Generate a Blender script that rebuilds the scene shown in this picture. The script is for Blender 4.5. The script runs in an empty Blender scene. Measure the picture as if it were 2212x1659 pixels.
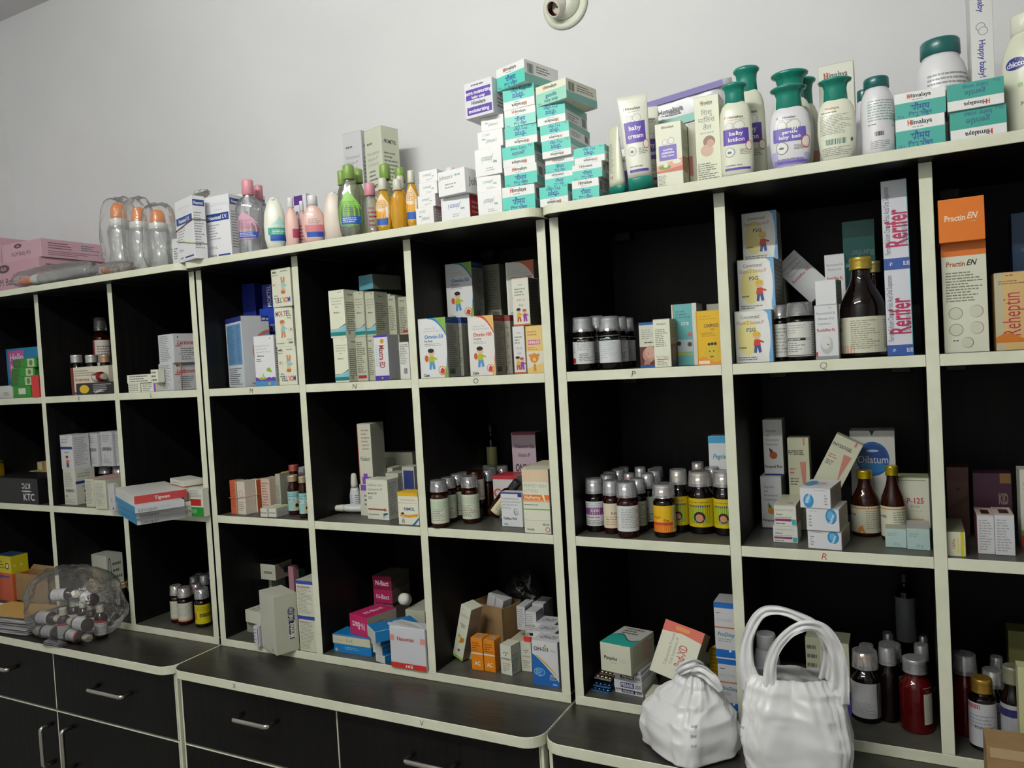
import bpy, math, random
from mathutils import Vector, Matrix, noise
S = bpy.context.scene
COL = S.collection
# ------------------------------------------------------------------ camera
ZO = 1.5                       # height of the middle row of shelves above the floor
F, W0, H0 = 1652.43, 2212.0, 1659.0
CP = Vector((1.20998, -1.31165, 0.02662 + ZO))
RX = Vector((0.88907312, 0.45422026, -0.05685893))      # camera right
RD = Vector((-0.03676443, -0.05295752, -0.99791978))    # camera down
RF = Vector((-0.45628649, 0.88931404, -0.03038395))     # camera forward
cam = bpy.data.objects.new('camera', bpy.data.cameras.new('camera'))
COL.objects.link(cam)
m = Matrix((RX, -RD, -RF)).transposed().to_4x4()
m.translation = CP
cam.matrix_world = m
cam.data.sensor_fit = 'HORIZONTAL'
cam.data.sensor_width = 36.0
cam.data.lens = F / W0 * 36.0
cam.data.clip_start = 0.02
S.camera = cam
# ------------------------------------------------------------------ world, exposure
S.view_settings.view_transform = 'Standard'
S.view_settings.look = 'None'
S.view_settings.gamma = 1.0
S.view_settings.use_curve_mapping = False
S.view_settings.exposure = 0.0
wd = bpy.data.worlds.new('world'); S.world = wd; wd.use_nodes = True
wd.node_tree.nodes['Background'].inputs[0].default_value = (0.75, 0.8, 0.85, 1)
wd.node_tree.nodes['Background'].inputs[1].default_value = 0.04
TUBE = dict(x=0.42, y=-1.46, z=1.15 + ZO, length=1.15, power=232.0)
rnd = random.Random(7)
# ------------------------------------------------------------------ pixel rays -> places on real planes
def ray(u, v):
    return (RX * ((u - W0 / 2) / F) + RD * ((v - H0 / 2) / F) + RF)
def aty(u, v, y):
    d = ray(u, v); return CP + d * ((y - CP.y) / d.y)
def atx(u, v, x):
    d = ray(u, v); return CP + d * ((x - CP.x) / d.x)
def atz(u, v, z):
    d = ray(u, v); return CP + d * ((z - CP.z) / d.z)
def slide(P, D, u=None, v=None):            # t so that P + t D projects to column u or row v
    if u is not None: A = RX; k = (u - W0 / 2) / F
    else: A = RD; k = (v - H0 / 2) / F
    n = A - RF * k
    return -(P - CP).dot(n) / D.dot(n)
# ------------------------------------------------------------------ materials
def s2l(c):
    c /= 255.0
    return c / 12.92 if c <= 0.04045 else ((c + 0.055) / 1.055) ** 2.4
def hexl(h, k=1.0):
    return tuple(min(1, s2l(int(h[i:i + 2], 16)) * k) for i in (0, 2, 4)) + (1,)
MATS = {}
def new_mat(name):
    mt = bpy.data.materials.new(name); mt.use_nodes = True
    nt = mt.node_tree; b = nt.nodes['Principled BSDF']
    return mt, nt, b
def paint(h, rough=0.42, **kw):
    key = (h, rough) + tuple(sorted(kw.items()))
    if key in MATS: return MATS[key]
    mt, nt, b = new_mat('print_' + h)
    base = hexl(h)
    n = nt.nodes.new('ShaderNodeTexNoise'); n.inputs['Scale'].default_value = 9
    tc = nt.nodes.new('ShaderNodeTexCoord'); nt.links.new(tc.outputs['Object'], n.inputs['Vector'])
    r = nt.nodes.new('ShaderNodeMixRGB'); r.blend_type = 'MIX'
    r.inputs[1].default_value = base
    r.inputs[2].default_value = tuple(c * 0.9 for c in base[:3]) + (1,)
    nt.links.new(n.outputs[0], r.inputs[0]); nt.links.new(r.outputs[0], b.inputs['Base Color'])
    b.inputs['Roughness'].default_value = rough
    for k, v in kw.items():
        b.inputs[{'metal': 'Metallic', 'trans': 'Transmission Weight', 'coat': 'Coat Weight', 'alpha': 'Alpha', 'sss': 'Subsurface Weight'}[k]].default_value = v
    MATS[key] = mt
    return mt
def clear(name, tint, gloss, rough=0.12, alpha=0.12, bump=0.0, scale=30, white=0.0):
    """thin clear plastic or film: mostly see-through, some reflection, a little milky white"""
    if name in MATS: return MATS[name]
    mt = bpy.data.materials.new(name); mt.use_nodes = True
    nt = mt.node_tree; nt.nodes.clear()
    o = nt.nodes.new('ShaderNodeOutputMaterial')
    tr = nt.nodes.new('ShaderNodeBsdfTransparent'); tr.inputs[0].default_value = tint
    gl = nt.nodes.new('ShaderNodeBsdfGlossy'); gl.inputs['Roughness'].default_value = rough
    df = nt.nodes.new('ShaderNodeBsdfDiffuse'); df.inputs[0].default_value = (0.85, 0.87, 0.88, 1)
    m0 = nt.nodes.new('ShaderNodeMixShader'); m0.inputs[0].default_value = white
    m1 = nt.nodes.new('ShaderNodeMixShader')
    lw = nt.nodes.new('ShaderNodeLayerWeight'); lw.inputs[0].default_value = gloss
    mp = nt.nodes.new('ShaderNodeMath'); mp.operation = 'MULTIPLY_ADD'; mp.use_clamp = True
    mp.inputs[1].default_value = 0.8; mp.inputs[2].default_value = alpha
    nt.links.new(lw.outputs['Fresnel'], mp.inputs[0]); nt.links.new(mp.outputs[0], m1.inputs[0])
    nt.links.new(tr.outputs[0], m0.inputs[1]); nt.links.new(df.outputs[0], m0.inputs[2])
    nt.links.new(m0.outputs[0], m1.inputs[1]); nt.links.new(gl.outputs[0], m1.inputs[2])
    nt.links.new(m1.outputs[0], o.inputs[0])
    if bump:
        n = nt.nodes.new('ShaderNodeTexNoise'); n.inputs['Scale'].default_value = scale; n.inputs['Detail'].default_value = 3
        tc = nt.nodes.new('ShaderNodeTexCoord'); nt.links.new(tc.outputs['Object'], n.inputs['Vector'])
        bp = nt.nodes.new('ShaderNodeBump'); bp.inputs['Strength'].default_value = bump; bp.inputs['Distance'].default_value = 0.01
        nt.links.new(n.outputs[0], bp.inputs['Height'])
        for q in (gl, df, lw): nt.links.new(bp.outputs[0], q.inputs['Normal'])
    MATS[name] = mt
    return mt
def glass(name, color, rough=0.05, trans=0.9, ior=1.45):
    if name in MATS: return MATS[name]
    mt, nt, b = new_mat(name)
    b.inputs['Base Color'].default_value = color
    b.inputs['Roughness'].default_value = rough
    b.inputs['Transmission Weight'].default_value = trans
    b.inputs['IOR'].default_value = ior
    MATS[name] = mt
    return mt
def rough_mat(name, c1, c2, scale, rough, bump=0.0, stretch=(1, 1, 1), spec=0.5, detail=4, lo=0.35, hi=0.7):
    if name in MATS: return MATS[name]
    mt, nt, b = new_mat(name)
    tc = nt.nodes.new('ShaderNodeTexCoord'); mp = nt.nodes.new('ShaderNodeMapping'); mp.inputs['Scale'].default_value = stretch
    nt.links.new(tc.outputs['Object'], mp.inputs[0])
    n = nt.nodes.new('ShaderNodeTexNoise'); n.inputs['Scale'].default_value = scale; n.inputs['Detail'].default_value = detail
    nt.links.new(mp.outputs[0], n.inputs['Vector'])
    r = nt.nodes.new('ShaderNodeValToRGB'); r.color_ramp.elements[0].color = c1; r.color_ramp.elements[1].color = c2
    r.color_ramp.elements[0].position = lo; r.color_ramp.elements[1].position = hi
    nt.links.new(n.outputs[0], r.inputs[0]); nt.links.new(r.outputs[0], b.inputs['Base Color'])
    b.inputs['Roughness'].default_value = rough; b.inputs['Specular IOR Level'].default_value = spec
    if bump:
        bp = nt.nodes.new('ShaderNodeBump'); bp.inputs['Strength'].default_value = bump; bp.inputs['Distance'].default_value = 0.002
        nt.links.new(n.outputs[0], bp.inputs['Height']); nt.links.new(bp.outputs[0], b.inputs['Normal'])
    MATS[name] = mt
    return mt
M_WALL = rough_mat('wall_paint', (0.66, 0.67, 0.68, 1), (0.72, 0.725, 0.735, 1), 2.2, 0.75, 0.12)
M_CEIL = rough_mat('ceiling_paint', (0.6, 0.6, 0.6, 1), (0.66, 0.66, 0.66, 1), 3, 0.9)
M_FLOOR = rough_mat('floor_tile', (0.3, 0.29, 0.27, 1), (0.38, 0.37, 0.34, 1), 4, 0.4)
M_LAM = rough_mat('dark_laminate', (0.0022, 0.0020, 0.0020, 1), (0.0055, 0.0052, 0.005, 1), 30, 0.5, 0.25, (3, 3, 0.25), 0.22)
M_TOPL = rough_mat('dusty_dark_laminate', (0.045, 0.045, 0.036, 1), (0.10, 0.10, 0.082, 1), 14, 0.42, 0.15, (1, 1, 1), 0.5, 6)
M_DECK = rough_mat('worktop_laminate', (0.016, 0.015, 0.012, 1), (0.034, 0.032, 0.025, 1), 60, 0.36, 0.2, (0.3, 3, 3), 0.6)
M_EDGE = rough_mat('cream_edge_band', (0.62, 0.64, 0.49, 1), (0.69, 0.71, 0.56, 1), 20, 0.45)
M_STEEL = rough_mat('handle_steel', (0.55, 0.52, 0.46, 1), (0.62, 0.6, 0.54, 1), 20, 0.22)
M_STEEL.node_tree.nodes['Principled BSDF'].inputs['Metallic'].default_value = 1
M_CARD = rough_mat('brown_cardboard', (0.27, 0.165, 0.07, 1), (0.33, 0.205, 0.09, 1), 25, 0.8, 0.2)
M_CUP = clear('clear_cup_plastic', (0.93, 0.95, 0.95, 1), 0.40, 0.1, 0.10, white=0.20)
M_FILM = clear('clear_film', (0.97, 0.97, 0.96, 1), 0.22, 0.16, 0.05, bump=0.6, scale=34, white=0.10)
M_FILM2 = clear('milky_film', (0.97, 0.97, 0.96, 1), 0.2, 0.2, 0.03, bump=0.5, scale=40, white=0.05)
# ------------------------------------------------------------------ mesh building
class MB:
    def __init__(s): s.v = []; s.f = []; s.mi = []; s.mats = []; s.sm = []
    def mat(s, m):
        if isinstance(m, str): m = paint(m)
        if m not in s.mats: s.mats.append(m)
        return s.mats.index(m)
    def add(s, vs, fs, m, smooth=False):
        b = len(s.v); s.v += [tuple(x) for x in vs]; k = s.mat(m)
        for f in fs: s.f.append([b + i for i in f]); s.mi.append(k); s.sm.append(smooth)
    def box(s, x0, y0, z0, x1, y1, z1, m, c=0.0004, faces=None):
        """chamfered box; faces may give another material to 'F' front, 'K' back, 'T', 'B', 'L', 'R'"""
        c = min(c, abs(x1 - x0) * .2, abs(y1 - y0) * .2, abs(z1 - z0) * .2)
        X, Y, Z = (x0, x1), (y0, y1), (z0, z1); vs = []; idx = {}
        for i in (0, 1):
            for j in (0, 1):
                for k in (0, 1):
                    for a in range(3):
                        p = [X[i], Y[j], Z[k]]
                        for q, (t, lim) in enumerate(((i, 0), (j, 0), (k, 0))):
                            if q != a: p[q] += c if t == 0 else -c
                        idx[(i, j, k, a)] = len(vs); vs.append(p)
        g = lambda i, j, k, a: idx[(i, j, k, a)]
        F6 = {'L': [g(0, 0, 0, 0), g(0, 0, 1, 0), g(0, 1, 1, 0), g(0, 1, 0, 0)], 'R': [g(1, 0, 0, 0), g(1, 1, 0, 0), g(1, 1, 1, 0), g(1, 0, 1, 0)],
              'F': [g(0, 0, 0, 1), g(1, 0, 0, 1), g(1, 0, 1, 1), g(0, 0, 1, 1)], 'K': [g(0, 1, 0, 1), g(0, 1, 1, 1), g(1, 1, 1, 1), g(1, 1, 0, 1)],
              'B': [g(0, 0, 0, 2), g(0, 1, 0, 2), g(1, 1, 0, 2), g(1, 0, 0, 2)], 'T': [g(0, 0, 1, 2), g(1, 0, 1, 2), g(1, 1, 1, 2), g(0, 1, 1, 2)]}
        ed = []
        for i in (0, 1):
            for j in (0, 1):
                ed.append([g(i, j, 0, 0), g(i, j, 1, 0), g(i, j, 1, 1), g(i, j, 0, 1)])
            for k in (0, 1):
                ed.append([g(i, 0, k, 0), g(i, 1, k, 0), g(i, 1, k, 2), g(i, 0, k, 2)])
        for j in (0, 1):
            for k in (0, 1): ed.append([g(0, j, k, 1), g(1, j, k, 1), g(1, j, k, 2), g(0, j, k, 2)])
        for i in (0, 1):
            for j in (0, 1):
                for k in (0, 1): ed.append([g(i, j, k, 0), g(i, j, k, 1), g(i, j, k, 2)])
        faces = faces or {}
        b = len(s.v); s.v += [tuple(p) for p in vs]
        for n, f in F6.items():
            s.f.append([b + i for i in f]); s.mi.append(s.mat(faces.get(n, m))); s.sm.append(False)
        for f in ed: s.f.append([b + i for i in f]); s.mi.append(s.mat(faces.get('E', m))); s.sm.append(False)
    def loft(s, rings, m, cap0=True, cap1=True, smooth=True):
        n = len(rings[0]); b = len(s.v); k = s.mat(m)
        for r in rings: s.v += [tuple(p) for p in r]
        for i in range(len(rings) - 1):
            for j in range(n):
                s.f.append([b + i * n + j, b + i * n + (j + 1) % n, b + (i + 1) * n + (j + 1) % n, b + (i + 1) * n + j]); s.mi.append(k); s.sm.append(smooth)
        if cap0: s.f.append([b + j for j in range(n)][::-1]); s.mi.append(k); s.sm.append(False)
        if cap1: s.f.append([b + (len(rings) - 1) * n + j for j in range(n)]); s.mi.append(k); s.sm.append(False)
    def prof(s, secs, m, n=28, p=2.0, cap0=True, cap1=True, smooth=True, wob=None):
        """secs: (z, a, b[, p]) superellipse sections"""
        rings = []
        for sc in secs:
            z, a, b = sc[:3]; q = sc[3] if len(sc) > 3 else p; r = []
            for j in range(n):
                t = 2 * math.pi * j / n - math.pi / 2; ct, st = math.cos(t), math.sin(t)
                x = a * math.copysign(abs(ct) ** (2 / q), ct); y = b * math.copysign(abs(st) ** (2 / q), st)
                r.append((x, y, z))
            rings.append(r)
        s.loft(rings, m, cap0, cap1, smooth)
    def tube(s, pts, r, m, n=8, flat=None, up=Vector((0, 0, 1)), caps=True):
        rings = []; pts = [Vector(p) for p in pts]
        for i, P in enumerate(pts):
            t = (pts[min(i + 1, len(pts) - 1)] - pts[max(i - 1, 0)]).normalized()
            a = t.cross(up)
            if a.length < 1e-4: a = t.cross(Vector((1, 0, 0)))
            a.normalize(); c = a.cross(t).normalized()
            rr = r[i] if isinstance(r, (list, tuple)) else r
            ff = flat or 1.0
            rings.append([P + a * rr * math.cos(2 * math.pi * j / n) + c * rr * ff * math.sin(2 * math.pi * j / n) for j in range(n)])
        s.loft(rings, m, caps, caps)
    def build(s, name, parent=None, loc=None, rot=None):
        me = bpy.data.meshes.new(name); me.from_pydata(s.v, [], s.f)
        for mt in s.mats: me.materials.append(mt)
        me.polygons.foreach_set('material_index', s.mi); me.polygons.foreach_set('use_smooth', s.sm)
        me.update()
        o = bpy.data.objects.new(name, me); COL.objects.link(o)
        if parent: o.parent = parent
        if loc is not None: o.location = loc
        if rot is not None: o.rotation_euler = rot
        return o
def empty(name, loc=(0, 0, 0), rot=(0, 0, 0)):
    o = bpy.data.objects.new(name, None); COL.objects.link(o); o.location = loc; o.rotation_euler = rot
    o.empty_display_size = 0.02
    return o
def tag(o, label=None, cat=None, group=None, kind=None):
    if label: o['label'] = ' '.join(label.split()[:16])
    if cat: o['category'] = cat
    if group: o['group'] = group
    if kind: o['kind'] = kind
    return o
# ------------------------------------------------------------------ printing: text, bars, pictures laid on a face
TX = {}
def glyphs(t, bold):
    k = (t, bold)
    if k not in TX:
        c = bpy.data.curves.new('t', 'FONT'); c.body = t; c.size = 1; c.resolution_u = 2; c.offset = 0.022 if bold else 0.0
        o = bpy.data.objects.new('t', c); me = o.to_mesh()
        vs = [(v.co.x, v.co.y) for v in me.vertices]; fs = [list(p.vertices) for p in me.polygons]
        o.to_mesh_clear(); bpy.data.objects.remove(o); bpy.data.curves.remove(c)
        if vs:
            x0 = min(v[0] for v in vs); x1 = max(v[0] for v in vs); vs = [(x - x0, y) for x, y in vs]
        else: x0 = x1 = 0
        TX[k] = (vs, fs, max(x1 - x0, 1e-4))
    return TX[k]
class Surf:
    """a printable face: fn(u, v, off) with u, v in metres; curved faces are cut into short pieces"""
    def __init__(s, mb, fn, w, h, curved=False): s.mb, s.fn, s.w, s.h, s.cv, s.lay = mb, fn, w, h, curved, 0
    def up(s):
        s.lay += 1; return 0.00010 + 0.000016 * s.lay
    def col(s, u0, u1, lo, hi, m, off=None):
        """fill between curves lo(u), hi(u)"""
        off = off or s.up(); flat = not s.cv
        n = 1 if (flat and not callable(lo) and not callable(hi)) else max(2, int(abs(u1 - u0) / max(s.w, 1e-6) * (20 if not flat else 26)) + 1)
        mm = 1 if flat else 5
        L = lo if callable(lo) else (lambda u: lo); Hh = hi if callable(hi) else (lambda u: hi)
        vs = []; fs = []
        for i in range(n + 1):
            u = u0 + (u1 - u0) * i / n; a, b = L(u), Hh(u)
            for j in range(mm + 1): vs.append(s.fn(u, a + (b - a) * j / mm, off))
        for i in range(n):
            for j in range(mm):
                k = i * (mm + 1) + j; fs.append([k, k + mm + 1, k + mm + 2, k + 1])
        s.mb.add(vs, fs, m)
    def ell(s, cu, cv, ru, rv, m):
        f = lambda u: rv * math.sqrt(max(0, 1 - ((u - cu) / ru) ** 2))
        n = 30 if s.cv else 16; off = s.up(); vs = []; fs = []
        for i in range(n + 1):
            a = math.pi * i / n; u = cu - ru * math.cos(a); d = rv * math.sin(a)
            vs += [s.fn(u, cv - d, off), s.fn(u, cv, off), s.fn(u, cv + d, off)]
        for i in range(n):
            for j in (0, 1): k = i * 3 + j; fs.append([k, k + 3, k + 4, k + 1])
        s.mb.add(vs, fs, m)
    def text(s, t, cu, cv, h, m, bold=True, rot=0, maxw=None, shear=0, sx=1.0, off=None):
        vs, fs, w = glyphs(t, bold)
        if not vs: return
        k = h / 0.70; kx = k * sx
        if maxw and w * kx > maxw: kx = maxw / w
        off = off or s.up(); ca, sa = math.cos(math.radians(rot)), math.sin(math.radians(rot)); out = []
        for x, y in vs:
            X = (x - w / 2) * kx + shear * (y - .35) * k; Y = (y - .35) * k
            out.append(s.fn(cu + X * ca - Y * sa, cv + X * sa + Y * ca, off))
        s.mb.add(out, fs, m)
    def ops(s, L):
        w, h = s.w, s.h
        for o in L:
            k = o[0]
            if k == 'r': s.col(o[1] * w, o[3] * w, o[2] * h, o[4] * h, o[5])
            elif k == 't':
                kw = o[6] if len(o) > 6 else {}
                kw = dict(kw); kw['maxw'] = kw.get('maxw', .92) * (h if abs(kw.get('rot', 0)) in (90, 270) else w)
                s.text(o[1], o[2] * w, o[3] * h, o[4] * h, o[5], **kw)
            elif k == 'l':
                u0, v0, u1, v1, n, c = o[1:7]; off = s.up(); dv = (v1 - v0) * h / n
                th = (o[7] if len(o) > 7 else .42) * dv
                for i in range(n):
                    u = u0 * w; e = u0 * w + (u1 - u0) * w * rnd.uniform(.55, 1); vv = v1 * h - (i + .7) * dv
                    while u < e - 0.0012:
                        x = min(e, u + rnd.uniform(.0025, .009)); s.col(u, x, vv, vv + th, c, off); u = x + .0011
            elif k == 'e': s.ell(o[1] * w, o[2] * h, o[3] * w, o[4] * h, o[5])
            elif k == 'c':                        # circle of given radius in width units
                s.ell(o[1] * w, o[2] * h, o[3] * w, o[3] * w, o[4])
            elif k == 'p':
                off = s.up() + (.0005 if s.cv else 0); s.mb.add([s.fn(a * w, b * h, off) for a, b in o[1]], [list(range(len(o[1])))], o[2])
            elif k == 'f':                        # fill between functions of u (both in unit coordinates)
                u0, u1, lo, hi, c = o[1:6]
                s.col(u0 * w, u1 * w, (lambda u, q=lo: q(u / w) * h) if callable(lo) else lo * h, (lambda u, q=hi: q(u / w) * h) if callable(hi) else hi * h, c)
            elif k == 'b':
                u0, v0, u1, v1 = o[1:5]; off = s.up(); u = u0 * w; c = o[5] if len(o) > 5 else '222222'
                while u < u1 * w:
                    d = rnd.choice((.0004, .0008, .0012)); s.col(u, min(u + d, u1 * w), v0 * h, v1 * h, c, off); u += d + rnd.choice((.0005, .0009))
            elif k == 'drop':                     # drop-shaped label: (cu, v0, v1, halfwidth, colour)
                cu, v0, v1, hw, c = o[1:6]; off = s.up(); vs = []; fs = []; n = 16
                for i in range(n + 1):
                    t = i / n; ww = hw * (math.sin(math.pi * min(1, t / .62) / 2 + 0) if t < .31 else 1) if False else hw * max(0.02, math.sin(math.pi * t ** .62)) ** (.75 if t < .4 else 1.15)
                    v = (v0 + (v1 - v0) * t) * h
                    for j in range(7): vs.append(s.fn((cu + ww * (j / 3 - 1)) * w, v, off))
                for i in range(n):
                    for j in range(6): q = i * 7 + j; fs.append([q, q + 1, q + 8, q + 7])
                s.mb.add(vs, fs, c)
            elif k == 'kid':                      # small printed child figure: (cu, v0, height, shirt, trousers, hair[, flip])
                cu, v0, hh, c1, c2, c3 = o[1:7]; g = -1 if (len(o) > 7 and o[7]) else 1; H = hh * h; U = lambda x: cu * w + x * H * .5; V = lambda y: v0 * h + (y if g > 0 else 1 - y) * H
                P = lambda pts, c: s.mb.add([s.fn(U(a), V(b), s.up()) for a, b in pts], [list(range(len(pts)))], c)
                lst = [([(-.28, .02), (-.05, .0), (.08, .38), (-.2, .38)], c2), ([(.15, .0), (.4, .04), (.3, .38), (.02, .38)], c2), ([(-.3, .34), (.34, .34), (.26, .62), (-.2, .62)], c1), ([(.2, .5), (.62, .44), (.62, .52), (.22, .6)], c1)]
                for pts, c in lst:
                    if g < 0: pts = pts[::-1]
                    P(pts, c)
                s.ell(U(.02), V(.80), H * .17, H * .17, 'd9b08c')
                s.ell(U(.0), V(.88), H * .17, H * .10, c3)
def bface(mb, w, d, h, face):
    """printable faces of a box whose base centre is the origin, front towards -y"""
    if face == 'F': return Surf(mb, lambda u, v, o: (u - w / 2, -d / 2 - o, v), w, h)
    if face == 'R': return Surf(mb, lambda u, v, o: (w / 2 + o, u - d / 2, v), d, h)
    if face == 'L': return Surf(mb, lambda u, v, o: (-w / 2 - o, d / 2 - u, v), d, h)
    if face == 'T': return Surf(mb, lambda u, v, o: (u - w / 2, v - d / 2, h + o), w, d)
# ------------------------------------------------------------------ cartons
def spot(uL, uR, vT, z0, y=None, vB=None, yaw=None, vBR=None, h=None):
    P = atz(uL, vB, z0) if y is None else None
    if P is None:
        P = Vector((0, y, z0)); P.x = slide(P, Vector((1, 0, 0)), u=uL)
    if vBR is not None:
        Q = atz(uR, vBR, z0); D = Q - P; w = D.length; yaw = math.atan2(D.y, D.x); D.normalize()
    else:
        yaw = math.radians(yaw or 0); D = Vector((math.cos(yaw), math.sin(yaw), 0)); w = slide(P, D, u=uR)
    if h is None: h = slide(P, Vector((0, 0, 1)), v=vT)
    N = Vector((-math.sin(yaw), math.cos(yaw), 0))
    return P, D, N, w, h, yaw
OBST = []          # what already stands in the scene: (x0, x1, y0, y1, z0, z1)
def settle(b, fixed_size=False, mind=.012, minw=.008):
    """keep a new thing clear of its neighbours: trim or shift it by the smallest overlap"""
    x0, x1, y0, y1, z0, z1 = b; e = .0003
    for _ in range(6):
        hit = False
        for o in OBST:
            dx, dy, dz = min(x1, o[1]) - max(x0, o[0]), min(y1, o[3]) - max(y0, o[2]), min(z1, o[5]) - max(z0, o[4])
            if dx <= 1e-5 or dy <= 1e-5 or dz <= 1e-5: continue
            hit = True
            if dz < .004 and z0 > o[4] and dz < min(dx, dy): z0 += dz + e; z1 += 0 if not fixed_size else dz + e; continue
            if dx <= dy:
                if x0 + x1 < o[0] + o[1]: x1 -= dx + e; x0 -= (dx + e) if fixed_size else 0
                else: x0 += dx + e; x1 += (dx + e) if fixed_size else 0
            else:
                if y0 <= o[2]:
                    if fixed_size: y0 -= dy + e
                    y1 -= dy + e
                else:
                    y0 += dy + e; y1 += (dy + e) if fixed_size else 0
            if not fixed_size and (x1 - x0 < minw or y1 - y0 < mind): return b
        if not hit: break
    return (x0, x1, y0, y1, z0, z1)
def carton(label, uL, uR, vT, z0, y=None, d=0.05, body='e6e6e2', pr=None, name='medicine_carton', cat='box', group=None,
           yaw=None, vB=None, vBR=None, h=None, faces=None, lid=True, rot=None):
    P, D, N, w, h, a = spot(uL, uR, vT, z0, y, vB, yaw, vBR, h)
    small = abs(a) < math.radians(8)
    if small:
        sk = abs(math.sin(a)); q = (P.x, P.x + w * math.cos(a), P.y, P.y + d, P.z + .0003, P.z + h)
        n = settle(q); lx = n[0] - q[0]; P = P + D * lx + N * (n[2] - q[2]); P.z += n[4] - q[4]; h -= n[4] - q[4]; w -= lx + q[1] - n[1]; d = n[3] - n[2]
    c = [P, P + D * w, P + N * d, P + D * w + N * d]; k = .0 if small else min(w, d) * abs(math.sin(2 * a)) * .5 + .001
    OBST.append((min(v.x for v in c) + k, max(v.x for v in c) - k, min(v.y for v in c) + k, max(v.y for v in c) - k, P.z + .0003, P.z + h - .0002))
    mb = MB(); mb.box(-w / 2, -d / 2, 0, w / 2, d / 2, h, body, 0.0005, faces)
    if lid:      # tuck flap seam and dust flap slot near the top of the sides
        for fc in ('R', 'F'):
            s = bface(mb, w, d, h, fc); s.col(.0004, s.w - .0004, h - .0011, h - .0007, '8f8f88')
        s = bface(mb, w, d, h, 'T'); s.col(.001, w - .001, .0012, .0017, '8f8f88')
    for fc, ops in (pr or {}).items(): bface(mb, w, d, h, fc).ops(ops)
    o = mb.build(name, loc=P + D * (w / 2) + N * (d / 2) + Vector((0, 0, .0003)), rot=(0, 0, a))
    tag(o, label, cat, group)
    o['top'] = P.z + h; TOP.append(P.z + h)
    del o['top']
    return o
TOP = []
def top(): return TOP[-1]
def free_carton(label, M, w, d, h, body, pr=None, name='medicine_carton', cat='box', group=None, faces=None):
    """carton placed by a full matrix (leaning boxes); origin at the base centre"""
    mb = MB(); mb.box(-w / 2, -d / 2, 0, w / 2, d / 2, h, body, 0.0005, faces)
    for fc, ops in (pr or {}).items(): bface(mb, w, d, h, fc).ops(ops)
    o = mb.build(name); o.matrix_world = M; tag(o, label, cat, group)
    return o
# ------------------------------------------------------------------ bottles
def lerp_prof(secs, z):
    for i in range(len(secs) - 1):
        if z <= secs[i + 1][0]:
            t = (z - secs[i][0]) / max(1e-6, secs[i + 1][0] - secs[i][0])
            return [secs[i][j] + (secs[i + 1][j] - secs[i][j]) * t for j in (1, 2)]
    return list(secs[-1][1:3])
def wrap(mb, secs, z0, z1, cover, face=0.0, p=2.0):
    """printable band around a lofted body; cover = fraction of the turn, face = turn of its middle in radians"""
    a0 = max(s[1] for s in secs); per = 2 * math.pi * a0 * cover
    def fn(u, v, o):
        a, b = lerp_prof(secs, z0 + v)
        t = -math.pi / 2 + face + (u / per - .5) * 2 * math.pi * cover
        ct, st = math.cos(t), math.sin(t)
        x = (a + o) * math.copysign(abs(ct) ** (2 / p), ct); y = (b + o) * math.copysign(abs(st) ** (2 / p), st)
        return (x, y, z0 + v)
    return Surf(mb, fn, per, z1 - z0, True)
def rpx(P, px):
    """real radius of something round that shows px pixels wide at P"""
    d = P - CP; z = d.dot(RF); x = d.dot(RX)
    return px / 2 * z / F * z / math.hypot(z, x)
def bspot(uL, uR, vT, z0, y=None, vB=None, h=None):
    uc = (uL + uR) / 2
    if y is None:
        P = atz(uc, vB, z0); y = P.y + rpx(P, uR - uL) * .9
    A = Vector((0, y, z0)); P = Vector((slide(A, Vector((1, 0, 0)), u=uc), y, z0)); r = rpx(P, uR - uL)
    if h is None: h = slide(P, Vector((0, 0, 1)), v=vT)
    return P, r, h
def clear_spot(P, ex, ey, h):
    q = (P.x - ex, P.x + ex, P.y - ey, P.y + ey, P.z + .0003, P.z + h); n = settle(q, True)
    OBST.append((n[0], n[1], n[2], n[3], n[4], P.z + h))
    return Vector(((n[0] + n[1]) / 2, (n[2] + n[3]) / 2, P.z))
AMBER = dict(dark='120806', red='3a0d07', amber='401806')
def screw_cap(mb, r, z0, z1, m, ribs=4):
    secs = [(z0, r, r)]; n = ribs * 2
    for i in range(1, n): secs.append((z0 + (z1 - z0) * .8 * i / n, r * (1.04 if i % 2 else .95), r * (1.04 if i % 2 else .95)))
    secs += [(z0 + (z1 - z0) * .86, r, r), (z1 - (z1 - z0) * .05, r, r), (z1, r * .9, r * .9)]
    mb.prof(secs, m, 22)
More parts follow.
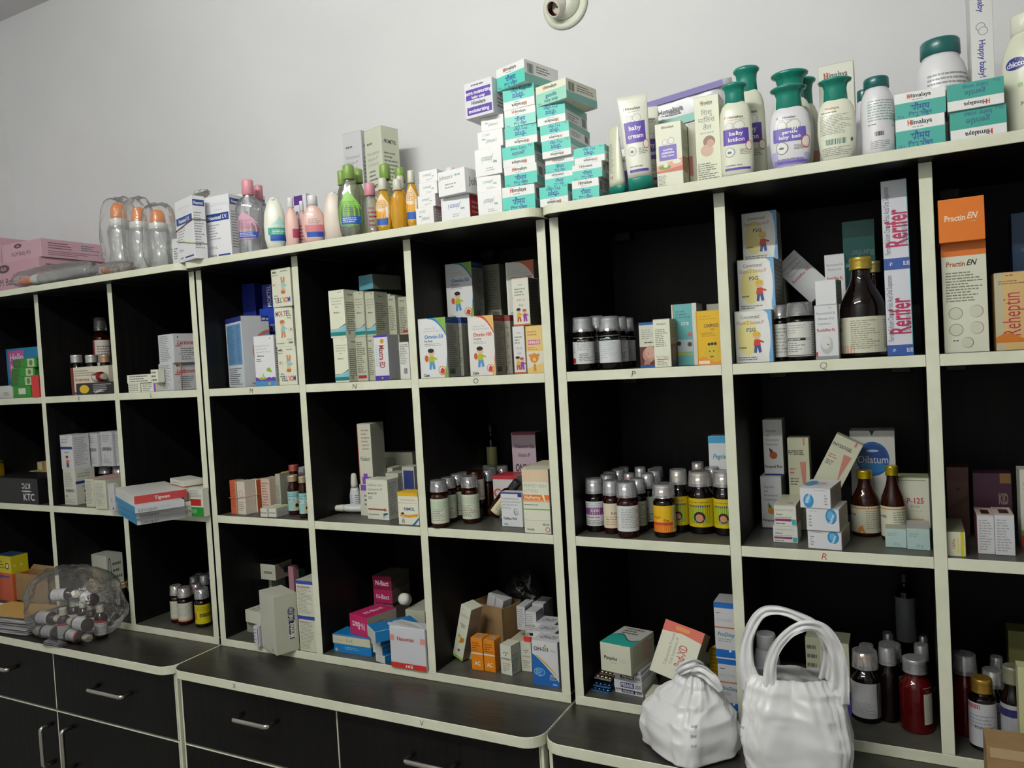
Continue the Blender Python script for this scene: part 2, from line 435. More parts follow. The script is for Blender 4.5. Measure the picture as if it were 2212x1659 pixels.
def syrup(label, uL, uR, vT, z0, y=None, vB=None, h=None, glassc='dark', cap='c9c9c4', cup=True, lab=('e4e6e0', []), lz=(.10, .56), cover=.62, face=None,
          group=None, neck=.42, sh=.62, name='syrup_bottle', cat='bottle', capm=None, lying=None, capf=.80, parts=True, rot=None, liquid=None):
    P, r, h = bspot(uL, uR, vT, z0, y, vB, h)
    if not lying: P = clear_spot(P, r, r, h)
    R = empty(name, P + Vector((0, 0, .0003)), (0, 0, 0)); tag(R, label, cat, group)
    if face is None: face = math.atan2(CP.x - P.x, P.y - CP.y)       # label looks towards the aisle
    capz = h * capf; s2 = sh * h
    secs = [(0, r * .90, r * .90), (h * .012, r * .98, r * .98), (h * .03, r, r), (s2, r, r)]
    for i in range(1, 7):
        t = i / 6; q = r * (neck + (1 - neck) * (0.5 + 0.5 * math.cos(math.pi * t)))
        secs.append((s2 + (capz - .02 * h - s2) * t, q, q))
    secs.append((capz + .01 * h, r * neck, r * neck))
    g = glass('glass_' + glassc, hexl(AMBER[glassc]) if glassc in AMBER else hexl(glassc), .06, .35 if glassc == 'dark' else (.6 if glassc in AMBER else .75))
    mb = MB(); mb.prof(secs, g, 28); mb.build('bottle_body', R)
    if lab:
        mb = MB(); s = wrap(mb, secs, lz[0] * h, lz[1] * h, cover, face * .8)
        s.col(0, s.w, 0, s.h, lab[0], .00015); s.lay = 2; s.ops(lab[1]); mb.build('label', R)
    mb = MB(); screw_cap(mb, r * neck * 1.22, capz, h * (.965 if cup else 1.0), capm or paint(cap, .35, metal=.55)); mb.build('cap', R)
    if cup:
        mb = MB(); rc = r * neck * 1.45; mb.prof([(capz - .035 * h, rc * 1.12, rc * 1.12), (capz - .028 * h, rc * 1.1, rc * 1.1), (h * .995, rc, rc), (h, rc * .93, rc * .93)], M_CUP, 24, cap0=False); mb.build('measuring_cup', R)
    if rot: R.rotation_euler = rot
    return R
# ------------------------------------------------------------------ room
YW = 0.30
def wallbox(name, a, b, m):
    mb = MB(); mb.box(*a, *b, m, 0.0); o = mb.build(name); o['kind'] = 'structure'; return o
XL, XR, YF, ZC = -1.53, 2.7, -2.35, 2.795
wallbox('wall_back', (XL - .1, YW, 0), (XR + .1, YW + .1, ZC), M_WALL)
wallbox('wall_left', (XL - .1, YF, 0), (XL, YW, ZC), M_WALL)
wallbox('wall_right', (XR, YF, 0), (XR + .1, YW, ZC), M_WALL)
wallbox('wall_front', (XL - .1, YF - .1, 0), (XR + .1, YF, ZC), M_WALL)
wallbox('floor', (XL - .1, YF - .1, -.1), (XR + .1, YW + .1, 0), M_FLOOR)
wallbox('ceiling', (XL - .1, YF - .1, ZC), (XR + .1, YW + .1, ZC + .1), M_CEIL)
# ceiling tube lamp behind the camera: the light of the photograph
def tube_lamp():
    t = TUBE; R = empty('tube_light', (t['x'], t['y'], t['z'])); tag(R, 'slim white ceiling tube light in front of the medicine shelves', 'lamp')
    mb = MB(); mb.box(-t['length'] / 2 - .03, -.02, .02, t['length'] / 2 + .03, .02, .095, 'e8e8e8', .002); mb.build('housing', R)
    em = bpy.data.materials.new('lit_tube'); em.use_nodes = True; nt = em.node_tree; nt.nodes.clear()
    e = nt.nodes.new('ShaderNodeEmission'); e.inputs[0].default_value = (1.0, .985, .93, 1); e.inputs[1].default_value = t['power']
    o = nt.nodes.new('ShaderNodeOutputMaterial'); nt.links.new(e.outputs[0], o.inputs[0])
    mb = MB(); mb.tube([(-t['length'] / 2, 0, 0), (t['length'] / 2, 0, 0)], .013, em, 12); mb.build('tube', R)
tube_lamp()
# ------------------------------------------------------------------ shelving
def slab(mb, x0, x1, y0, y1, z0, z1, r, mt, me, mu=None):
    n = 7; out = []
    for cx, cy, a0 in ((x0 + r, y0 + r, math.pi), (x1 - r, y0 + r, 1.5 * math.pi)):
        for i in range(n + 1): a = a0 + math.pi / 2 * i / n; out.append((cx + r * math.cos(a), cy + r * math.sin(a)))
    out += [(x1, y1), (x0, y1)]; c = .0008; N = len(out)
    cx, cy = (x0 + x1) / 2, (y0 + y1) / 2
    ins = [(x + math.copysign(c, cx - x), y + math.copysign(c, cy - y)) for x, y in out]
    vs = [(x, y, z0) for x, y in ins] + [(x, y, z0 + c) for x, y in out] + [(x, y, z1 - c) for x, y in out] + [(x, y, z1) for x, y in ins]
    mb.add(vs, [list(range(N))[::-1]], mu or mt)
    b = len(mb.v) - len(vs)
    k = mb.mat(me)
    for l in range(3):
        for i in range(N): mb.f.append([b + l * N + i, b + l * N + (i + 1) % N, b + (l + 1) * N + (i + 1) % N, b + (l + 1) * N + i]); mb.mi.append(k); mb.sm.append(False)
    mb.f.append([b + 3 * N + i for i in range(N)]); mb.mi.append(mb.mat(mt)); mb.sm.append(False)
Z1, Z2, Z3, ZD, ZT = ZO, ZO - .308, ZO - .612, ZO - .630, ZO + .304      # tops of the three shelf rows, worktop, top board
LET = {}
def letter(mb, w, x0, y, z0, ch, u, col='4a4a46', h=.011):
    s = Surf(mb, lambda uu, vv, o: (x0 + uu, y - o, z0 + vv), w, .018, False)
    s.text(ch, u - x0, .009, h, col, False, rot=rnd.uniform(-8, 8), shear=.1)
def shelf_unit(label, xa, xb, divs, letters):
    R = empty('shelf_unit', (0, 0, 0)); tag(R, label, 'shelf', 'open medicine shelf units'); T = .018; zb = ZD
    ups = [(xa, xa + T)] + [(d, d + T) for d in divs] + [(xb - T, xb)]
    OBST.append((xa, xb, .291, .31, zb, ZO + .287))
    for i, (a, b) in enumerate(ups):
        OBST.append((a, b, 0, .3, zb, ZO + .287))
        mb = MB(); mb.box(a, 0, zb + T + .0002, b, .291, ZO + .287, M_LAM, .0006, {'F': M_EDGE, 'E': M_EDGE}); mb.build('side_panel' if i in (0, len(ups) - 1) else 'divider', R)
    for row, z in enumerate((Z1, Z2)):
        for i in range(len(ups) - 1):
            a, b = ups[i][1] + .0003, ups[i + 1][0] - .0003
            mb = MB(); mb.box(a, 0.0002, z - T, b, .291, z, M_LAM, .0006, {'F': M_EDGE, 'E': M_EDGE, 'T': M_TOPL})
            for (rw, bx, ch, px, c) in letters:
                if rw == row and bx == i:
                    X = aty(px, 0, 0).x; A = Vector((0, 0, z - .009)); X = slide(A, Vector((1, 0, 0)), u=px); letter(mb, b - a, a, 0, z - T, ch, X, c)
            mb.build('shelf', R)
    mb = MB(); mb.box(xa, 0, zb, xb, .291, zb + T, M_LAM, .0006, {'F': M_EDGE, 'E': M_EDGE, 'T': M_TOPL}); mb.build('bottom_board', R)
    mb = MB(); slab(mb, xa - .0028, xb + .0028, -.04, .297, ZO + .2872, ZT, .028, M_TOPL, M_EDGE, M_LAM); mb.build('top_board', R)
    mb = MB(); mb.box(xa, .2912, zb, xb, .297, ZO + .287, M_LAM, 0); mb.build('back_panel', R)
    for i in range(len(ups) - 1):       # small black plastic corner fixings under the boards
        for side in (0, 1):
            for z in (ZO + .287, Z1 - T, Z2 - T):
                x = ups[i][1] + .035 if side == 0 else ups[i + 1][0] - .035
                mb = MB(); mb.box(x - .017, .262, z - .019, x + .017, .291, z - .0003, '1c1c1c', .002)
                mb.box(x - .012, .2605, z - .014, x - .006, .2622, z - .006, '2e2e2e', .0005); mb.box(x + .006, .2605, z - .014, x + .012, .2622, z - .006, '2e2e2e', .0005)
                mb.build('corner_fixing', R)
    return R
shelf_unit('leftmost of the three dark open shelf units, its bays lettered K and L', -1.3000, -.3112, (-.9535, -.6370), [(0, 1, 'K', 171, '4a4a46'), (0, 2, 'L', 327, '4a4a46'), (1, 2, 'M', 352, '8a8a80')])
shelf_unit('middle one of the three dark open shelf units, its bays lettered M, N and O', -.3052, .6244, (0, .3035), [(0, 0, 'M', 543, '3c3c38'), (0, 1, 'N', 766, '3c3c38'), (0, 2, 'O', 1028, '3c3c38')])
shelf_unit('rightmost of the three dark open shelf units, its second row marked with a red R', .6336, 1.5635, (.9360, 1.2400), [(0, 0, 'P', 1369, '4a4a46'), (0, 1, 'Q', 1779, '8f8f84'), (1, 1, 'R', 1782, 'b5654f')])
def handle(parent, P, Q, out=.032, r=.0055):
    mb = MB(); P, Q = Vector(P), Vector(Q); n = Vector((0, -1, 0)); d = (Q - P).normalized(); c = .007; pts = [P]
    for k in range(5): a = math.pi / 2 * k / 4; pts.append(P + n * (out - c + c * math.sin(a)) + d * (c - c * math.cos(a)))
    for k in range(5): a = math.pi / 2 * k / 4; pts.append(Q + n * (out - c + c * math.cos(a)) - d * (c - c * math.sin(a)))
    pts.append(Q); mb.tube(pts, r, M_STEEL, 10, up=(Vector((0, 0, 1)) if abs(d.z) < .5 else Vector((1, 0, 0)))); return mb.build('handle', parent)
def cabinet(label, xa, xb, hd, marks=(), xm=None):
    R = empty('base_cabinet'); tag(R, label, 'cabinet', 'base cabinets under the shelf units'); yf = -.125
    mb = MB(); mb.box(xa + .004, yf + .018, .0, xb - .004, .295, ZD - .0205, M_LAM, 0)
    for x in (xa + .004, xb - .010): mb.box(x, yf, 0.0, x + .006, yf + .019, ZD - .0205, M_EDGE, .0005)
    mb.build('carcass', R)
    mb = MB(); slab(mb, xa + .0005, xb - .0005, -.150, .297, ZD - .020, ZD - .0002, .036, M_DECK, M_EDGE)
    for ch, px in marks:
        A = Vector((0, -.150, ZD - .01)); X = slide(A, Vector((1, 0, 0)), u=px)
        s = Surf(mb, lambda uu, vv, o: (X + uu, -.150 - o, ZD - .02 + vv), .1, .02); s.text(ch, 0, .010, .010, '4a4a46', False)
    mb.build('worktop', R)
    xm = xm or (xa + xb) / 2; zt, zm = ZD - .024, ZO - .812
    for i, (a, b) in enumerate(((xa + .0105, xm - .0008), (xm + .0008, xb - .0105))):
        for nm, z0, z1 in (('drawer', zm + .002, zt), ('door', .08, zm - .002)):
            mb = MB(); mb.box(a, yf - .002, z0, b, yf + .0175, z1, M_LAM, .0012, {'E': M_EDGE, 'T': M_EDGE, 'L': M_EDGE, 'R': M_EDGE})
            o = mb.build(nm, R)
            for (nn, ii, p, q) in hd:
                if nn == nm and ii == i: handle(o, p, q)
    return R
def fp(u, v): return aty(u, v, -.127)
def hz(p, q): q.z = p.z; return p, q
def dr(a, b, L=None):
    p, q = fp(*a), fp(*b); z = (p.z + q.z) / 2; p.z = q.z = z; return tuple(p), tuple(q)
p0, q0 = dr((215, 1484), (286, 1490)); Lh = q0[0] - p0[0]
pA, qA = dr((38, 1438), (39, 1438)); pA = (qA[0] - Lh, qA[1], qA[2])
p1, q1 = dr((527, 1543), (599, 1554)); p2, q2 = dr((894, 1624), (989, 1650))
def vr(a, b): p, q = fp(*a), fp(*b); return (p.x, p.y, p.z), (p.x, q.y, q.z)
v1, w1 = vr((114, 1562), (117, 1642)); v2, w2 = vr((159.5, 1568), (167, 1652))
cabinet('left black base cabinet with two drawers and the bag of bottles on its worktop', -1.3010, -.3092, [('drawer', 0, pA, qA), ('drawer', 1, p0, q0), ('door', 0, v1, w1), ('door', 1, v2, w2)], xm=-.7768)
vb = (p1[2] - p0[2])
cabinet('middle black base cabinet with a cleared worktop, marked X and V on its front edge', -.3072, .6262, [('drawer', 0, p1, q1), ('drawer', 1, p2, q2), ('door', 0, (.120, -.127, v1[2]), (.120, -.127, w1[2])), ('door', 1, (.200, -.127, v1[2]), (.200, -.127, w1[2]))], [('X', 506), ('V', 911)])
cabinet('right black base cabinet carrying the two white carrier bags', .6285, 1.5655, [('drawer', 0, (.80, -.127, p1[2]), (.88, -.127, p1[2])), ('drawer', 1, (1.27, -.127, p1[2]), (1.35, -.127, p1[2]))])
# ------------------------------------------------------------------ empty bulb holder on the wall
def bulb_holder():
    C0 = aty(1224, 17, YW); R = empty('bulb_holder', (C0.x - .002, YW, C0.z + .006)); tag(R, 'empty white angled bulb holder screwed high on the wall', 'lamp')
    mb = MB(); mb.prof([(0, .052, .052), (.004, .053, .053), (.007, .050, .050), (.008, .046, .046)], 'd3d8c4', 40); mb.build('mounting_disc', R, rot=(math.pi / 2, 0, 0))
    mb = MB(); mb.prof([(.007, .038, .036), (.012, .036, .034), (.022, .027, .026), (.026, .018, .02)], 'd6dac8', 32); mb.build('dome', R, rot=(math.pi / 2, 0, 0))
    d = Vector((-.30, -.84, -.52)).normalized(); q = d.to_track_quat('Z', 'Y').to_euler(); base = Vector((-.004, -.012, -.002))
    mb = MB(); mb.prof([(0, .020, .020), (.016, .020, .020), (.030, .0175, .0175), (.036, .0185, .0185), (.0365, .0150, .0150), (.010, .0145, .0145)], 'd9d2c8', 32, cap1=False); mb.build('socket', R, base, q)
    mb = MB(); mb.prof([(.0105, .0144, .0144), (.0345, .0146, .0146)], paint('5a2f1a', .25, metal=.8), 32, cap0=True, cap1=False)
    for x in (-.006, .006): mb.prof([(.011, .0028, .0028), (.019, .0024, .0024)], paint('c98a3a', .25, metal=.9), 12)
    o = mb.build('brass_liner', R, base, q)
bulb_holder()
# ================================================================== things on the top board
def fl(L):
    """the same print turned upside down"""
    out = []
    for o in L:
        k = o[0]
        if k == 'r': out.append(('r', 1 - o[3], 1 - o[4], 1 - o[1], 1 - o[2], o[5]))
        elif k == 't': kw = dict(o[6]) if len(o) > 6 else {}; kw['rot'] = kw.get('rot', 0) + 180; out.append(('t', o[1], 1 - o[2], 1 - o[3], o[4], o[5], kw))
        elif k == 'l': out.append(('l', 1 - o[3], 1 - o[4], 1 - o[1], 1 - o[2]) + tuple(o[5:]))
        elif k == 'e': out.append(('e', 1 - o[1], 1 - o[2]) + tuple(o[3:]))
        elif k == 'c': out.append(('c', 1 - o[1], 1 - o[2]) + tuple(o[3:]))
        elif k == 'p': out.append(('p', [(1 - a, 1 - b) for a, b in o[1]], o[2]))
        elif k == 'b': out.append(('b', 1 - o[3], 1 - o[4], 1 - o[1], 1 - o[2]) + tuple(o[5:]))
        elif k == 'kid': out.append(('kid', 1 - o[1], 1 - o[2] - o[3], o[3], o[4], o[5], o[6], True))
    return out
G = '6b6e6c'; BL = '1b3f8c'; TE = '5fd0bf'; PU = '5b43a3'; DK = '26282a'; TL = '14756a'; RED = 'b32a2e'
HIM = lambda v, h, c=DK: [('t', 'Himalaya', .5, v, h, c, {'maxw': .5}), ('t', 'H', .285, v, h * 1.25, 'c44a2c', {'maxw': .07}), ('l', .30, v - h * 1.1, .70, v - h * .7, 1, '9a9a8c', .5)]
def soapF(mr=False, band=TE):
    if mr: return [('r', 0, .0, 1, .62, band)] + HIM(.83, .15)[:2] + [('t', 'gentle', .5, .42, .20, '2f6f86', {'maxw': .45}), ('t', 'baby soap', .5, .18, .15, '2f6f86', {'maxw': .5}), ('t', '75 g', .12, .10, .09, '2f6f86', {'maxw': .14})]
    return [('r', 0, .0, 1, .60, band)] + HIM(.84, .15)[:2] + [('l', .35, .64, .62, .72, 1, '9a9a8c', .4), ('t', 'सौम्य', .5, .38, .22, '1e4f96', {'maxw': .4}), ('t', 'िशशु साबुन', .5, .13, .14, '1e4f96', {'maxw': .5}), ('t', '125 g', .11, .09, .08, '2a5f8c', {'maxw': .14})]
SOR = [('r', 0, 0, 1, .38, '7fb9ad'), ('b', .08, .42, .26, .85), ('l', .34, .5, .9, .85, 3, G)]
def soap(lb, uL, uR, vT, z0, y=-.022, mr=False, up=False, yaw=0, d=.095, grp='baby soap boxes in the tall stacks on the top board', h=None, body='e9ebe8', vB=None, band=TE):
    f = soapF(mr, band)
    return carton(lb, uL, uR, vT, z0, y, d, body, {'F': fl(f) if up else f, 'R': fl(SOR) if up else SOR, 'L': SOR}, 'soap_box', 'soap box', grp, yaw, h=h, lid=False)
T = ZT
GS = 'teal and white baby soap boxes stacked on the top board'
soap('teal and white soap box at the foot of the left teal stack, beside the white boxes', 1087, 1157, 407, T, yaw=1, grp=GS)
soap('teal and white soap box second from the foot of the left teal stack', 1091, 1161, 364, top(), yaw=-1, grp=GS)
soap('teal soap box with upside-down lettering, third up in the left teal stack', 1087, 1156, 321, top(), mr=True, up=True, grp=GS)
soap('teal and white soap box fourth up in the left teal stack, glare on its wrapper', 1092, 1161, 279, top(), up=True, yaw=1, grp=GS)
soap('teal soap box fifth up in the left teal stack, mostly white front', 1091, 1158, 241, top(), up=False, yaw=-1, grp=GS, band='8fdccd')
soap('teal soap box with upside-down lettering right under the topmost tilted one', 1088, 1155, 196, top(), up=True, yaw=-2, grp=GS)
soap('topmost teal soap box of the left stack, turned to show its long side', 1074, 1134, 152, top(), yaw=-17, grp=GS)
soap('teal soap box with upside-down lettering at the foot of the middle teal stack', 1167, 1228, 407, T, up=True, grp=GS, yaw=-2)
soap('teal soap box second up in the middle teal stack', 1178, 1240, 377, top(), y=-.016, grp=GS)
soap('teal soap box third up in the middle teal stack, under the dark gap', 1179, 1241, 346, top(), y=-.016, grp=GS)
soap('thin teal soap box with upside-down lettering, fourth up in the middle stack', 1172, 1234, 308, top(), up=True, grp=GS, yaw=-1)
soap('teal soap box with upside-down lettering, fifth up in the middle teal stack', 1168, 1230, 274, top(), up=True, grp=GS, yaw=-2)
soap('teal soap box directly under the pale green top box of the middle stack', 1160, 1222, 233, top(), up=True, grp=GS, yaw=-3)
soap('topmost pale green soap box of the middle stack, long side showing', 1159, 1224, 190, top(), mr=True, yaw=-14, grp=GS, body='e6e8d2', band='9fdcc6')
soap('teal and white soap box at the foot of the short right teal stack', 1231, 1295, 393, T, y=-.028, grp=GS, d=.07)
soap('teal and white soap box in the middle of the short right teal stack', 1236, 1301, 359, top(), y=-.028, grp=GS, d=.07)
soap('topmost soap box of the short right teal stack, lettering upside down', 1241, 1307, 323, top(), y=-.028, up=True, grp=GS, d=.07)
# white soap boxes left of them
JH = lambda c='2f8f80': [('t', 'Johnson\'s', .55, .42, .22, c, {'maxw': .42, 'shear': .3, 'bold': False}), ('t', 'baby', .25, .55, .10, '3a8a80', {'maxw': .14}), ('l', .2, .7, .6, .86, 2, 'b5bab8')]
GJ = 'plain white baby soap boxes on the top board'
def jsoap(lb, uL, uR, vT, z0, y=-.02, up=True, yaw=0, d=.08, c='47807a', h=None, body='eff0ee', **k):
    f = JH(c)
    return carton(lb, uL, uR, vT, z0, y, d, body, {'F': fl(f) if up else f, 'R': [('l', .1, .2, .9, .8, 4, 'b0b3b0')]}, 'soap_box', 'soap box', GJ, yaw, h=h, lid=False, **k)
jsoap('white soap box at the foot of the white stack, left of the teal stack', 1034, 1086, 418, T)
jsoap('white soap box whose grey end flap hangs open, second up in the white stack', 1031, 1083, 384, top(), yaw=3)
jsoap('white soap box with green script, third up in the white stack', 1028, 1085, 326, top(), yaw=-2)
jsoap('plain white soap box fourth up in the white stack', 1033, 1087, 288, top(), yaw=0, up=False)
jsoap('plain white soap box under the purple and white wrapped pack', 1040, 1088, 256, top(), yaw=0, up=False)
zz = top()
carton('purple and white shrink-wrapped soap pack topping the white stack', 1006, 1066, 183, zz, -.03, .075, 'dcdde2',
       {'F': [('r', .06, .50, .94, .80, PU), ('r', .08, .08, .96, .30, PU), ('t', 'extra moisturizing', .5, .70, .10, 'f2f2f2'), ('t', 'baby soap', .5, .57, .08, 'f2f2f2', {'maxw': .5}), ('t', 'Himalaya', .5, .41, .10, DK, {'maxw': .5}), ('t', 'moisturizing', .5, .19, .10, 'f2f2f2'), ('l', .25, .85, .8, .95, 1, G)], 'R': [('l', .2, .2, .8, .5, 3, G)]}, 'soap_pack', 'soap pack', None, -6, lid=False)
# small stack left: johnson boxes
jsoap('white soap box at the foot of the pair beside the orange shampoo bottles', 900, 938, 452, T, up=False, yaw=-2)
jsoap('white soap box second up beside the orange shampoo', 903, 941, 425, top(), yaw=-1)
jsoap('white soap box third up beside the orange shampoo bottles', 906, 945, 398, top(), yaw=1)
jsoap('topmost white soap box beside the orange shampoo bottles, grey underside seam', 906, 945, 372, top(), yaw=1)
carton('white soap carton with red sides and blue upside-down script', 955, 1016, 430, T, -.022, .085, 'eceeee', {'F': fl(JH('2448a0')), 'R': [('l', .1, .2, .9, .8, 3, 'd98a8a')]}, 'soap_box', 'soap box', None, -3, faces={'R': paint('a5282c'), 'L': paint('a5282c')}, lid=False)
carton('larger white soap carton tipped on top of the red-sided one', 948, 1006, 374, top() + .0005, -.034, .06, 'eff0ee', {'F': [('t', 'Johnson\'s', .3, .75, .17, '6a6e6e', {'maxw': .5, 'shear': .3, 'bold': False}), ('t', 'baby soap', .72, .78, .09, '3a9a88', {'maxw': .2}), ('l', .25, .25, .7, .5, 2, 'a9b6b0')], 'R': [('t', 'Joh', .4, .5, .3, '8a8d90', {'maxw': .5})]}, 'soap_box', 'soap box', None, -7, lid=False)
# infusion boxes at the back wall
for lb, a, b, v, yy, yw, bd in (('left grey-white infusion box standing against the wall behind the green bottles', 756, 796, 290, .205, 0, 'cfd0d4'), ('right cream infusion box standing against the wall, turned with its side showing', 802, 838, 285, .190, -16, 'd3d8c2')):
    carton(lb, a, b, v, T, yy, .052, bd, {'F': [('l', .15, .86, .5, .9, 1, G), ('t', 'Paracetamol', .5, .80, .028, '8a8d8a', {'bold': False, 'maxw': .7}), ('t', 'Infusion IP', .45, .755, .028, '8a8d8a', {'bold': False, 'maxw': .6}), ('t', '(1.0 % w/v)', .45, .71, .026, '8a8d8a', {'bold': False, 'maxw': .6}), ('l', .2, .57, .7, .67, 3, G), ('t', 'PROMETOL', .5, .53, .026, DK, {'maxw': .62, 'shear': .2}), ('r', 0, .44, 1, .49, '8f938a'), ('p', [(.5, .43), (.55, .385), (.5, .365), (.45, .385)], DK)],
           'R': [('t', 'PROMETOL', .5, .88, .03, DK, {'maxw': .7, 'shear': .2}), ('l', .12, .3, .9, .8, 16, '7c8070')]}, 'infusion_box', 'box', 'two infusion boxes against the wall', yw, lid=True)
# boxes with blue banners
NEO = [('t', 'PARACETAMOL', .5, .86, .045, 'c3c5c8', {'bold': False}), ('t', 'Infusion', .55, .78, .04, 'c3c5c8', {'maxw': .5, 'bold': False}), ('r', .04, .60, .96, .72, '1c3f86'), ('t', 'Neomol I.V.', .5, .66, .062, 'eef1f5', {'maxw': .84}), ('l', .08, .30, .6, .56, 6, 'a2a5a8'), ('t', '100mL', .25, .19, .05, '8a8d90', {'maxw': .35, 'bold': False}), ('t', 'NEON', .25, .06, .03, DK, {'maxw': .26}), ('r', .45, .045, .94, .07, '1c3f86')]
NEOR = [('r', .06, .84, .96, .94, '22427f'), ('t', 'Neomol', .5, .89, .05, 'eef1f5', {'maxw': .7}), ('l', .1, .15, .9, .75, 14, '8f9296')]
GN = 'white cartons with dark blue name banners on the top board'
carton('turned white carton with blue banner, held by a brown and a yellow rubber band', 386, 422, 438.5, T, -.030, .030, 'dfe0e3', {'F': NEO, 'R': NEOR}, group=GN, yaw=-18, lid=False)
nb = bpy.context.scene.collection.objects[-1]
carton('white carton with blue banner standing square beside the rubber-banded one', 445, 497, 427, T, -.018, .055, 'e2e3e6', {'F': NEO, 'R': NEOR}, group=GN, yaw=1, lid=False)
carton('white carton with blue banner half hidden by the clear pink-capped bottle', 499, 545, 425, T, .045, .055, 'dfe0e3', {'F': NEO, 'R': NEOR}, group=GN, yaw=0, lid=False)
def band(label, o, zf, col, r=.0009, slope=0.0, dip=.004):
    """rubber band stretched round a carton (follows its outline)"""
    bb = [Vector(c) for c in o.bound_box]; x0, x1 = min(b.x for b in bb), max(b.x for b in bb); y0, y1 = min(b.y for b in bb), max(b.y for b in bb); h = max(b.z for b in bb); e = r + .0002
    pts = []
    for (ax, ay), (bx, by) in zip(((x0 - e, y0 - e), (x1 + e, y0 - e), (x1 + e, y1 + e), (x0 - e, y1 + e)), ((x1 + e, y0 - e), (x1 + e, y1 + e), (x0 - e, y1 + e), (x0 - e, y0 - e))):
        for k in range(6):
            t = k / 6; X, Y = ax + (bx - ax) * t, ay + (by - ay) * t; pts.append((X, Y, h * zf + slope * (X - x0) / max(1e-4, x1 - x0) * h - (dip * math.sin(math.pi * t) if False else 0)))
    pts.append(pts[0]); mb = MB(); mb.tube(pts, r, paint(col, .5), 6, caps=False); b = mb.build('rubber_band'); b.matrix_world = Matrix.Translation(o.location) @ o.rotation_euler.to_matrix().to_4x4()
    return tag(b, label, 'rubber band')
band('brown rubber band round the turned blue-bannered carton', nb, .52, '7a4a32', slope=.10)
band('yellow rubber band low round the turned blue-bannered carton', nb, .36, 'a3a24a', slope=-.12)
carton('small white carton peeping out left of the rubber-banded carton', 375, 392, 517, T, .03, .03, 'd9dadc', {'F': [('l', .2, .3, .8, .7, 5, G)]}, yaw=0)
# pink kit boxes far left
PK = [('e', .42, .80, .10, .13, '5a4148'), ('t', 'KLM', .42, .80, .1, 'cfa9b4', {'maxw': .13}), ('t', 'KLM Baby Kit', .5, .38, .22, '4a3f46', {'maxw': .8, 'bold': False})]
PKR = [('l', .1, .45, .5, .85, 3, '6a4a54'), ('l', .1, .1, .9, .4, 3, '7a5a64'), ('l', .6, .5, .9, .85, 3, '5c6a76')]
GK = 'pink kit cartons at the left end of the top board'
carton('lower pink kit carton under the bagged feeding bottle', -40, 88, 578, T, .02, .20, 'c49aa8', {'F': PK, 'R': PKR}, 'kit_box', 'box', GK, 0, lid=False)
zk = top()
carton('upper pink kit carton with dark serif lettering', 6, 90, 531, zk, .025, .20, 'c8a0ae', {'F': PK, 'R': PKR}, 'kit_box', 'box', GK, 0, lid=False)
carton('pink kit carton cut off by the left edge of the picture', -80, 4, 531, zk, .03, .18, 'c298a6', {'F': PK}, 'kit_box', 'box', GK, 0, lid=False)
# ------------------------------------------------------------------ feeding bottles in film
def feeding_bottle(label, uc, v0, v1, wpx, y, group, tilt=0, capcol='e07c14', M=None, parts=True):
    A = Vector((0, y, T + .002)); x = slide(A, Vector((1, 0, 0)), u=uc); P = Vector((x, y, T + .002)); h = slide(P, Vector((0, 0, 1)), v=v1)
    xr = slide(A, Vector((1, 0, 0)), u=uc + wpx / 2); r = abs(xr - x)
    R = empty('feeding_bottle', P); tag(R, label, 'baby bottle', group)
    if M is not None: R.matrix_world = M[0]; r, h = M[1], M[2]
    mb = MB(); g = clear('bottle_plastic', (.93, .95, .93, 1), .35, .15, .06, white=.22)
    mb.prof([(0, r * .92, r * .92), (h * .02, r, r), (h * .25, r * .95, r * .95), (h * .33, r * .84, r * .84), (h * .42, r * .92, r * .92), (h * .60, r, r), (h * .66, r * .9, r * .9), (h * .70, r * .72, r * .72)], g, 22); mb.build('bottle_body', R)
    mb = MB(); mb.prof([(h * .66, r * .86, r * .86), (h * .76, r * .84, r * .84), (h * .78, r * .6, r * .6)], 'd8dad6', 22); mb.build('collar', R)
    mb = MB(); mb.prof([(h * .78, r * .62, r * .62), (h * .83, r * .66, r * .66), (h * .93, r * .60, r * .60), (h * .99, r * .36, r * .36), (h, r * .1, r * .1)], paint(capcol, .35), 22); mb.build('cap', R)
    return R
GF = 'bagged feeding bottles with orange caps'
feeding_bottle('leftmost standing bagged feeding bottle with an orange cap', 266, 575, 438, 33, .03, GF)
feeding_bottle('middle standing bagged feeding bottle with an orange cap', 309, 575, 447, 32, .035, GF)
feeding_bottle('right standing bagged feeding bottle with an orange cap, beside the cartons', 349, 572, 453, 32, .03, GF)
def film(name, label, cat, c, rad, seed, mat=None, amp=.12, freq=18, n=40, m=26, p=2.6, squash=None, knot=None, rot=None):
    """crumpled film: a closed, wrinkled skin around its contents"""
    mb = MB(); rings = []
    for i in range(m + 1):
        ph = -math.pi / 2 + math.pi * i / m; r = []
        for j in range(n):
            th = 2 * math.pi * j / n; cx, sx = math.cos(ph), math.sin(ph); s = lambda v, e: math.copysign(abs(v) ** (2 / e), v)
            q = Vector((s(cx, p) * s(math.cos(th), p), s(cx, p) * s(math.sin(th), p), s(sx, p)))
            w = 1 + amp * (noise.noise(q * 2.2 + Vector((seed, 0, 0))) + .45 * noise.noise(q * 6 + Vector((0, seed, 0))) + .25 * abs(noise.noise(q * 13 + Vector((seed, seed, 0)))))
            v = Vector((q.x * rad[0] * w, q.y * rad[1] * w, q.z * rad[2] * (w if q.z > -.3 else 1)))
            if squash: v = squash(v)
            r.append(v)
        rings.append(r)
    mb.loft(rings, mat or M_FILM); o = mb.build(name, loc=c, rot=rot); return tag(o, label, cat)
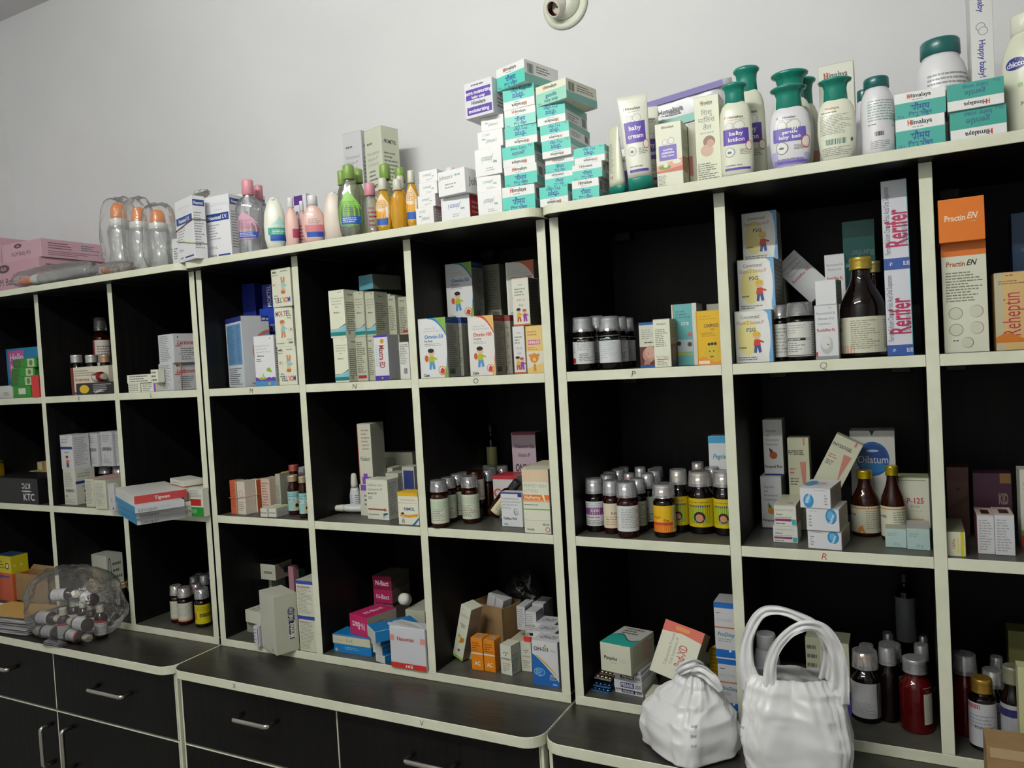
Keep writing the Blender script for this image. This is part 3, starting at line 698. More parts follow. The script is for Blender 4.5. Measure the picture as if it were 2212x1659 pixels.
for i, (uc, v1, w, lb) in enumerate(((266, 428, 44, 'crumpled clear bag round the leftmost standing feeding bottle'), (309, 428, 41, 'clear bag with a twisted top round the middle feeding bottle'), (350, 440, 41, 'clear bag round the right standing feeding bottle'))):
    A = Vector((0, .032, T)); x = slide(A, Vector((1, 0, 0)), u=uc); h = slide(Vector((x, .032, T)), Vector((0, 0, 1)), v=v1); r = abs(slide(A, Vector((1, 0, 0)), u=uc + w / 2) - x)
    film('clear_bag', lb, 'plastic bag', (x, .032, T + h / 2 + .001), (r * 1.0, r * 1.0, h / 2 * .99), i * 3.1 + 1, amp=.07, p=3.4)
# lying bottle in a bag and a small flat bag
a = aty(40, 592, -.012); b = aty(195, 572, -.012); zc = T + .021
d = (Vector((a.x, 0, 0)) - Vector((b.x, 0, 0))).length
Mx = Matrix.Translation(Vector((b.x, -.012, zc))) @ Matrix.Rotation(-math.pi / 2, 4, 'Y')
feeding_bottle('bagged feeding bottle lying on its side before the pink kit cartons', 0, 0, 0, 10, 0, None, M=(Mx, .0175, d))
film('clear_bag', 'clear bag round the lying feeding bottle, tied at its right end', 'plastic bag', ((a.x + b.x) / 2, -.012, T + .027), (d * .56, .027, .025), 5.5, amp=.12, p=3)
a = aty(200, 588, -.02); b = aty(286, 575, -.02)
film('clear_bag', 'small flat clear bag with a dull orange cap inside, right of the lying bottle', 'plastic bag', ((a.x + b.x) / 2, -.020, T + .0165), (abs(b.x - a.x) / 2, .017, .0155), 8.2, amp=.15, p=2.4)
mb = MB(); mb.prof([(0, .009, .009), (.016, .008, .008), (.02, .004, .004)], paint('b0703f', .4), 18); o = mb.build('bottle_cap', loc=(aty(232, 580, -.02).x, -.020, T + .012), rot=(0, math.radians(-80), 0)); tag(o, 'dull orange bottle cap inside the small flat bag', 'cap')
film('clear_bag', 'crumpled olive film scrap lying on the blue-bannered cartons', 'plastic bag', (aty(430, 425, .0).x, .0, T + .158), (.030, .02, .008), 2.2, mat=clear('olive_film', (.75, .76, .6, 1), .3, .2, .1, bump=.8, white=.4), amp=.5, p=1.6, rot=(0, math.radians(-25), .2))
# ------------------------------------------------------------------ soft shaped bottles
def flask(label, uL, uR, vT, y, secs, bodym, capsecs, capm, name='lotion_bottle', lab=None, p=2.3, yaw=None, group=None, depth=.55, z0=None, extra=None, capp=2.0, n=32, inner=None, cat='bottle'):
    """secs: (z fraction, half width fraction, depth fraction of that) ; whole height reaches row vT"""
    z0 = T if z0 is None else z0
    P, a, h = bspot(uL, uR, vT, z0, y)
    if yaw is None: yaw = math.degrees(math.atan2(CP.x - P.x, P.y - CP.y)) * .8
    dd = secs[2][2] if len(secs[2]) > 2 else depth; cy, sy = math.cos(math.radians(yaw)), math.sin(math.radians(yaw)); P = clear_spot(P, math.hypot(a * cy, a * dd * sy), math.hypot(a * sy, a * dd * cy), h)
    R = empty(name, P + Vector((0, 0, .0003)), (0, 0, math.radians(yaw))); tag(R, label, cat, group)
    S1 = [(z * h, w * a, w * a * (depth if len(t) < 1 else t[0])) for z, w, *t in secs]
    mb = MB(); mb.prof(S1, bodym, n, p); mb.build('bottle_body', R)
    if inner: mb = MB(); mb.prof([(z + .0015, x * .93, q * .9) for z, x, q in S1 if z < inner[0] * h], inner[1], n, p); mb.build('liquid', R)
    mb = MB(); mb.prof([(z * h, w * a, w * a * (t[0] if t else 1)) for z, w, *t in capsecs], capm, 28, capp); mb.build('cap', R)
    for (v0, v1, cover, face, ops) in (lab or []):
        mb = MB(); s = wrap(mb, S1, v0 * h, v1 * h, cover, math.radians(face), p); s.ops(ops); mb.build('label', R)
    return R
WH = paint('e2e5d6', .32, coat=.2); WH2 = paint('dcdce0', .32, coat=.2); TC = paint('0d7f6d', .28, coat=.3)
DROPB = [(0, .66, .6), (.02, .76, .6), (.10, .88, .58), (.25, .97, .55), (.42, 1, .52), (.56, .93, .5), (.66, .78, .5), (.73, .58, .6), (.78, .38, .9), (.80, .36, 1)]
OILB = [(0, .82, .6), (.02, .90, .6), (.15, .86, .55), (.40, .93, .52), (.60, 1, .5), (.68, .92, .5), (.74, .66, .55), (.78, .36, .9), (.82, .34, 1)]
CAPB = [(.79, .38), (.80, .44), (.985, .42), (1, .38)]
CLR = clear('clear_bottle', (.80, .81, .82, 1), .4, .08, .08, white=.10)
LBL = lambda c1, c2, c3='1c49a6': [('drop', .5, .02, .98, .46, c1), ('r', .24, .10, .86, .30, c3), ('l', .3, .14, .8, .28, 3, 'd8e0f0'), ('l', .3, .40, .7, .70, 6, c2), ('b', .35, .03, .65, .075, G)]
flask('clear baby oil bottle with a pink cap, beside the blue-bannered cartons', 514, 575, 390, -.012, OILB, CLR, CAPB, paint('d8949f', .4), 'oil_bottle', [(.16, .58, .46, -20, LBL('cf9fb2', 'a87088'))])
flask('second clear pink-capped oil bottle standing just behind the first', 545, 590, 401, .035, OILB, CLR, CAPB, paint('cf8a96', .4), 'oil_bottle')
flask('plump white lotion bottle with a teal and blue drop label', 573, 622, 427, -.012, [(0, .6, .6), (.03, .78, .6), (.2, .96, .6), (.45, 1, .6), (.7, .88, .6), (.88, .62, .6), (.97, .36, .6), (1, .1, .6)], WH, [(.93, .3), (.985, .28), (1, .2)], WH, lab=[(.10, .64, .46, 25, [('drop', .55, 0, 1, .42, 'a9d4c8'), ('r', .16, .30, .92, .56, '2f9a88'), ('r', .22, .10, .88, .30, '1f4fae'), ('l', .3, .34, .8, .5, 3, 'dfeee9')])])
PINKB = paint('dcb6ab', .35, coat=.2)
flask('slim pink lotion bottle with a white cap between the plump white and drop-label bottles', 618, 649, 428, -.008, DROPB, PINKB, CAPB, WH2, lab=[(.05, .5, .3, 60, [('r', 0, .3, 1, .7, 'b03a60')])])
carton('white box with a purple corner peeping between the pink lotion bottles', 639, 668, 423, T, .055, .03, 'dcdce2', {'F': [('r', .1, .82, .75, .98, '5a2f86'), ('t', 'flox', .55, .66, .10, DK, {'maxw': .8})]})
flask('pink baby lotion bottle with a pink and blue drop label facing out', 655, 706, 423, -.012, DROPB, PINKB, CAPB, WH2, lab=[(.08, .62, .42, 10, [('drop', .5, 0, 1, .44, 'd9b7ad'), ('r', .15, .28, .88, .55, 'c9757d'), ('r', .2, .08, .84, .28, '1f4fae'), ('l', .3, .58, .7, .8, 3, '9a7a74')])])
flask('pink lotion bottle whose red-marked side faces out, left of the drop-label one', 646, 668, 435, .02, DROPB, paint('dba9ad', .35), CAPB, WH2, lab=[(.1, .55, .5, 0, [('l', .2, .1, .8, .9, 5, 'b8324a')])])
flask('large plain white lotion bottle left of the green shampoo bottles', 690, 735, 418, .005, [(0, .7, .6), (.03, .85, .6), (.3, 1, .6), (.6, .96, .6), (.85, .7, .6), (.97, .4, .6), (1, .1, .6)], paint('dccfc2', .35), [(.9, .32), (1, .28)], WH2)
GRB = clear('green_bottle', (.50, .58, .28, 1), .35, .08, .10, white=.10); GRC = paint('7fa04a', .4)
GSH = 'green shampoo bottles'
flask('green baby shampoo bottle in front, green drop label and blue panel', 733, 790, 358, -.012, DROPB, GRB, [(.80, .42), (.81, .46), (.985, .44), (1, .40)], GRC, 'shampoo_bottle', [(.12, .66, .42, -5, LBL('7fc043', '4d8a2a', '1456a8'))], group=GSH)
flask('green shampoo bottle whose cap shows left behind the front one', 731, 762, 370, .035, DROPB, GRB, [(.80, .5), (.81, .56), (.985, .54), (1, .48)], GRC, 'shampoo_bottle', group=GSH)
flask('green shampoo bottle whose cap shows right behind the front one', 768, 798, 366, .03, DROPB, GRB, [(.80, .6), (.81, .64), (.985, .62), (1, .5)], GRC, 'shampoo_bottle', group=GSH)
flask('green-capped bottle behind the orange shampoo bottles, left one', 822, 858, 357, .06, DROPB, GRB, [(.80, .62), (.81, .68), (.985, .66), (1, .6)], GRC, 'shampoo_bottle', group=GSH)
flask('green-capped bottle behind the orange shampoo bottles, right one', 850, 884, 362, .075, DROPB, GRB, [(.80, .62), (.81, .68), (.985, .66), (1, .6)], GRC, 'shampoo_bottle', group=GSH)
flask('small clear bottle with a pink cap between green and orange bottles', 789, 820, 397, -.005, [(0, .8, .6), (.02, .9, .6), (.5, 1, .6), (.68, .85, .6), (.76, .6, .8), (.8, .5, 1)], clear('pinkish_bottle', (.72, .66, .56, 1), .35, .08, .10, white=.12), [(.76, .72), (.77, .76), (.985, .74), (1, .68)], paint('cf8a9a', .4), 'oil_bottle', [(.1, .6, .3, 20, [('l', .2, .1, .8, .9, 5, '8a2f3a')])])
ORB = glass('orange_shampoo', (.88, .50, .03, 1), .08, .55); WCAP = paint('cfcfbf', .35); OL = lambda: [('drop', .5, 0, 1, .46, 'e0a532'), ('drop', .5, .45, 1, .40, 'e3c9a8'), ('r', .12, .08, .8, .27, '1a56ae'), ('l', .25, .55, .7, .8, 5, 'a8865a'), ('r', .7, .3, .84, .6, 'e8e4da')]
GO = 'orange shampoo bottles with clear white caps'
OC = [(.78, .52), (.79, .56), (.985, .5), (1, .44)]
flask('leftmost orange baby shampoo bottle, its drop label facing out', 815, 850, 386, -.012, DROPB, ORB, OC, WCAP, 'shampoo_bottle', [(.08, .72, .40, -15, OL())], group=GO)
flask('orange shampoo bottle in the middle, side on with a bright streak', 846, 882, 388, -.008, DROPB, ORB, OC, WCAP, 'shampoo_bottle', group=GO)
flask('rightmost orange shampoo bottle with label, beside the white soap boxes', 880, 909, 369, -.010, DROPB, ORB, OC, WCAP, 'shampoo_bottle', [(.1, .76, .42, -10, OL())], group=GO)
flask('orange shampoo bottle hidden behind the middle one, only cap and shoulder visible', 856, 886, 381, .030, DROPB, ORB, OC, WCAP, 'shampoo_bottle', group=GO)
flask('white round-capped bottle behind the tipped white soap carton', 948, 986, 358, .05, DROPB, WH2, OC, WH2)
# ------------------------------------------------------------------ right half of the top board
def tube_pack(label, uL, uR, vT, y, ops, yaw=None, capf=.13, body='dfe2d2', capm=None, tw=1.0, lean=0, group=None):
    """squeeze tube standing on its cap: round at the cap, flat crimp at the top"""
    P, a, h = bspot(uL, uR, vT, T, y); R = empty('cream_tube', P + Vector((0, 0, .0003 + abs(lean) * .0006)))
    if yaw is None: yaw = math.degrees(math.atan2(CP.x - P.x, P.y - CP.y)) * .8
    R.rotation_euler = (0, math.radians(lean), math.radians(yaw)); tag(R, label, 'cream tube', group)
    z0 = h * capf; b0 = a * .62
    secs = [(z0, a * .94, b0 * .94)] + [(z0 + (h - z0) * t, a * (.94 + (tw - .94) * t), b0 * (1 - t) ** .8 * .94 + .0008) for t in (.1, .25, .4, .55, .7, .82, .9, .95)] + [(h, a * tw, .0008)]
    mb = MB(); mb.prof(secs, paint(body, .3, coat=.2), 30, 2.2)
    s = wrap(mb, secs, z0 + .004, h * .96, .36, 0, 2.2); s.ops(ops); mb.build('tube_body', R)
    mb = MB(); mb.prof([(0, a * .97, b0 * .97), (z0 * .9, a, b0), (z0, a * .97, b0 * .97)], capm or TC, 30, 2.2); mb.build('cap', R)
    return R
def hb(pu0=.26, pu1=.62, words=('baby', 'cream'), c=PU, top=.88, foot=True, mid='c9574a'):
    L = [('t', 'Himalaya', .5, top, .036, DK, {'maxw': .62}), ('t', 'H', .24, top, .046, 'c44a2c', {'maxw': .1}), ('l', .3, top - .055, .75, top - .04, 1, '9a9a8c', .5),
         ('c', .36, pu1 + .045, .11, 'b9bcb4'), ('c', .36, pu1 + .045, .09, 'e2e4dc'), ('c', .58, pu1 + .045, .13, 'b9bcb4'), ('c', .58, pu1 + .045, .105, 'e2e4dc'), ('r', .14, pu0 + .12, .84, pu1, c)]
    k = (pu1 - pu0 - .12) / (len(words) + .6)
    for i, w in enumerate(words): L.append(('t', w, .5, pu1 - k * (i + .75), min(k * .72, .06), 'eceaf4', {'maxw': .6}))
    L += [('c', .84, pu0 + .09, .14, mid), ('c', .84, pu0 + .09, .115, 'e6e4d8'), ('c', .34, pu0 + .01, .14, '8c918c'), ('c', .34, pu0 + .01, .12, 'e4e6dc'), ('e', .34, pu0 + .005, .06, .02, '4b6a72'), ('l', .55, pu0 - .04, .9, pu0 + .05, 4, '8f928c')]
    if foot: L += [('l', .2, .085, .85, .13, 1, '8f928c'), ('r', .16, .035, .86, .07, c)]
    return L
GT = 'cream tubes standing on teal caps'
tube_pack('small cream tube standing edge-on, right of the short teal soap stack', 1314, 1358, 275, -.018, [('l', .25, .2, .6, .75, 22, '8c8f7c'), ('t', 'H', .4, .12, .06, 'b0503a', {'maxw': .3})], yaw=-22, capf=.12, tw=.62, lean=-2, group=GT, body='cfd2ba')
tube_pack('large cream tube with purple panel, standing on a teal cap', 1358, 1414, 208, -.024, hb(.30, .70, ('baby', 'cream')), capf=.13, tw=1.16, lean=-3, group=GT)
tube_pack('second cream tube mostly hidden behind the large purple-panelled tube', 1388, 1430, 232, .035, hb(.2, .6, ('baby', 'cream')), capf=.12, tw=1.05, group=GT)
soap('purple-edged soap box lying behind the two cream tubes', 1338, 1362, 325, T, y=.06, d=.05, grp=None, band=PU)
CAL = HIM(.93, .036)[:2] + [('c', .36, .70, .11, 'a9aca4'), ('c', .36, .70, .09, 'e2e4dc'), ('c', .60, .71, .13, 'a9aca4'), ('c', .60, .71, .105, 'e2e4dc'), ('r', .12, .42, .80, .65, '7668b8'), ('t', 'soothing', .46, .585, .03, 'eceaf4', {'maxw': .4}), ('t', 'calamine', .46, .54, .04, 'eceaf4', {'maxw': .5}), ('t', 'baby lotion', .46, .49, .03, 'eceaf4', {'maxw': .5}), ('f', 0, 1, .25, lambda u: .35 + .08 * u, 'dba58c'), ('f', 0, 1, .235, lambda u: .26 + .05 * u, 'c9705a'), ('e', .32, .315, .24, .03, '5f9a3c'), ('c', .36, .345, .09, 'dfe6c8'), ('e', .78, .38, .16, .035, 'e9e7da'), ('l', .05, .03, .4, .2, 8, '9a9a8c')]
CALR = [('l', .1, .55, .9, .9, 10, '8c8f7c'), ('p', [(0, .25), (.6, .22), (.9, .5), (0, .45)], 'b59a7a')]
carton('calamine lotion carton with purple panel and green leaves, right of the tubes', 1421, 1477, 270, T, -.022, .05, 'dfe1cc', {'F': CAL, 'R': CALR})
carton('grey-olive side of a second lotion carton behind the calamine one', 1492, 1508, 268, T, .02, .035, 'b9bba6', {'F': [('r', 0, .2, .5, .5, 'b0665a')], 'R': CALR})
HIN = HIM(.92, .04)[:2] + [('l', .3, .88, .75, .9, 1, '9a9a8c', .5), ('t', 'िशशु', .5, .80, .055, G, {'bold': False}), ('t', 'मािलश', .48, .715, .055, G, {'bold': False}), ('t', 'तेल', .5, .63, .055, G, {'bold': False}), ('l', .2, .55, .8, .58, 1, 'a9aaa0'), ('e', .55, .46, .24, .07, '8a6a58'), ('e', .45, .36, .26, .07, 'c9ab96'), ('e', .6, .44, .15, .045, 'c49c84'), ('l', .05, .02, .9, .22, 8, '6f7064')]
carton('tall cream baby oil carton with Hindi lettering and a mother-and-baby picture', 1507, 1560, 212, T, -.022, .05, 'dcdfc6', {'F': HIN, 'R': CALR})
HLB = [(0, .90, .62), (.015, .98, .62), (.1, 1, .6), (.35, 1, .58), (.58, .98, .58), (.69, .94, .56), (.755, .82, .56), (.79, .62, .6), (.80, .56, .62)]
HBB = [(0, .76, .62), (.015, .82, .62), (.15, .92, .6), (.35, 1, .58), (.52, .97, .58), (.65, .88, .56), (.71, .74, .56), (.735, .62, .6), (.74, .58, .62)]
HCAP = [(.78, .56, .66), (.79, .61, .66), (.89, .58, .66), (.945, .62, .7), (.965, .75, .8), (.982, .78, .8), (1, .68, .8)]
HCAP2 = [(.73, .58, .66), (.74, .62, .66), (.88, .58, .66), (.945, .66, .72), (.965, .84, .8), (.985, .87, .8), (1, .76, .8)]
IV = paint('dde0cb', .3, coat=.25)
GB = 'white bottles with teal flip caps on the top board'
flask('white baby lotion bottle with a purple panel and teal cap, right of the Hindi carton', 1547, 1617, 186, -.020, HLB, IV, HCAP, TC, lab=[(.03, .74, .36, 0, hb(.30, .66, ('baby', 'lotion'), top=.84))], p=2.6, group=GB)
flask('tallest white bottle with a teal cap, behind the lotion bottle', 1586, 1660, 148, .045, HLB, IV, HCAP, TC, lab=[(.03, .74, .36, 0, hb(.30, .66, ('baby', 'lotion'), top=.80))], p=2.6, group=GB)
flask('white baby bath bottle with purple panel and lilac bubbles', 1664, 1756, 190, -.020, HBB, WH2, HCAP2, TC, lab=[(.02, .70, .36, 0, [('r', 0, 0, 1, .10, '8f84c6'), ('r', 0, .10, .22, .26, 'b9b2dc'), ('r', .8, .08, 1, .2, 'b9b2dc')] + hb(.30, .66, ('gentle', 'baby bath'), top=.86, c='6a5cb0'))], p=2.5, group=GB)
flask('larger teal-capped bottle behind the baby bath bottle, its wide cap rim showing', 1668, 1762, 158, .045, HBB, IV, HCAP2, TC, p=2.5, group=GB)
flask('cream bottle behind the bath bottle on its right side', 1710, 1776, 172, .085, HBB, paint('c9cbb6', .3), HCAP2, TC, lab=[(.05, .4, .3, 20, [('r', 0, .1, 1, .6, 'c08a78')])], p=2.5, group=GB)
carton('tall cream carton standing behind the shampoo bottle, lettering at its top', 1772, 1853, 146, T, .095, .04, 'd3d5c6', {'F': [('t', 'Himalaya', .5, .90, .055, DK, {'maxw': .66}), ('t', 'H', .2, .90, .065, 'c44a2c', {'maxw': .1}), ('t', 'SINCE 1930', .5, .84, .025, G, {'maxw': .66, 'bold': False}), ('c', .36, .73, .14, '8c8f8c'), ('c', .36, .73, .12, 'd6d8c8'), ('c', .62, .74, .14, '8c8f8c'), ('c', .62, .74, .12, 'd6d8c8'), ('r', .14, .3, .8, .68, '8b80c4')]}, yaw=0)
flask('white shampoo bottle turned back to front, barcode and small print showing', 1768, 1853, 173, -.020, HBB, IV, HCAP2, TC, lab=[(.02, .70, .36, 0, [('t', 'Himalaya', .4, .90, .045, 'a85a4a', {'maxw': .45}), ('l', .12, .80, .8, .85, 1, '77796c'), ('l', .08, .42, .9, .78, 13, '96988c'), ('b', .25, .24, .68, .34, '2f7a6c'), ('c', .86, .3, .05, '2f7a6c'), ('l', .08, .04, .9, .2, 5, '96988c')])], p=2.5, group=GB)
JAR = [(0, .93), (.015, 1), (.08, 1), (.60, 1), (.70, .97), (.78, .86), (.83, .72), (.88, .68)]
JCAP = [(.865, .73), (.87, .76), (.985, .75), (1, .70)]
TC2 = paint('17605c', .3, coat=.3)
def jar(lb, uL, uR, vT, y, z0=None, lab=None, bm=None, caps=JCAP, cm=None, group='powder jars with dark teal caps', name='powder_jar', secs=JAR):
    return flask(lb, uL, uR, vT, y, [(z, w, 1) for z, w in secs], bm or WH2, caps, cm or TC2, name, lab, 2.0, 0, group, 1, z0, cat='jar')
JL = [('l', .05, .55, .95, .95, 8, '8fa9a0'), ('l', .05, .48, .4, .52, 1, '77796c'), ('t', 'Net Wt.', .72, .46, .03, G, {'maxw': .2}), ('p', [(.72, .08), (.95, .08), (.95, .34), (.72, .34)], '2c7a68'), ('l', .1, .04, .6, .2, 5, '8c8f8c'), ('b', .2, .28, .4, .36)]
jar('white powder jar with a dark teal cap, small print towards the front', 1862, 1936, 171, -.006, lab=[(.03, .72, .42, 35, JL)])
jar('powder jar half hidden behind the front one, only cap edge and shoulder visible', 1852, 1890, 197, .09)
SP = 'teal and white soap boxes at the right end of the top board'
soap('lower left teal soap box at the right end, blue Hindi lettering', 1928, 2043, 262, T, y=-.030, grp=SP, d=.055, band='43ab9c')
zs = top()
soap('upper left teal soap box at the right end, blue Hindi lettering', 1926, 2044, 207, zs, y=-.030, grp=SP, d=.055, band='43ab9c')
soap('lower right teal soap box at the right end, lettering upside down', 2054, 2176, 244, T, y=-.026, mr=True, up=True, grp=SP, d=.055, band='3aa293')
soap('upper right teal soap box at the right end, lettering upside down', 2047, 2170, 187, top(), y=-.030, mr=True, up=True, grp=SP, d=.055, band='3aa293')
jar('big white jar with a dark teal cap behind the right-end soap boxes', 1981, 2098, 91, .075, lab=[(.35, .72, .42, 35, [('l', .05, .1, .95, .9, 8, '8c9690')])])
mb = None
carton('tall narrow white carton beside the white cream-capped powder bottle, lettering running down it', 2106, 2155, -60, T, .045, .07, 'd0d2cf', {'F': [('t', 'Happy baby!', .5, .50, .030, '3b3f8f', {'rot': -90, 'maxw': .5}), ('t', 'baby', .5, .80, .030, '3b3f8f', {'rot': -90, 'maxw': .3}), ('c', .45, .68, .22, '8a8f9a'), ('c', .45, .68, .18, 'cfd1ce'), ('c', .55, .655, .22, '8a8f9a'), ('c', .55, .655, .18, 'cfd1ce'), ('c', .45, .33, .12, '2f8fa0')]})
jar('big cream powder bottle with an oval blue badge, at the right edge', 2148, 2262, 38, .02, lab=[(.1, .70, .5, 30, [('e', .14, .80, .16, .10, 'd9d6cc'), ('e', .14, .80, .15, .085, '25307f'), ('t', 'chicco', .14, .80, .08, 'eeeeee', {'maxw': .25}), ('c', .45, .78, .05, 'b9bba9'), ('c', .2, .5, .035, '96b87a'), ('t', 'powder', .32, .26, .05, '5a5c50', {'maxw': .25})])], bm=paint('d3d6c0', .3), caps=[(.84, .56), (.85, .6), (.985, .58), (1, .54)], cm=paint('d6d8c6', .35), group=None, secs=[(0, .95), (.02, 1), (.5, 1), (.62, .97), (.72, .88), (.79, .72), (.83, .58), (.85, .56)])
# soft wipes packs lying behind the calamine carton
def pack(label, M, w, h, d, body, ops, seed, group=None):
    mb = MB(); rings = []; n = 26
    secs = []
    for i in range(13):
        t = i / 12; x = (t - .5) * w; e = min(1, min(t, 1 - t) * 7) ** .6
        r = []
        for j in range(n):
            a = 2 * math.pi * j / n; ca, sa = math.cos(a), math.sin(a); q = 3.2
            yy = d / 2 * math.copysign(abs(ca) ** (2 / q), ca) * max(e, .04); zz = h / 2 * math.copysign(abs(sa) ** (2 / q), sa)
            v = Vector((x, yy, zz)); k = .0022 * noise.noise(Vector((x * 40 + seed, yy * 60, zz * 60)))
            r.append((x + k, yy + k * 2, zz + k * 1.5))
        rings.append(r)
    mb.loft(rings, body)
    s = Surf(mb, lambda u, v, o: (u - w * .42, -d / 2 - .0016 - o, v - h * .40), w * .84, h * .8); s.ops(ops)
    o = mb.build('wipes_pack'); o.matrix_world = M; return tag(o, label, 'wipes pack', group)
PW = paint('cdced4', .28, coat=.4)
a = aty(1412, 262, .085); b = aty(1500, 232, .085); w = (b - a).length
WIP = [('t', 'Himalaya', .3, .62, .13, DK, {'maxw': .5}), ('t', 'H', .06, .62, .17, 'c44a2c', {'maxw': .07}), ('l', .08, .46, .6, .54, 1, G), ('f', 0, 1, .18, lambda u: .42 - .06 * u, '7dbfae'), ('r', 0, .84, 1, 1, '5a4a9c'), ('r', 0, 0, 1, .14, 'd6d7da')]
P = Vector((aty(1490, 245, .085).x, .085, T))
L1 = Matrix.Translation(Vector((P.x + .000, .10, T + .112))) @ Matrix.Rotation(math.radians(2), 4, 'Z') @ Matrix.Rotation(math.radians(-6), 4, 'Y')
pack('lower wipes pack standing behind the calamine carton, purple and teal bands', Matrix.Translation(Vector((P.x, .105, T + .0475))) , .165, .09, .05, PW, [('r', 0, .7, 1, .95, '5a4a9c'), ('r', 0, .2, 1, .45, '7dbfae')], 3, 'baby wipes packs')
pack('upper wipes pack with a purple top edge, tilted behind the calamine carton', L1 @ Matrix.Translation((0, 0, .041)), .165, .085, .05, PW, WIP, 9, 'baby wipes packs')
# ================================================================== upper row of bays
Z = Z1
def C(*a, **k): return carton(*a, **k)
TXT = lambda n=14, c=G: [('l', .1, .08, .92, .92, n, c)]
WHT = 'e4e6e3'; CRM = 'dfe1cd'; CRW = 'cfd1bd'
# bay left of K
C('bright blue carton with a pink square behind the green soap packs', 0, 96, 757, Z, .10, .04, '2f86b4', {'F': [('r', .06, .36, .52, .96, 'c4609c'), ('t', 'Hello', .30, .82, .15, 'e4dfe6', {'maxw': .4}), ('t', 'baby', .28, .62, .15, 'e4dfe6', {'maxw': .36}), ('p', [(0, 0), (.2, .0), (.05, .18), (0, .16)], 'cfe0e6'), ('r', .72, .1, 1, .5, '1d6a9c')]}, lid=False)
GRP = '2a8a2c'
gp = [('r', .0, .08, .34, .92, '1f6a22'), ('r', .62, .06, .92, .94, 'b9c79a'), ('c', .77, .5, .07, '5a7a4a'), ('t', 'SAVE', .2, .5, .28, '7a5a3a', {'maxw': .2})]
for i, (lb, a, b, v) in enumerate((('bottom green wrapped soap pack in the short stack by the blue carton', 30, 68, 835), ('green wrapped soap pack second from the bottom beside the blue carton', 24, 74, 816), ('green wrapped soap pack third from the bottom beside the blue carton', 26, 76, 797), ('top green wrapped soap pack with a brown price patch', 29, 79, 777))):
    C(lb, a, b, v, Z if i == 0 else top(), .02 + .004 * (i % 2), .045, GRP, {'F': gp if i else [('r', .3, .3, .7, .8, 'cfd8c0')]}, 'soap_pack', 'soap pack', 'green wrapped soap packs', (1, -3, 2, -2)[i], lid=False)
C('bright red packet standing at the right of the green soap packs', 70, 85, 811, Z, -.003, .012, 'c4312e', {}, 'packet', 'packet', lid=False)
C('low white carton in front of the bright blue carton', -10, 28, 835, Z, .04, .04, 'cfd3cb', {'F': [('l', .5, .2, .95, .5, 2, G)]})
# bay K
SIL = 'c4c5c2'
for i, (a, b, lb) in enumerate(((157, 184, 'left silver-capped dark bottle behind the orange-lettered carton'), (189, 218, 'middle silver-capped dark bottle behind the orange-lettered carton'), (218, 246, 'right bottle with a coppery cap behind the orange-lettered carton'))):
    syrup(lb, a, b, 767, Z, .075, cup=False, cap=SIL if i < 2 else 'b5967c', group='dark bottles standing behind the carton in bay K', lab=None, capf=.80, neck=.8, sh=.6)
C('cream carton with orange lettering behind the lying red bottle', 156, 238, 795, Z, .030, .035, 'd8d3bf', {'F': [('r', 0, 0, .08, 1, '6e2418'), ('t', 'Kodermine', .3, .55, .12, 'b0452e', {'maxw': .42}), ('r', .06, .02, .2, .1, '2c4f96'), ('c', .3, .25, .05, 'b06a4a'), ('l', .1, .65, .7, .9, 3, '8f8a78')], 'L': TXT(8)})
C('black carton with a yellow lemon printed on its end', 166, 246, 829, Z, .001, .028, '1b1b1d', {'F': [('r', .0, .04, .42, .96, '241c22'), ('e', .22, .48, .13, .36, 'd3b01c'), ('l', .46, .15, .97, .9, 5, 'a9a9a9'), ('t', 'Lemon', .6, .3, .25, 'e0e0e0', {'maxw': .25, 'rot': 10})]}, lid=False)
ZLEM = top()
def lying(label, uc, vc, y, r, h, glassc, cap, ang, z, group=None, lab=None, capm=None, tilt=0, name='syrup_bottle'):
    """small bottle lying on its side; ang = turn of its cap end about the vertical"""
    A = Vector((0, y, z + r)); x = slide(A, Vector((1, 0, 0)), u=uc); R = tag(empty(name), label, 'bottle', group)
    secs = [(0, r * .9, r * .9), (h * .02, r, r), (h * .58, r, r), (h * .66, r * .86, r * .86), (h * .72, r * .6, r * .6), (h * .78, r * .45, r * .45)]
    mb = MB(); mb.prof(secs, glass('glass_' + glassc, hexl(AMBER.get(glassc, glassc)), .06, .6), 24); mb.build('bottle_body', R)
    if lab: mb = MB(); s = wrap(mb, secs, h * .1, h * .55, .6, 0); s.col(0, s.w, 0, s.h, lab[0], .00015); s.lay = 2; s.ops(lab[1]); mb.build('label', R)
    mb = MB(); screw_cap(mb, r * .6, h * .76, h, capm or paint(cap, .35, metal=.5)); mb.build('cap', R)
    R.matrix_world = Matrix.Translation((x, y, z + r + .0006)) @ Matrix.Rotation(ang, 4, 'Z') @ Matrix.Rotation(math.pi / 2 + tilt, 4, 'X')
    return R
lying('small red syrup bottle lying cap-first on the black lemon carton', 208, 812, .016, .0135, .062, 'a3121c', 'bdb5a0', math.radians(75), ZLEM + .0008, lab=('d9d3cc', []))
syrup('tall dark red bottle with a white label at the back right of bay K', 208, 246, 687, Z + .0, .155, cup=True, cap='8c8d8c', glassc='red', lab=('d9d0c2', [('r', 0, 0, .12, 1, 'd6cfbf'), ('r', .12, 0, .32, 1, '8c1420'), ('r', .55, .12, .95, .2, 'b32a2e'), ('l', .4, .3, .95, .8, 5, G)]), lz=(.36, .70), sh=.72, capf=.86, neck=.5)
C('white side of a carton at the right edge of bay K', 240, 252, 795, Z, .045, .03, 'd3d5d0', {'F': [('l', .2, .1, .9, .9, 9, G)]})
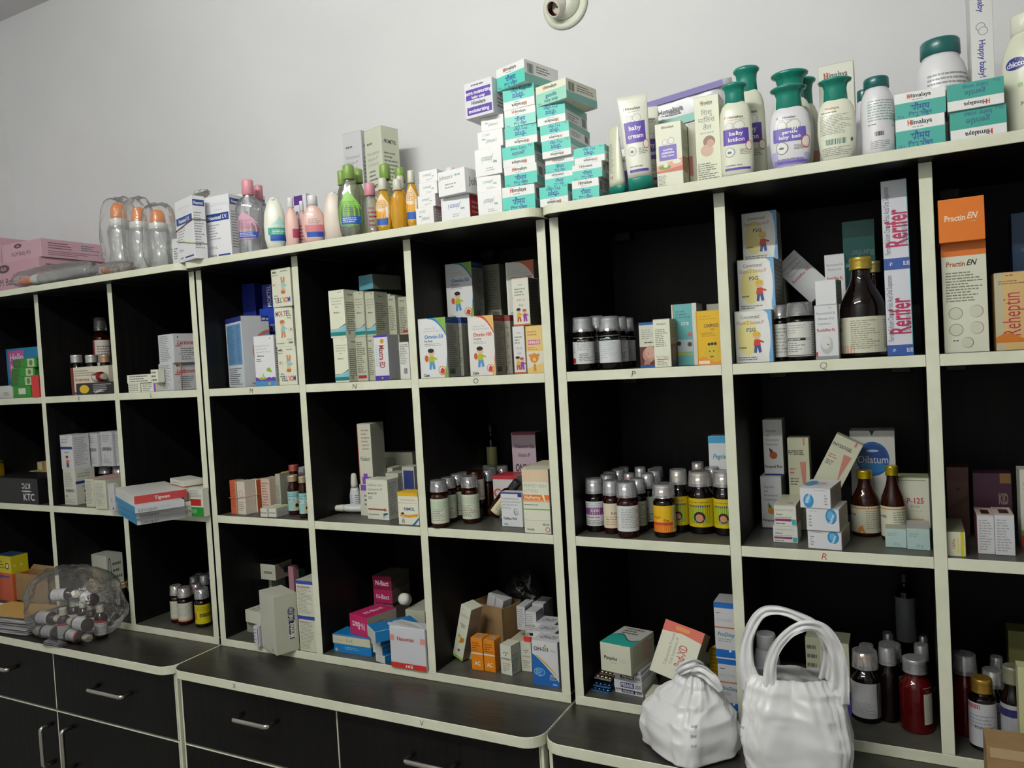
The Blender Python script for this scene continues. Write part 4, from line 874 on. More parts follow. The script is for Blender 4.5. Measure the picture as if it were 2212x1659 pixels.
# bay L
LAC = [('t', 'Lactonex', .58, .70, .15, 'b83a34', {'shear': .25, 'maxw': .8}), ('r', .08, .56, .35, .59, 'b83a34'), ('l', .3, .08, .95, .52, 6, '77797a'), ('c', .2, .88, .03, DK), ('c', .24, .3, .04, G), ('c', .24, .3, .03, 'd0d2d4')]
GL = 'white cartons with red script in bay L'
for i, (a, b, v, lb) in enumerate(((346, 376, 787, 'lower white carton with red script at the right of bay L'), (345, 377, 725, 'upper white carton with red script at the right of bay L'))):
    C(lb, a, b, v, Z if i == 0 else top(), .030, .062, 'cdd0d2', {'F': [('l', .08, .06, .9, .96, 15, '84888a')], 'R': LAC}, group=GL, yaw=-12, lid=False)
LO = [o for o in COL.objects if o.name.startswith('medicine_carton')][-1]
mb = MB(); mb.tube([(0, 0, 0), (0, 0, .115)], .0011, paint('b8703a', .5), 6); o = mb.build('rubber_band', loc=(LO.location.x + .033, LO.location.y - .022, Z + .002)); tag(o, 'orange rubber band running down the red-scripted carton sides', 'rubber band')
GS2 = 'small cream cartons in bay L'
C('bottom left small cream carton in bay L', 278, 303, 829, Z, -.0, .05, CRM, {'F': TXT(4), 'R': TXT(4)}, group=GS2)
C('long cream carton lying over the two bottom ones in bay L', 275, 326, 811, top(), .001, .04, CRM, {'F': TXT(3), 'R': TXT(3)}, group=GS2, yaw=0)
C('bottom right small cream carton with a purple end strip in bay L', 306, 337, 829, Z, .0, .03, CRM, {'F': TXT(4) + [('r', .86, 0, 1, 1, '8a4fb0')]}, group=GS2)
C('small cube carton on top, touching the red-scripted cartons', 327, 342, 799, top(), .001, .02, CRM, {'F': TXT(3)}, group=GS2)
# bay M
BT = [('r', 0, .93, 1, 1, '27337f'), ('r', .06, .32, .94, .90, '6d9cc6'), ('l', .1, .34, .6, .88, 24, '3f6e9c'), ('l', .66, .34, .9, .88, 24, '3f6e9c'), ('l', .08, .03, .9, .28, 9, '6c7076')]
BR = [('r', .72, .92, 1, 1, '27337f'), ('t', '200 ml', .86, .955, .03, 'e0e4ee', {'maxw': .24}), ('c', 1.0, .5, .60, 'b5695a'), ('c', 1.02, .5, .52, 'a8aeb4'), ('c', 1.1, .42, .50, '5f94c4'), ('c', 1.14, .42, .44, 'c3c7c2'), ('t', 'Cipla', .35, .05, .025, DK, {'maxw': .4})]
ops = [('r', .72, .92, 1, 1, '27337f'), ('t', '200 ml', .86, .955, .03, 'e0e4ee', {'maxw': .24}), ('f', .35, 1, lambda u: .5 - .30 * math.sqrt(max(0, 1 - ((u - 1) / .65) ** 2)), lambda u: .5 + .30 * math.sqrt(max(0, 1 - ((u - 1) / .65) ** 2)), 'b5695a'), ('f', .43, 1, lambda u: .48 - .27 * math.sqrt(max(0, 1 - ((u - 1) / .57) ** 2)), lambda u: .48 + .27 * math.sqrt(max(0, 1 - ((u - 1) / .57) ** 2)), '6a98c4'), ('f', .50, 1, lambda u: .48 - .24 * math.sqrt(max(0, 1 - ((u - 1) / .5) ** 2)), lambda u: .48 + .24 * math.sqrt(max(0, 1 - ((u - 1) / .5) ** 2)), 'd8dcd6'), ('t', 'Cipla', .35, .05, .025, DK, {'maxw': .4})]
C('large grey-white carton whose blue nutrition table faces left, at the left of bay M', 496, 530, 691, Z, .058, .066, 'b5babd', {'F': BT, 'R': ops}, yaw=-26, faces={'F': paint('d3dadf')})
MK = [('t', 'Moktel', .5, .5, .2, 'c7cbe0')]
mk = lambda: [('t', 'MOKTEL', .55, .52, .17, 'b9bede', {'maxw': .8, 'rot': 180}), ('l', .55, .64, .9, .68, 1, '8f94c0')]
C('dark blue carton with upside-down pale lettering at the back of bay M', 528, 563, 616, Z, .125, .05, '1a2a82', {'F': mk()}, lid=False)  # body blue darkened: the top board's shadow is put into it
C('bright blue carton standing right of the dark ones, lettering upside down', 571, 603, 668, Z + .0, .105, .04, '1f41ad', {'F': [('t', 'MOKTEL', .6, .74, .10, 'd6daf0', {'maxw': .8, 'rot': 180})]}, lid=False)  # lit tone of the same blue
C('dark blue carton with lettering running upwards, under the top board in bay M', 568, 592, 616, top(), .105, .04, '1a2a82', {'F': [('t', 'MOKTEL', .62, .5, .22, 'c7cbe6', {'rot': 90, 'maxw': .9})]}, lid=False)  # darker blue stands for the board shadow, above the lit one
def moktel(sh=False):
    cols = ('2b3f9c', 'c23a3f', 'd0661f', '3a8a3f', '8a3f8f', '3c8f3a'); L = []
    for i, ch in enumerate('MOKTEL'): L.append(('t', ch, .14 + .145 * i, .83, .13, cols[i], {'maxw': .13}))
    L += [('t', 'Drops', .8, .72, .05, G, {'maxw': .2}), ('kid', .42, .22, .46, '8fc4c0', 'c98a6a', 'b5744a'), ('c', .84, .42, .11, 'b9bdb0'), ('c', .87, .42, .11, 'd9dcc8'), ('t', '45', .88, .42, .07, 'b83a3a', {'maxw': .12}), ('t', 'Cipla', .82, .10, .05, DK, {'shear': .3, 'maxw': .24}), ('l', .05, .06, .5, .1, 1, G), ('l', .6, .16, .95, .19, 1, G)]
    return L
GM = 'cream cartons with multicoloured block lettering'
C('bottom carton with multicoloured lettering upside down, at the right of bay M', 604, 643, 750, Z, .004, .04, 'dadcc6', {'F': fl(moktel())}, group=GM)
C('middle carton with multicoloured lettering right way up', 597, 636, 665, top(), .004, .04, 'dadcc6', {'F': moktel()}, group=GM, yaw=1)
C('topmost carton with multicoloured lettering upside down, leaning left', 590, 631, 583, top(), .002, .04, 'd6d8c2', {'F': fl(moktel())}, group=GM, yaw=-3)
C('white carton with a printed sailing boat on a blue and purple sea', 554, 597, 727, Z, .006, .036, 'dcdee0', {'F': [('t', 'Amoxycillin & Potassium', .42, .80, .03, '9a9da0', {'bold': False, 'maxw': .72}), ('t', 'Clavulanate Oral', .35, .74, .03, '9a9da0', {'bold': False, 'maxw': .55}), ('t', 'Suspension IP 228.5 mg', .45, .68, .028, '9a9da0', {'bold': False, 'maxw': .8}), ('t', 'Millixime', .32, .60, .035, '5a5e60', {'maxw': .45}), ('l', .1, .48, .45, .55, 2, G), ('t', 'G', .82, .94, .03, DK), ('f', 0, 1, 0, lambda u: .17 + .012 * math.sin(u * 30), '5a3f9c'), ('f', 0, 1, 0, lambda u: .10 + .010 * math.sin(u * 26), '3f8fc4'), ('p', [(.2, .13), (.5, .13), (.55, .17), (.15, .17)], '9fb02c'), ('p', [(.33, .18), (.46, .18), (.38, .27)], 'b9c04a'), ('p', [(.55, .30), (.85, .26), (.75, .36), (.62, .36)], '8fb02c'), ('c', .68, .05, .06, 'd9a03a')], 'R': TXT(20)})
# bay N
def mont(w=True): return [('t', 'Montelukast Sodium', .55, .83, .028, '5a5c50', {'maxw': .86, 'bold': False}), ('t', '& Levocetirizine', .5, .77, .028, '5a5c50', {'maxw': .7, 'bold': False}), ('t', 'Dihydrochloride', .5, .71, .028, '5a5c50', {'maxw': .7, 'bold': False}), ('t', 'Syrup', .5, .65, .028, '5a5c50', {'maxw': .3, 'bold': False}), ('t', 'Montair L', .5, .53, .03, '2c2f2a', {'maxw': .5}), ('f', 0, 1, .10, lambda u: .16 + .14 * max(0, u - .3) ** 1.3, '7fbccb'), ('f', 0, 1, lambda u: .17 + .14 * max(0, u - .3) ** 1.3, lambda u: .18 + .20 * max(0, u - .35) ** 1.4 * (1 if u > .35 else 0), '1f5a6c'), ('r', 0, .04, 1, .12, '1f7f7c'), ('l', .6, .94, .85, .96, 1, DK)]
MR = [('l', .1, .12, .9, .75, 14, '5f6152'), ('t', 'Montair', .45, .90, .035, '3a3c32', {'maxw': .5}), ('c', .25, .10, .10, 'a9ab9c')]
GMT = 'cream syrup cartons with teal waves at their foot in bay N'
C('lower front cream carton with a teal wave, at the left of bay N', 725, 755, 731, Z, .022, .05, 'dcdfc8', {'F': mont(), 'R': MR}, group=GMT)
tz = top()
C('upper front cream carton with a teal wave, at the left of bay N', 715, 748, 629, tz, .022, .05, 'dcdfc8', {'F': mont(), 'R': MR}, group=GMT)
C('upper second carton of bay N, narrow dark-edged face with a teal foot', 768, 790, 631, tz, .055, .05, 'b9bba6', {'F': mont(), 'R': MR}, group=GMT)  # rear cartons get olive-grey bodies: side shade put into the cream
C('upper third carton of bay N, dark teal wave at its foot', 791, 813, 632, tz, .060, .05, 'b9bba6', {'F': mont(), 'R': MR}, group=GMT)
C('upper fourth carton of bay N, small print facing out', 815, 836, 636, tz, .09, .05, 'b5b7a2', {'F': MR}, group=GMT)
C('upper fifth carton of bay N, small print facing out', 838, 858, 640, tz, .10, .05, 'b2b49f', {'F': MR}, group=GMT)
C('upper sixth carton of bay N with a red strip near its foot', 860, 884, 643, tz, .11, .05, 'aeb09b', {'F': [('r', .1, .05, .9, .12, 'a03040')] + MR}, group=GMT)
C('lower second carton of bay N, its printed side facing out', 772, 796, 727, Z, .05, .05, 'b9bba6', {'F': [('r', .12, .06, .88, .13, 'a8303c'), ('l', .1, .18, .9, .9, 16, '5f6152')]}, h=tz - Z - .0005, group=GMT)  # lower rear cartons carry the same side shade in their body colour
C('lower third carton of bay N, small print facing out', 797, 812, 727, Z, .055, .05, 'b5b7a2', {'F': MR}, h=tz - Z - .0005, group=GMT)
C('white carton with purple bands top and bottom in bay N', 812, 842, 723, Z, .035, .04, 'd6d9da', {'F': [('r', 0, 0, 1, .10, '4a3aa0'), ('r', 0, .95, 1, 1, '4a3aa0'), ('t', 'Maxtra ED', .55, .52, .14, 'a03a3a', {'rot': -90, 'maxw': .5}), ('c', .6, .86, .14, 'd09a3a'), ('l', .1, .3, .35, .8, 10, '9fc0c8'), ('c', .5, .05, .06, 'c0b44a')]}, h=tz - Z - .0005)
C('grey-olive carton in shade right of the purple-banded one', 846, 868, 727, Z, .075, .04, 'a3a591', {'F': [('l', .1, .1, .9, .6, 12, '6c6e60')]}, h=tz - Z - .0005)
C('small white printed carton at the right edge of bay N, leaning on the divider', 866, 887, 740, Z, .018, .02, 'd3d6cf', {'F': [('l', .08, .4, .9, .95, 12, '7c7f78'), ('b', .4, .15, .75, .3)]})
C('dark teal carton lying on top of the upper cartons of bay N', 776, 806, 597, max(TOP[-11:]) + .0006, .085, .085, '4d6f72', {'F': [('l', .3, .35, .7, .45, 1, '2f5560')], 'R': [('l', .1, .1, .9, .9, 6, '6c6e60')]}, yaw=-12, faces={'F': paint('5a9aaa'), 'R': paint('6f7064')}, lid=False)
# bay O
def omnix(n='50', c='1f7ab8', c2='7fa84a'):
    arc = lambda u: .985 - .30 * max(0, (u - .35) / .65) ** 2.2
    return [('r', .0, 0, .06, 1, 'd9dcd2'), ('l', .062, 0, .07, 1, 1, G), ('f', .35, 1, arc, 1, c2), ('f', .35, 1, lambda u: arc(u) - .0, lambda u: min(1, arc(u) + .04), c), ('p', [(1, .0), (1, .34), (.95, .2), (.86, 0)], c2), ('p', [(1, .12), (1, .40), (.97, .28)], c),
            ('t', 'Cefixime Oral', .42, .83, .028, 'a3a8a8', {'bold': False, 'maxw': .45}), ('t', 'Suspension IP 50 mg/5 mL', .5, .785, .025, 'a3a8a8', {'bold': False, 'maxw': .66}), ('t', 'Omnix-' + n, .55, .69, .062, c if n == '50' else 'c4482c', {'maxw': .72}), ('t', 'Dry Syrup', .35, .62, .032, '4a4e4c', {'maxw': .3}), ('l', .2, .53, .85, .58, 2, '9a9e9c'),
            ('kid', .42, .14, .36, 'a8b42c', '4f8fc4', '1d1d1b'), ('e', .25, .33, .07, .055, 'c45a2c'), ('c', .80, .12, .14, 'c45a3a'), ('c', .80, .12, .12, 'd8dccf'), ('p', [(.72, .08), (.86, .06), (.90, .13), (.80, .17), (.74, .13)], 'c43a26'), ('t', 'Cipla', .22, .05, .04, '3a3e3c', {'maxw': .24})]
def omr(c='2f4f8c'): return [('r', 0, .90, 1, 1, c), ('l', .12, .95, .8, .97, 1, 'aab2c8'), ('l', .12, .12, .9, .87, 22, '6f7164'), ('b', .15, .05, .6, .13)]
GO2 = 'white dry syrup cartons printed with a child, in bay O'
C('lower left carton with blue arc and a printed child, front of bay O', 910, 969, 690, Z, .008, .048, 'd9dcdb', {'F': omnix(), 'R': omr()}, group=GO2, faces={'R': paint('a6a89c')})  # right side greyed: the weak grazing light is put into its colour
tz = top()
C('plain-sided carton right behind the blue-arced one in bay O', 985, 1003, 690, Z, .0585, .13, 'a6a89c', {'F': omr(), 'R': omr()}, group='plain-sided cartons behind the front ones in bay O', h=tz - Z)  # whole body takes the grey of the shaded carton sides
C('lower carton with red arc and a printed child, middle of bay O', 1017, 1072, 685, Z, .012, .045, 'd9d8d2', {'F': omnix('100', 'c4482c', 'd8b06a'), 'R': omr('8c3c38')}, group=GO2, faces={'R': paint('a6a697')})  # grey on the right face is painted side shade
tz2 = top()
C('plain-sided carton right behind the red-arced one in bay O', 1085, 1108, 682, Z, .0595, .13, 'a8a697', {'F': omr('8c3c38'), 'R': omr('8c3c38')}, group='plain-sided cartons behind the front ones in bay O', h=tz2 - Z)  # body coloured throughout with the shaded-side grey
C('upper left carton with blue arc and child, half in the board shadow', 968, 1024, 572, max(tz, tz2) + .0005, .118, .05, 'd6d9d8', {'F': omnix(), 'R': omr()}, group=GO2, faces={'R': paint('a6a89c')})  # side shade painted into the right face here too
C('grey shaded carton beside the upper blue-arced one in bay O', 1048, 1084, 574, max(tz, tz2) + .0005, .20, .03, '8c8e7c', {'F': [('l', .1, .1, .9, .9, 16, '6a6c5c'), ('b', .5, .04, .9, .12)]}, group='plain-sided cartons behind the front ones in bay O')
C('upper right carton with an orange corner, mostly hidden by a small carton', 1098, 1158, 568, tz2 + .0005, .115, .05, 'c9c9bf', {'F': omnix('100', 'b0562c', 'b0562c')}, group=GO2)
KID2 = [('t', 'Oral', .5, .86, .04, '7c7f78', {'maxw': .5, 'bold': False}), ('l', .15, .62, .85, .80, 3, '8c8f84'), ('t', 'QUIK 102', .5, .54, .04, 'b59a94', {'maxw': .5}), ('t', '30 ml', .5, .43, .035, G, {'maxw': .26}), ('kid', .34, .08, .30, 'c9a82c', 'b8502c', '2a1d18'), ('kid', .70, .08, .27, '8a3f9c', '8a3f9c', 'b0452e'), ('r', 0, 0, 1, .035, 'c0582c')]
C('small white carton with two printed children, standing on the orange-edged one', 1112, 1147, 603, tz2 - .045, .020, .045, 'cfd1c2', {'F': KID2, 'R': TXT(12, '55574c')}, faces={'R': paint('5c5e58')}, group=None) if False else None
C('lower carton with two printed children, right part of bay O', 1112, 1137, 706, Z, .020, .04, 'd3d5d3', {'F': KID2}, faces={'L': paint('b8743c')})
kz = top()
C('small white carton with two printed children, standing above its twin', 1110, 1146, 603, kz + .0005, .022, .045, 'd0d2c3', {'F': KID2, 'R': TXT(12, '44463c')}, faces={'R': paint('5c5e58')})
C('yellow carton with a printed orange creature at the right edge of bay O', 1140, 1176, 705, Z, .004, .04, 'd9bd74', {'F': [('r', 0, 0, 1, .46, 'd3cfc0'), ('f', 0, 1, 0, lambda u: .10 + .12 * u, 'd9bd74'), ('l', .1, .78, .9, .9, 2, 'b5824a'), ('r', .12, .60, .85, .70, 'c46a8c'), ('t', 'OPAX-CV', .48, .65, .06, 'eadfe4', {'maxw': .66}), ('l', .1, .48, .8, .56, 2, 'b5824a'), ('c', .45, .32, .26, 'c9862c'), ('c', .2, .38, .08, 'c9862c'), ('c', .7, .38, .08, 'c9862c'), ('c', .45, .29, .1, 'e0b86a'), ('p', [(.38, .05), (.55, .05), (.52, .20), (.40, .20)], 'c9862c')]})
# bay P
BL1 = ('cdd0d0', [('l', .3, .5, .95, .92, 6, '8c9092'), ('l', .05, .4, .22, .9, 6, '8c9092'), ('r', .0, .02, .2, .22, 'b32a2e'), ('l', .35, .08, .85, .4, 5, '77797a')])
BL2 = ('cdd0d2', [('l', .1, .15, .8, .92, 10, '9ab0b0')])
SC = paint('b9bbbd', .4, metal=.25)
GPB = 'dark syrup bottles with white-grey caps in bay P'
kw = dict(cup=True, capm=SC, glassc='dark', neck=.60, sh=.58, capf=.76, group=GPB, cover=.42)
syrup('front left dark bottle with a red-cornered white label in bay P', 1240, 1288, 686, Z, .034, lab=BL1, lz=(.13, .62), **kw)
syrup('front right dark bottle with a plain white label in bay P', 1297, 1345, 684, Z, .030, lab=BL2, lz=(.13, .64), **kw)
syrup('dark bottle in the second row of bay P, seen between the two front ones', 1276, 1312, 683, Z, .085, lab=BL1, lz=(.13, .62), **kw)
syrup('dark bottle in the second row of bay P, right of the front pair', 1326, 1361, 685, Z, .085, lab=BL1, lz=(.13, .62), **kw)
syrup('dark bottle in the third row of bay P, furthest right', 1345, 1376, 687, Z, .135, lab=BL2, lz=(.13, .62), **kw)
syrup('dark bottle hidden deep in the second row of bay P, far left one', 1266, 1290, 690, Z, .14, lab=None, **kw)
FACEP = [('r', 0, .04, 1, .46, '5a2a26'), ('e', .55, .28, .38, .17, 'b58a78'), ('e', .62, .34, .3, .14, 'c49c8a'), ('c', .5, .3, .03, '2a1a18'), ('p', [(.2, .06), (.6, .06), (.5, .2), (.3, .16)], 'a87868'), ('r', 0, 0, 1, .045, '1f5a9c')]
C('cream carton with a photo of a baby and a blue top, bay P', 1384, 1420, 698, Z, .055, .04, 'cdcfbf', {'F': FACEP + [('r', 0, .94, 1, 1, '1f5a9c'), ('l', .15, .62, .9, .85, 5, 'a3a494'), ('l', .3, .52, .9, .58, 1, '5f6152')]}, faces={'T': paint('1f5a9c')})
C('narrow cream carton with a red underline, front middle of bay P', 1415, 1451, 691, Z, .006, .045, 'd9dcc6', {'F': [('t', 'Otinide-C', .5, .90, .035, '5f6152', {'maxw': .6}), ('l', .1, .42, .9, .8, 10, '8f9180'), ('t', 'NorVagan', .5, .22, .05, '8f9180', {'maxw': .75, 'bold': False}), ('r', .15, .155, .85, .17, 'b8404a'), ('l', .15, .04, .85, .14, 3, '8f9180')], 'R': [('r', 0, .0, 1, .48, '5a3426'), ('e', .5, .28, .3, .16, '8a5a44'), ('r', 0, .48, 1, 1, '9c875a'), ('l', .15, .6, .85, .9, 5, '7a6844')]})
C('teal carton with printed children and a red seal, bay P', 1456, 1510, 659, Z, .055, .045, '5fa9ab', {'F': [('r', 0, .0, .05, 1, 'c9ccb8'), ('r', .06, .0, .08, 1, 'b0404a'), ('r', .82, .0, 1, 1, 'cdd0c8'), ('l', .15, .76, .75, .9, 3, '3f7f84'), ('t', 'LCV 30', .52, .68, .05, 'e0e6e6', {'maxw': .3}), ('r', .08, .22, .80, .42, 'a9bcc0'), ('c', .25, .36, .09, '2a2420'), ('c', .68, .34, .09, '5a4434'), ('f', .1, .8, .16, lambda u: .24 - .06 * u, '9fb05a'), ('c', .70, .50, .09, 'c4646c')], 'R': [('r', 0, .0, 1, 1, 'b9bba6'), ('l', .1, .3, .9, .9, 8, '6a6c5c')]})
C('bright yellow carton with a printed lemon face at the right of bay P', 1508, 1562, 673, Z, .008, .045, 'd8ae16', {'F': [('f', 0, 1, 0, lambda u: .10 + .05 * math.sin(u * 6), 'd98a3a'), ('f', .02, .5, .02, .08, 'e9dcb0'), ('l', .15, .82, .9, .92, 2, 'c49a1c'), ('t', 'OXIPOD', .62, .72, .06, '3a2a1c', {'maxw': .6}), ('t', '100', .66, .65, .04, 'a37a1c', {'maxw': .2}), ('l', .2, .52, .95, .6, 3, 'a3801c'), ('c', .60, .22, .30, 'c9b02c'), ('c', .52, .25, .03, '2a2a1c'), ('c', .68, .25, .03, '2a2a1c'), ('e', .6, .15, .08, .015, '9c3a2c'), ('c', .5, .38, .06, '2a2420'), ('c', .63, .385, .06, '2a2420'), ('c', .76, .385, .06, '2a2420'), ('r', .02, 0, .04, 1, 'c48a1c')]})
C('grey side of a carton behind the bright yellow one', 1532, 1560, 658, Z, .11, .03, '9c9e90', {'F': TXT(12, '6a6c5c')})
# bay Q
P2G = [('f', .0, 1, lambda u: .62 + .38 * max(0, 1 - ((u - .72) / .28) ** 2) ** .5 if u > .72 else 1, 1.0, '6fa6d6'), ('r', .90, 0, 1, .98, '6fa6d6'), ('e', .83, .5, .12, .42, WHT), ('e', .35, .48, .28, .34, 'ded58a'), ('t', 'Concentrated', .42, .88, .07, '2c2f30', {'maxw': .5, 'bold': False}), ('t', 'Vitamin D Solution IP', .42, .77, .07, 'a8562c', {'maxw': .74, 'bold': False}), ('t', 'P2G', .44, .63, .07, '3a4a8c', {'maxw': .3}), ('kid', .58, .18, .42, 'c43a2c', '3a4a8c', 'd9b02c'), ('t', 'DIVINE', .2, .29, .03, DK, {'maxw': .22, 'shear': .3}), ('l', .06, .04, .75, .12, 2, '77797a')]
PR = [('l', .1, .1, .9, .9, 10, '6a6c60')]
GQ = 'white and blue vitamin drop cartons stacked at the left of bay Q'
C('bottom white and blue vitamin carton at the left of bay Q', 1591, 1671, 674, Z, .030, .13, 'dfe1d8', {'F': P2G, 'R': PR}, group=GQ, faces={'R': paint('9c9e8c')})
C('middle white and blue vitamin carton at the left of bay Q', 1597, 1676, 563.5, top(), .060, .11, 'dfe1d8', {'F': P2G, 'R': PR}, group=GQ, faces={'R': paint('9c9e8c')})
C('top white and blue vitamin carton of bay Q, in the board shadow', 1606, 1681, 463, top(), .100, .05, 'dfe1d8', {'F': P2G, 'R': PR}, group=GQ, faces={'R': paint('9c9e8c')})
C('grey side of a vitamin carton standing behind the stack of bay Q', 1690, 1704, 668, Z, .18, .04, '9c9e8c', {'F': PR}, group=None, h=.15)
BQ = ('cfd1c9', [('l', .08, .66, .62, .94, 4, '9a9e9c'), ('r', .1, .46, .62, .54, '1d1f20'), ('t', 'FLAMODESP', .33, .50, .05, 'dfe1e0', {'maxw': .38}), ('r', .62, .46, .76, .54, 'b9bbb6'), ('l', .15, .12, .6, .42, 5, '77797a'), ('l', .8, .05, .98, .95, 12, '6c6e60'), ('r', 0, .02, 1, .04, '2a2c2c')])
syrup('front dark bottle with a black-barred label in bay Q', 1703, 1761, 654, Z, .030, lab=BQ, lz=(.07, .66), cup=True, capm=paint('3f4142', .4), neck=.66, sh=.68, capf=.80, cover=.5)
syrup('dark bottle partly hidden between the vitamin carton and the labelled bottle', 1682, 1714, 659, Z, .055, lab=('cfd1c9', [('l', .1, .1, .9, .9, 8, G)]), lz=(.07, .66), cup=True, capm=paint('3f4142', .4), neck=.66, sh=.68, capf=.80, cover=.5)
ROM = [('t', 'Racecadotril &', .5, .85, .045, '6f7478', {'maxw': .8, 'bold': False}), ('t', 'Ofloxacin Oral', .48, .75, .045, '6f7478', {'maxw': .7, 'bold': False}), ('t', 'Suspension', .42, .66, .04, '6f7478', {'maxw': .55, 'bold': False}), ('t', 'Rombiflox RL', .5, .54, .055, 'a8402c', {'maxw': .8}), ('r', .0, 0, .03, 1, G), ('r', 0, .0, 1, .06, '8c8e8c'), ('e', .5, .26, .27, .17, 'b5b8b4'), ('e', .45, .32, .2, .13, 'd0d2ce'), ('c', .55, .27, .03, '4a4c4a'), ('r', .02, .06, .1, .14, 'b32a2e'), ('l', .6, .93, .9, .95, 1, G)]
GR = 'white cartons with red name and a grey baby portrait'
C('lower white carton with a grey baby portrait, standing in front in bay Q', 1763, 1813, 661, Z, .012, .04, 'd3d6d8', {'F': ROM}, group=GR, faces={'L': paint('a8adb0')})
rz = top()
C('white carton with red name standing upright behind, right of the tilted one', 1789, 1832, 552, rz - .048, .085, .035, 'cdd0d2', {'F': ROM}, group=GR, h=None) if False else C('white carton with red name standing upright behind, right of the tilted one', 1790, 1833, 552, Z, .10, .035, 'cdd0d2', {'F': [(o[0], *o[1:]) for o in [('t', 'Racecadotril &', .5, .90, .022, '6f7478', {'maxw': .8, 'bold': False}), ('t', 'Ofloxacin Oral', .48, .855, .022, '6f7478', {'maxw': .7, 'bold': False}), ('t', 'Rombiflox RL', .5, .77, .03, 'a8402c', {'maxw': .8})]]}, group=GR)
C('small blank white carton end lying on the portrait carton', 1762, 1807, 608, rz + .0005, .018, .035, 'd0d3d5', {'R': TXT(5)}, yaw=-10, faces={'R': paint('8c8e84')}, lid=False)
# tilted one: leans behind
a = aty(1755, 652, .085); b = aty(1776 + 24, 640, .085)
w = .048; hh = .090
c0 = aty(1778, 632, .182)
Mx = Matrix.Translation(c0 + Vector((-.002, 0, -.002))) @ Matrix.Rotation(math.radians(-42), 4, 'Y')
free_carton('white carton with red name leaning far over to the left in bay Q', Mx, w, .030, hh, 'cdd0d2', {'F': ROM[:4] + [('l', .6, .93, .9, .95, 1, G)]}, group=GR)
syrup('big dark amber bottle with a gold cap and broad cream label in bay Q', 1812, 1912, 557, Z, .055, cup=False, cap='b09a3c', glassc='dark', neck=.40, sh=.47, capf=.875, lz=(.045, .40), cover=.62,
      lab=('cfcfb8', [('r', 0, .0, .4, .22, 'd0a08c'), ('t', 'Glutiliv', .10, .68, .14, 'b32a2e', {'maxw': .26}), ('l', .36, .1, .7, .92, 14, '8f9180'), ('l', .76, .1, .98, .92, 12, '8f9180'), ('l', .02, .84, .3, .94, 2, '5f6152'), ('p', [(.02, .25), (.16, .45), (.02, .45)], 'b0564a')]))
syrup('second gold-capped bottle standing right behind the big amber one', 1866, 1926, 565, Z, .14, cup=False, cap='8c8450', glassc='dark', neck=.42, sh=.47, capf=.875, lab=None)
C('teal carton with upside-down lettering behind the amber bottle', 1831, 1900, 481, Z, .165, .045, '2f8c86', {'F': [('r', 0, .88, 1, 1, '1f6a60'), ('t', 'Rerifer', .55, .60, .10, 'cfe6e2', {'rot': 180, 'maxw': .8}) if False else ('t', 'Rerifer', .6, .76, .045, '8fb5b0', {'rot': 180, 'maxw': .7}), ('r', 0, .52, 1, .66, '63b5b0'), ('r', 0, 0, 1, .52, 'b5b8a8')]}, lid=False)
RER = [('r', .0, 0, 1, .125, '2f55a0'), ('t', 'BLUES', .87, .062, .045, 'dfe3ee', {'maxw': .24}), ('c', .26, .062, .07, 'dfe3ee'), ('t', 'b', .26, .062, .05, '2f55a0'), ('t', 'Rerifer', .52, .46, .22, 'b02a58', {'rot': 90, 'maxw': .42}), ('t', 'Suspension', .80, .40, .07, '4a4c4e', {'rot': 90, 'maxw': .24, 'bold': False}), ('t', 'Ferrous Calcium Citrate & Folic Acid Oral Suspension', .17, .55, .06, '4a4c4e', {'rot': 90, 'maxw': .76, 'bold': False}), ('r', .97, .125, 1, 1, '2f8c96')]
RERR = [('r', 0, 0, 1, .125, '2f55a0')]
GRR = 'tall white suspension cartons with a blue foot band'
fx = {'R': paint('4596a6')}
C('lower tall white carton with upright crimson lettering, right of bay Q', 1911, 1974, 585, Z, .030, .05, 'd0d3db', {'F': RER, 'R': RERR + [('l', .2, .9, .8, .95, 1, 'cfe0e2')]}, group=GRR, faces=fx)
C('upper tall white carton with upright crimson lettering, right of bay Q', 1903, 1966, 394, top(), .030, .05, 'd0d3db', {'F': RER, 'R': RERR}, group=GRR, faces=fx)
# bay right of Q
PRA = [('r', 0, .88, 1, 1, 'd8711a'), ('t', 'Practin', .32, .81, .045, '9c4a38', {'maxw': .42}), ('t', 'EN', .68, .815, .05, '1d1d1d', {'shear': .3, 'maxw': .2}), ('l', .08, .46, .92, .74, 11, '77796c'), ('c', .28, .36, .16, '77796c'), ('c', .28, .36, .145, 'c9ccb8'), ('c', .74, .37, .16, 'b5706c'), ('c', .73, .37, .15, 'c9ccb8'), ('c', .28, .21, .16, '77796c'), ('c', .28, .21, .145, 'c9ccb8'), ('c', .74, .22, .16, 'b5706c'), ('c', .73, .22, .15, 'c9ccb8'), ('c', .52, .09, .14, '77796c'), ('c', .51, .09, .13, 'c9ccb8'), ('l', .2, .1, .36, .12, 1, DK)]
C('cream carton with instruction circles under the orange box, right-hand bay', 2041, 2138, 529, Z, .022, .05, 'd3d6c0', {'F': PRA}, faces={'L': paint('b06a3c')}, lid=False)
C('bright orange carton with white serif name on top of the instruction carton', 2029, 2129, 434, top(), .004, .075, 'dc7410', {'F': [('t', 'Practin', .36, .55, .13, 'e9d9c4', {'maxw': .45}), ('t', 'EN', .74, .58, .14, 'e9d9c4', {'shear': .3, 'maxw': .2}), ('l', .7, .42, .88, .46, 1, 'c9a07a')]}, lid=False)
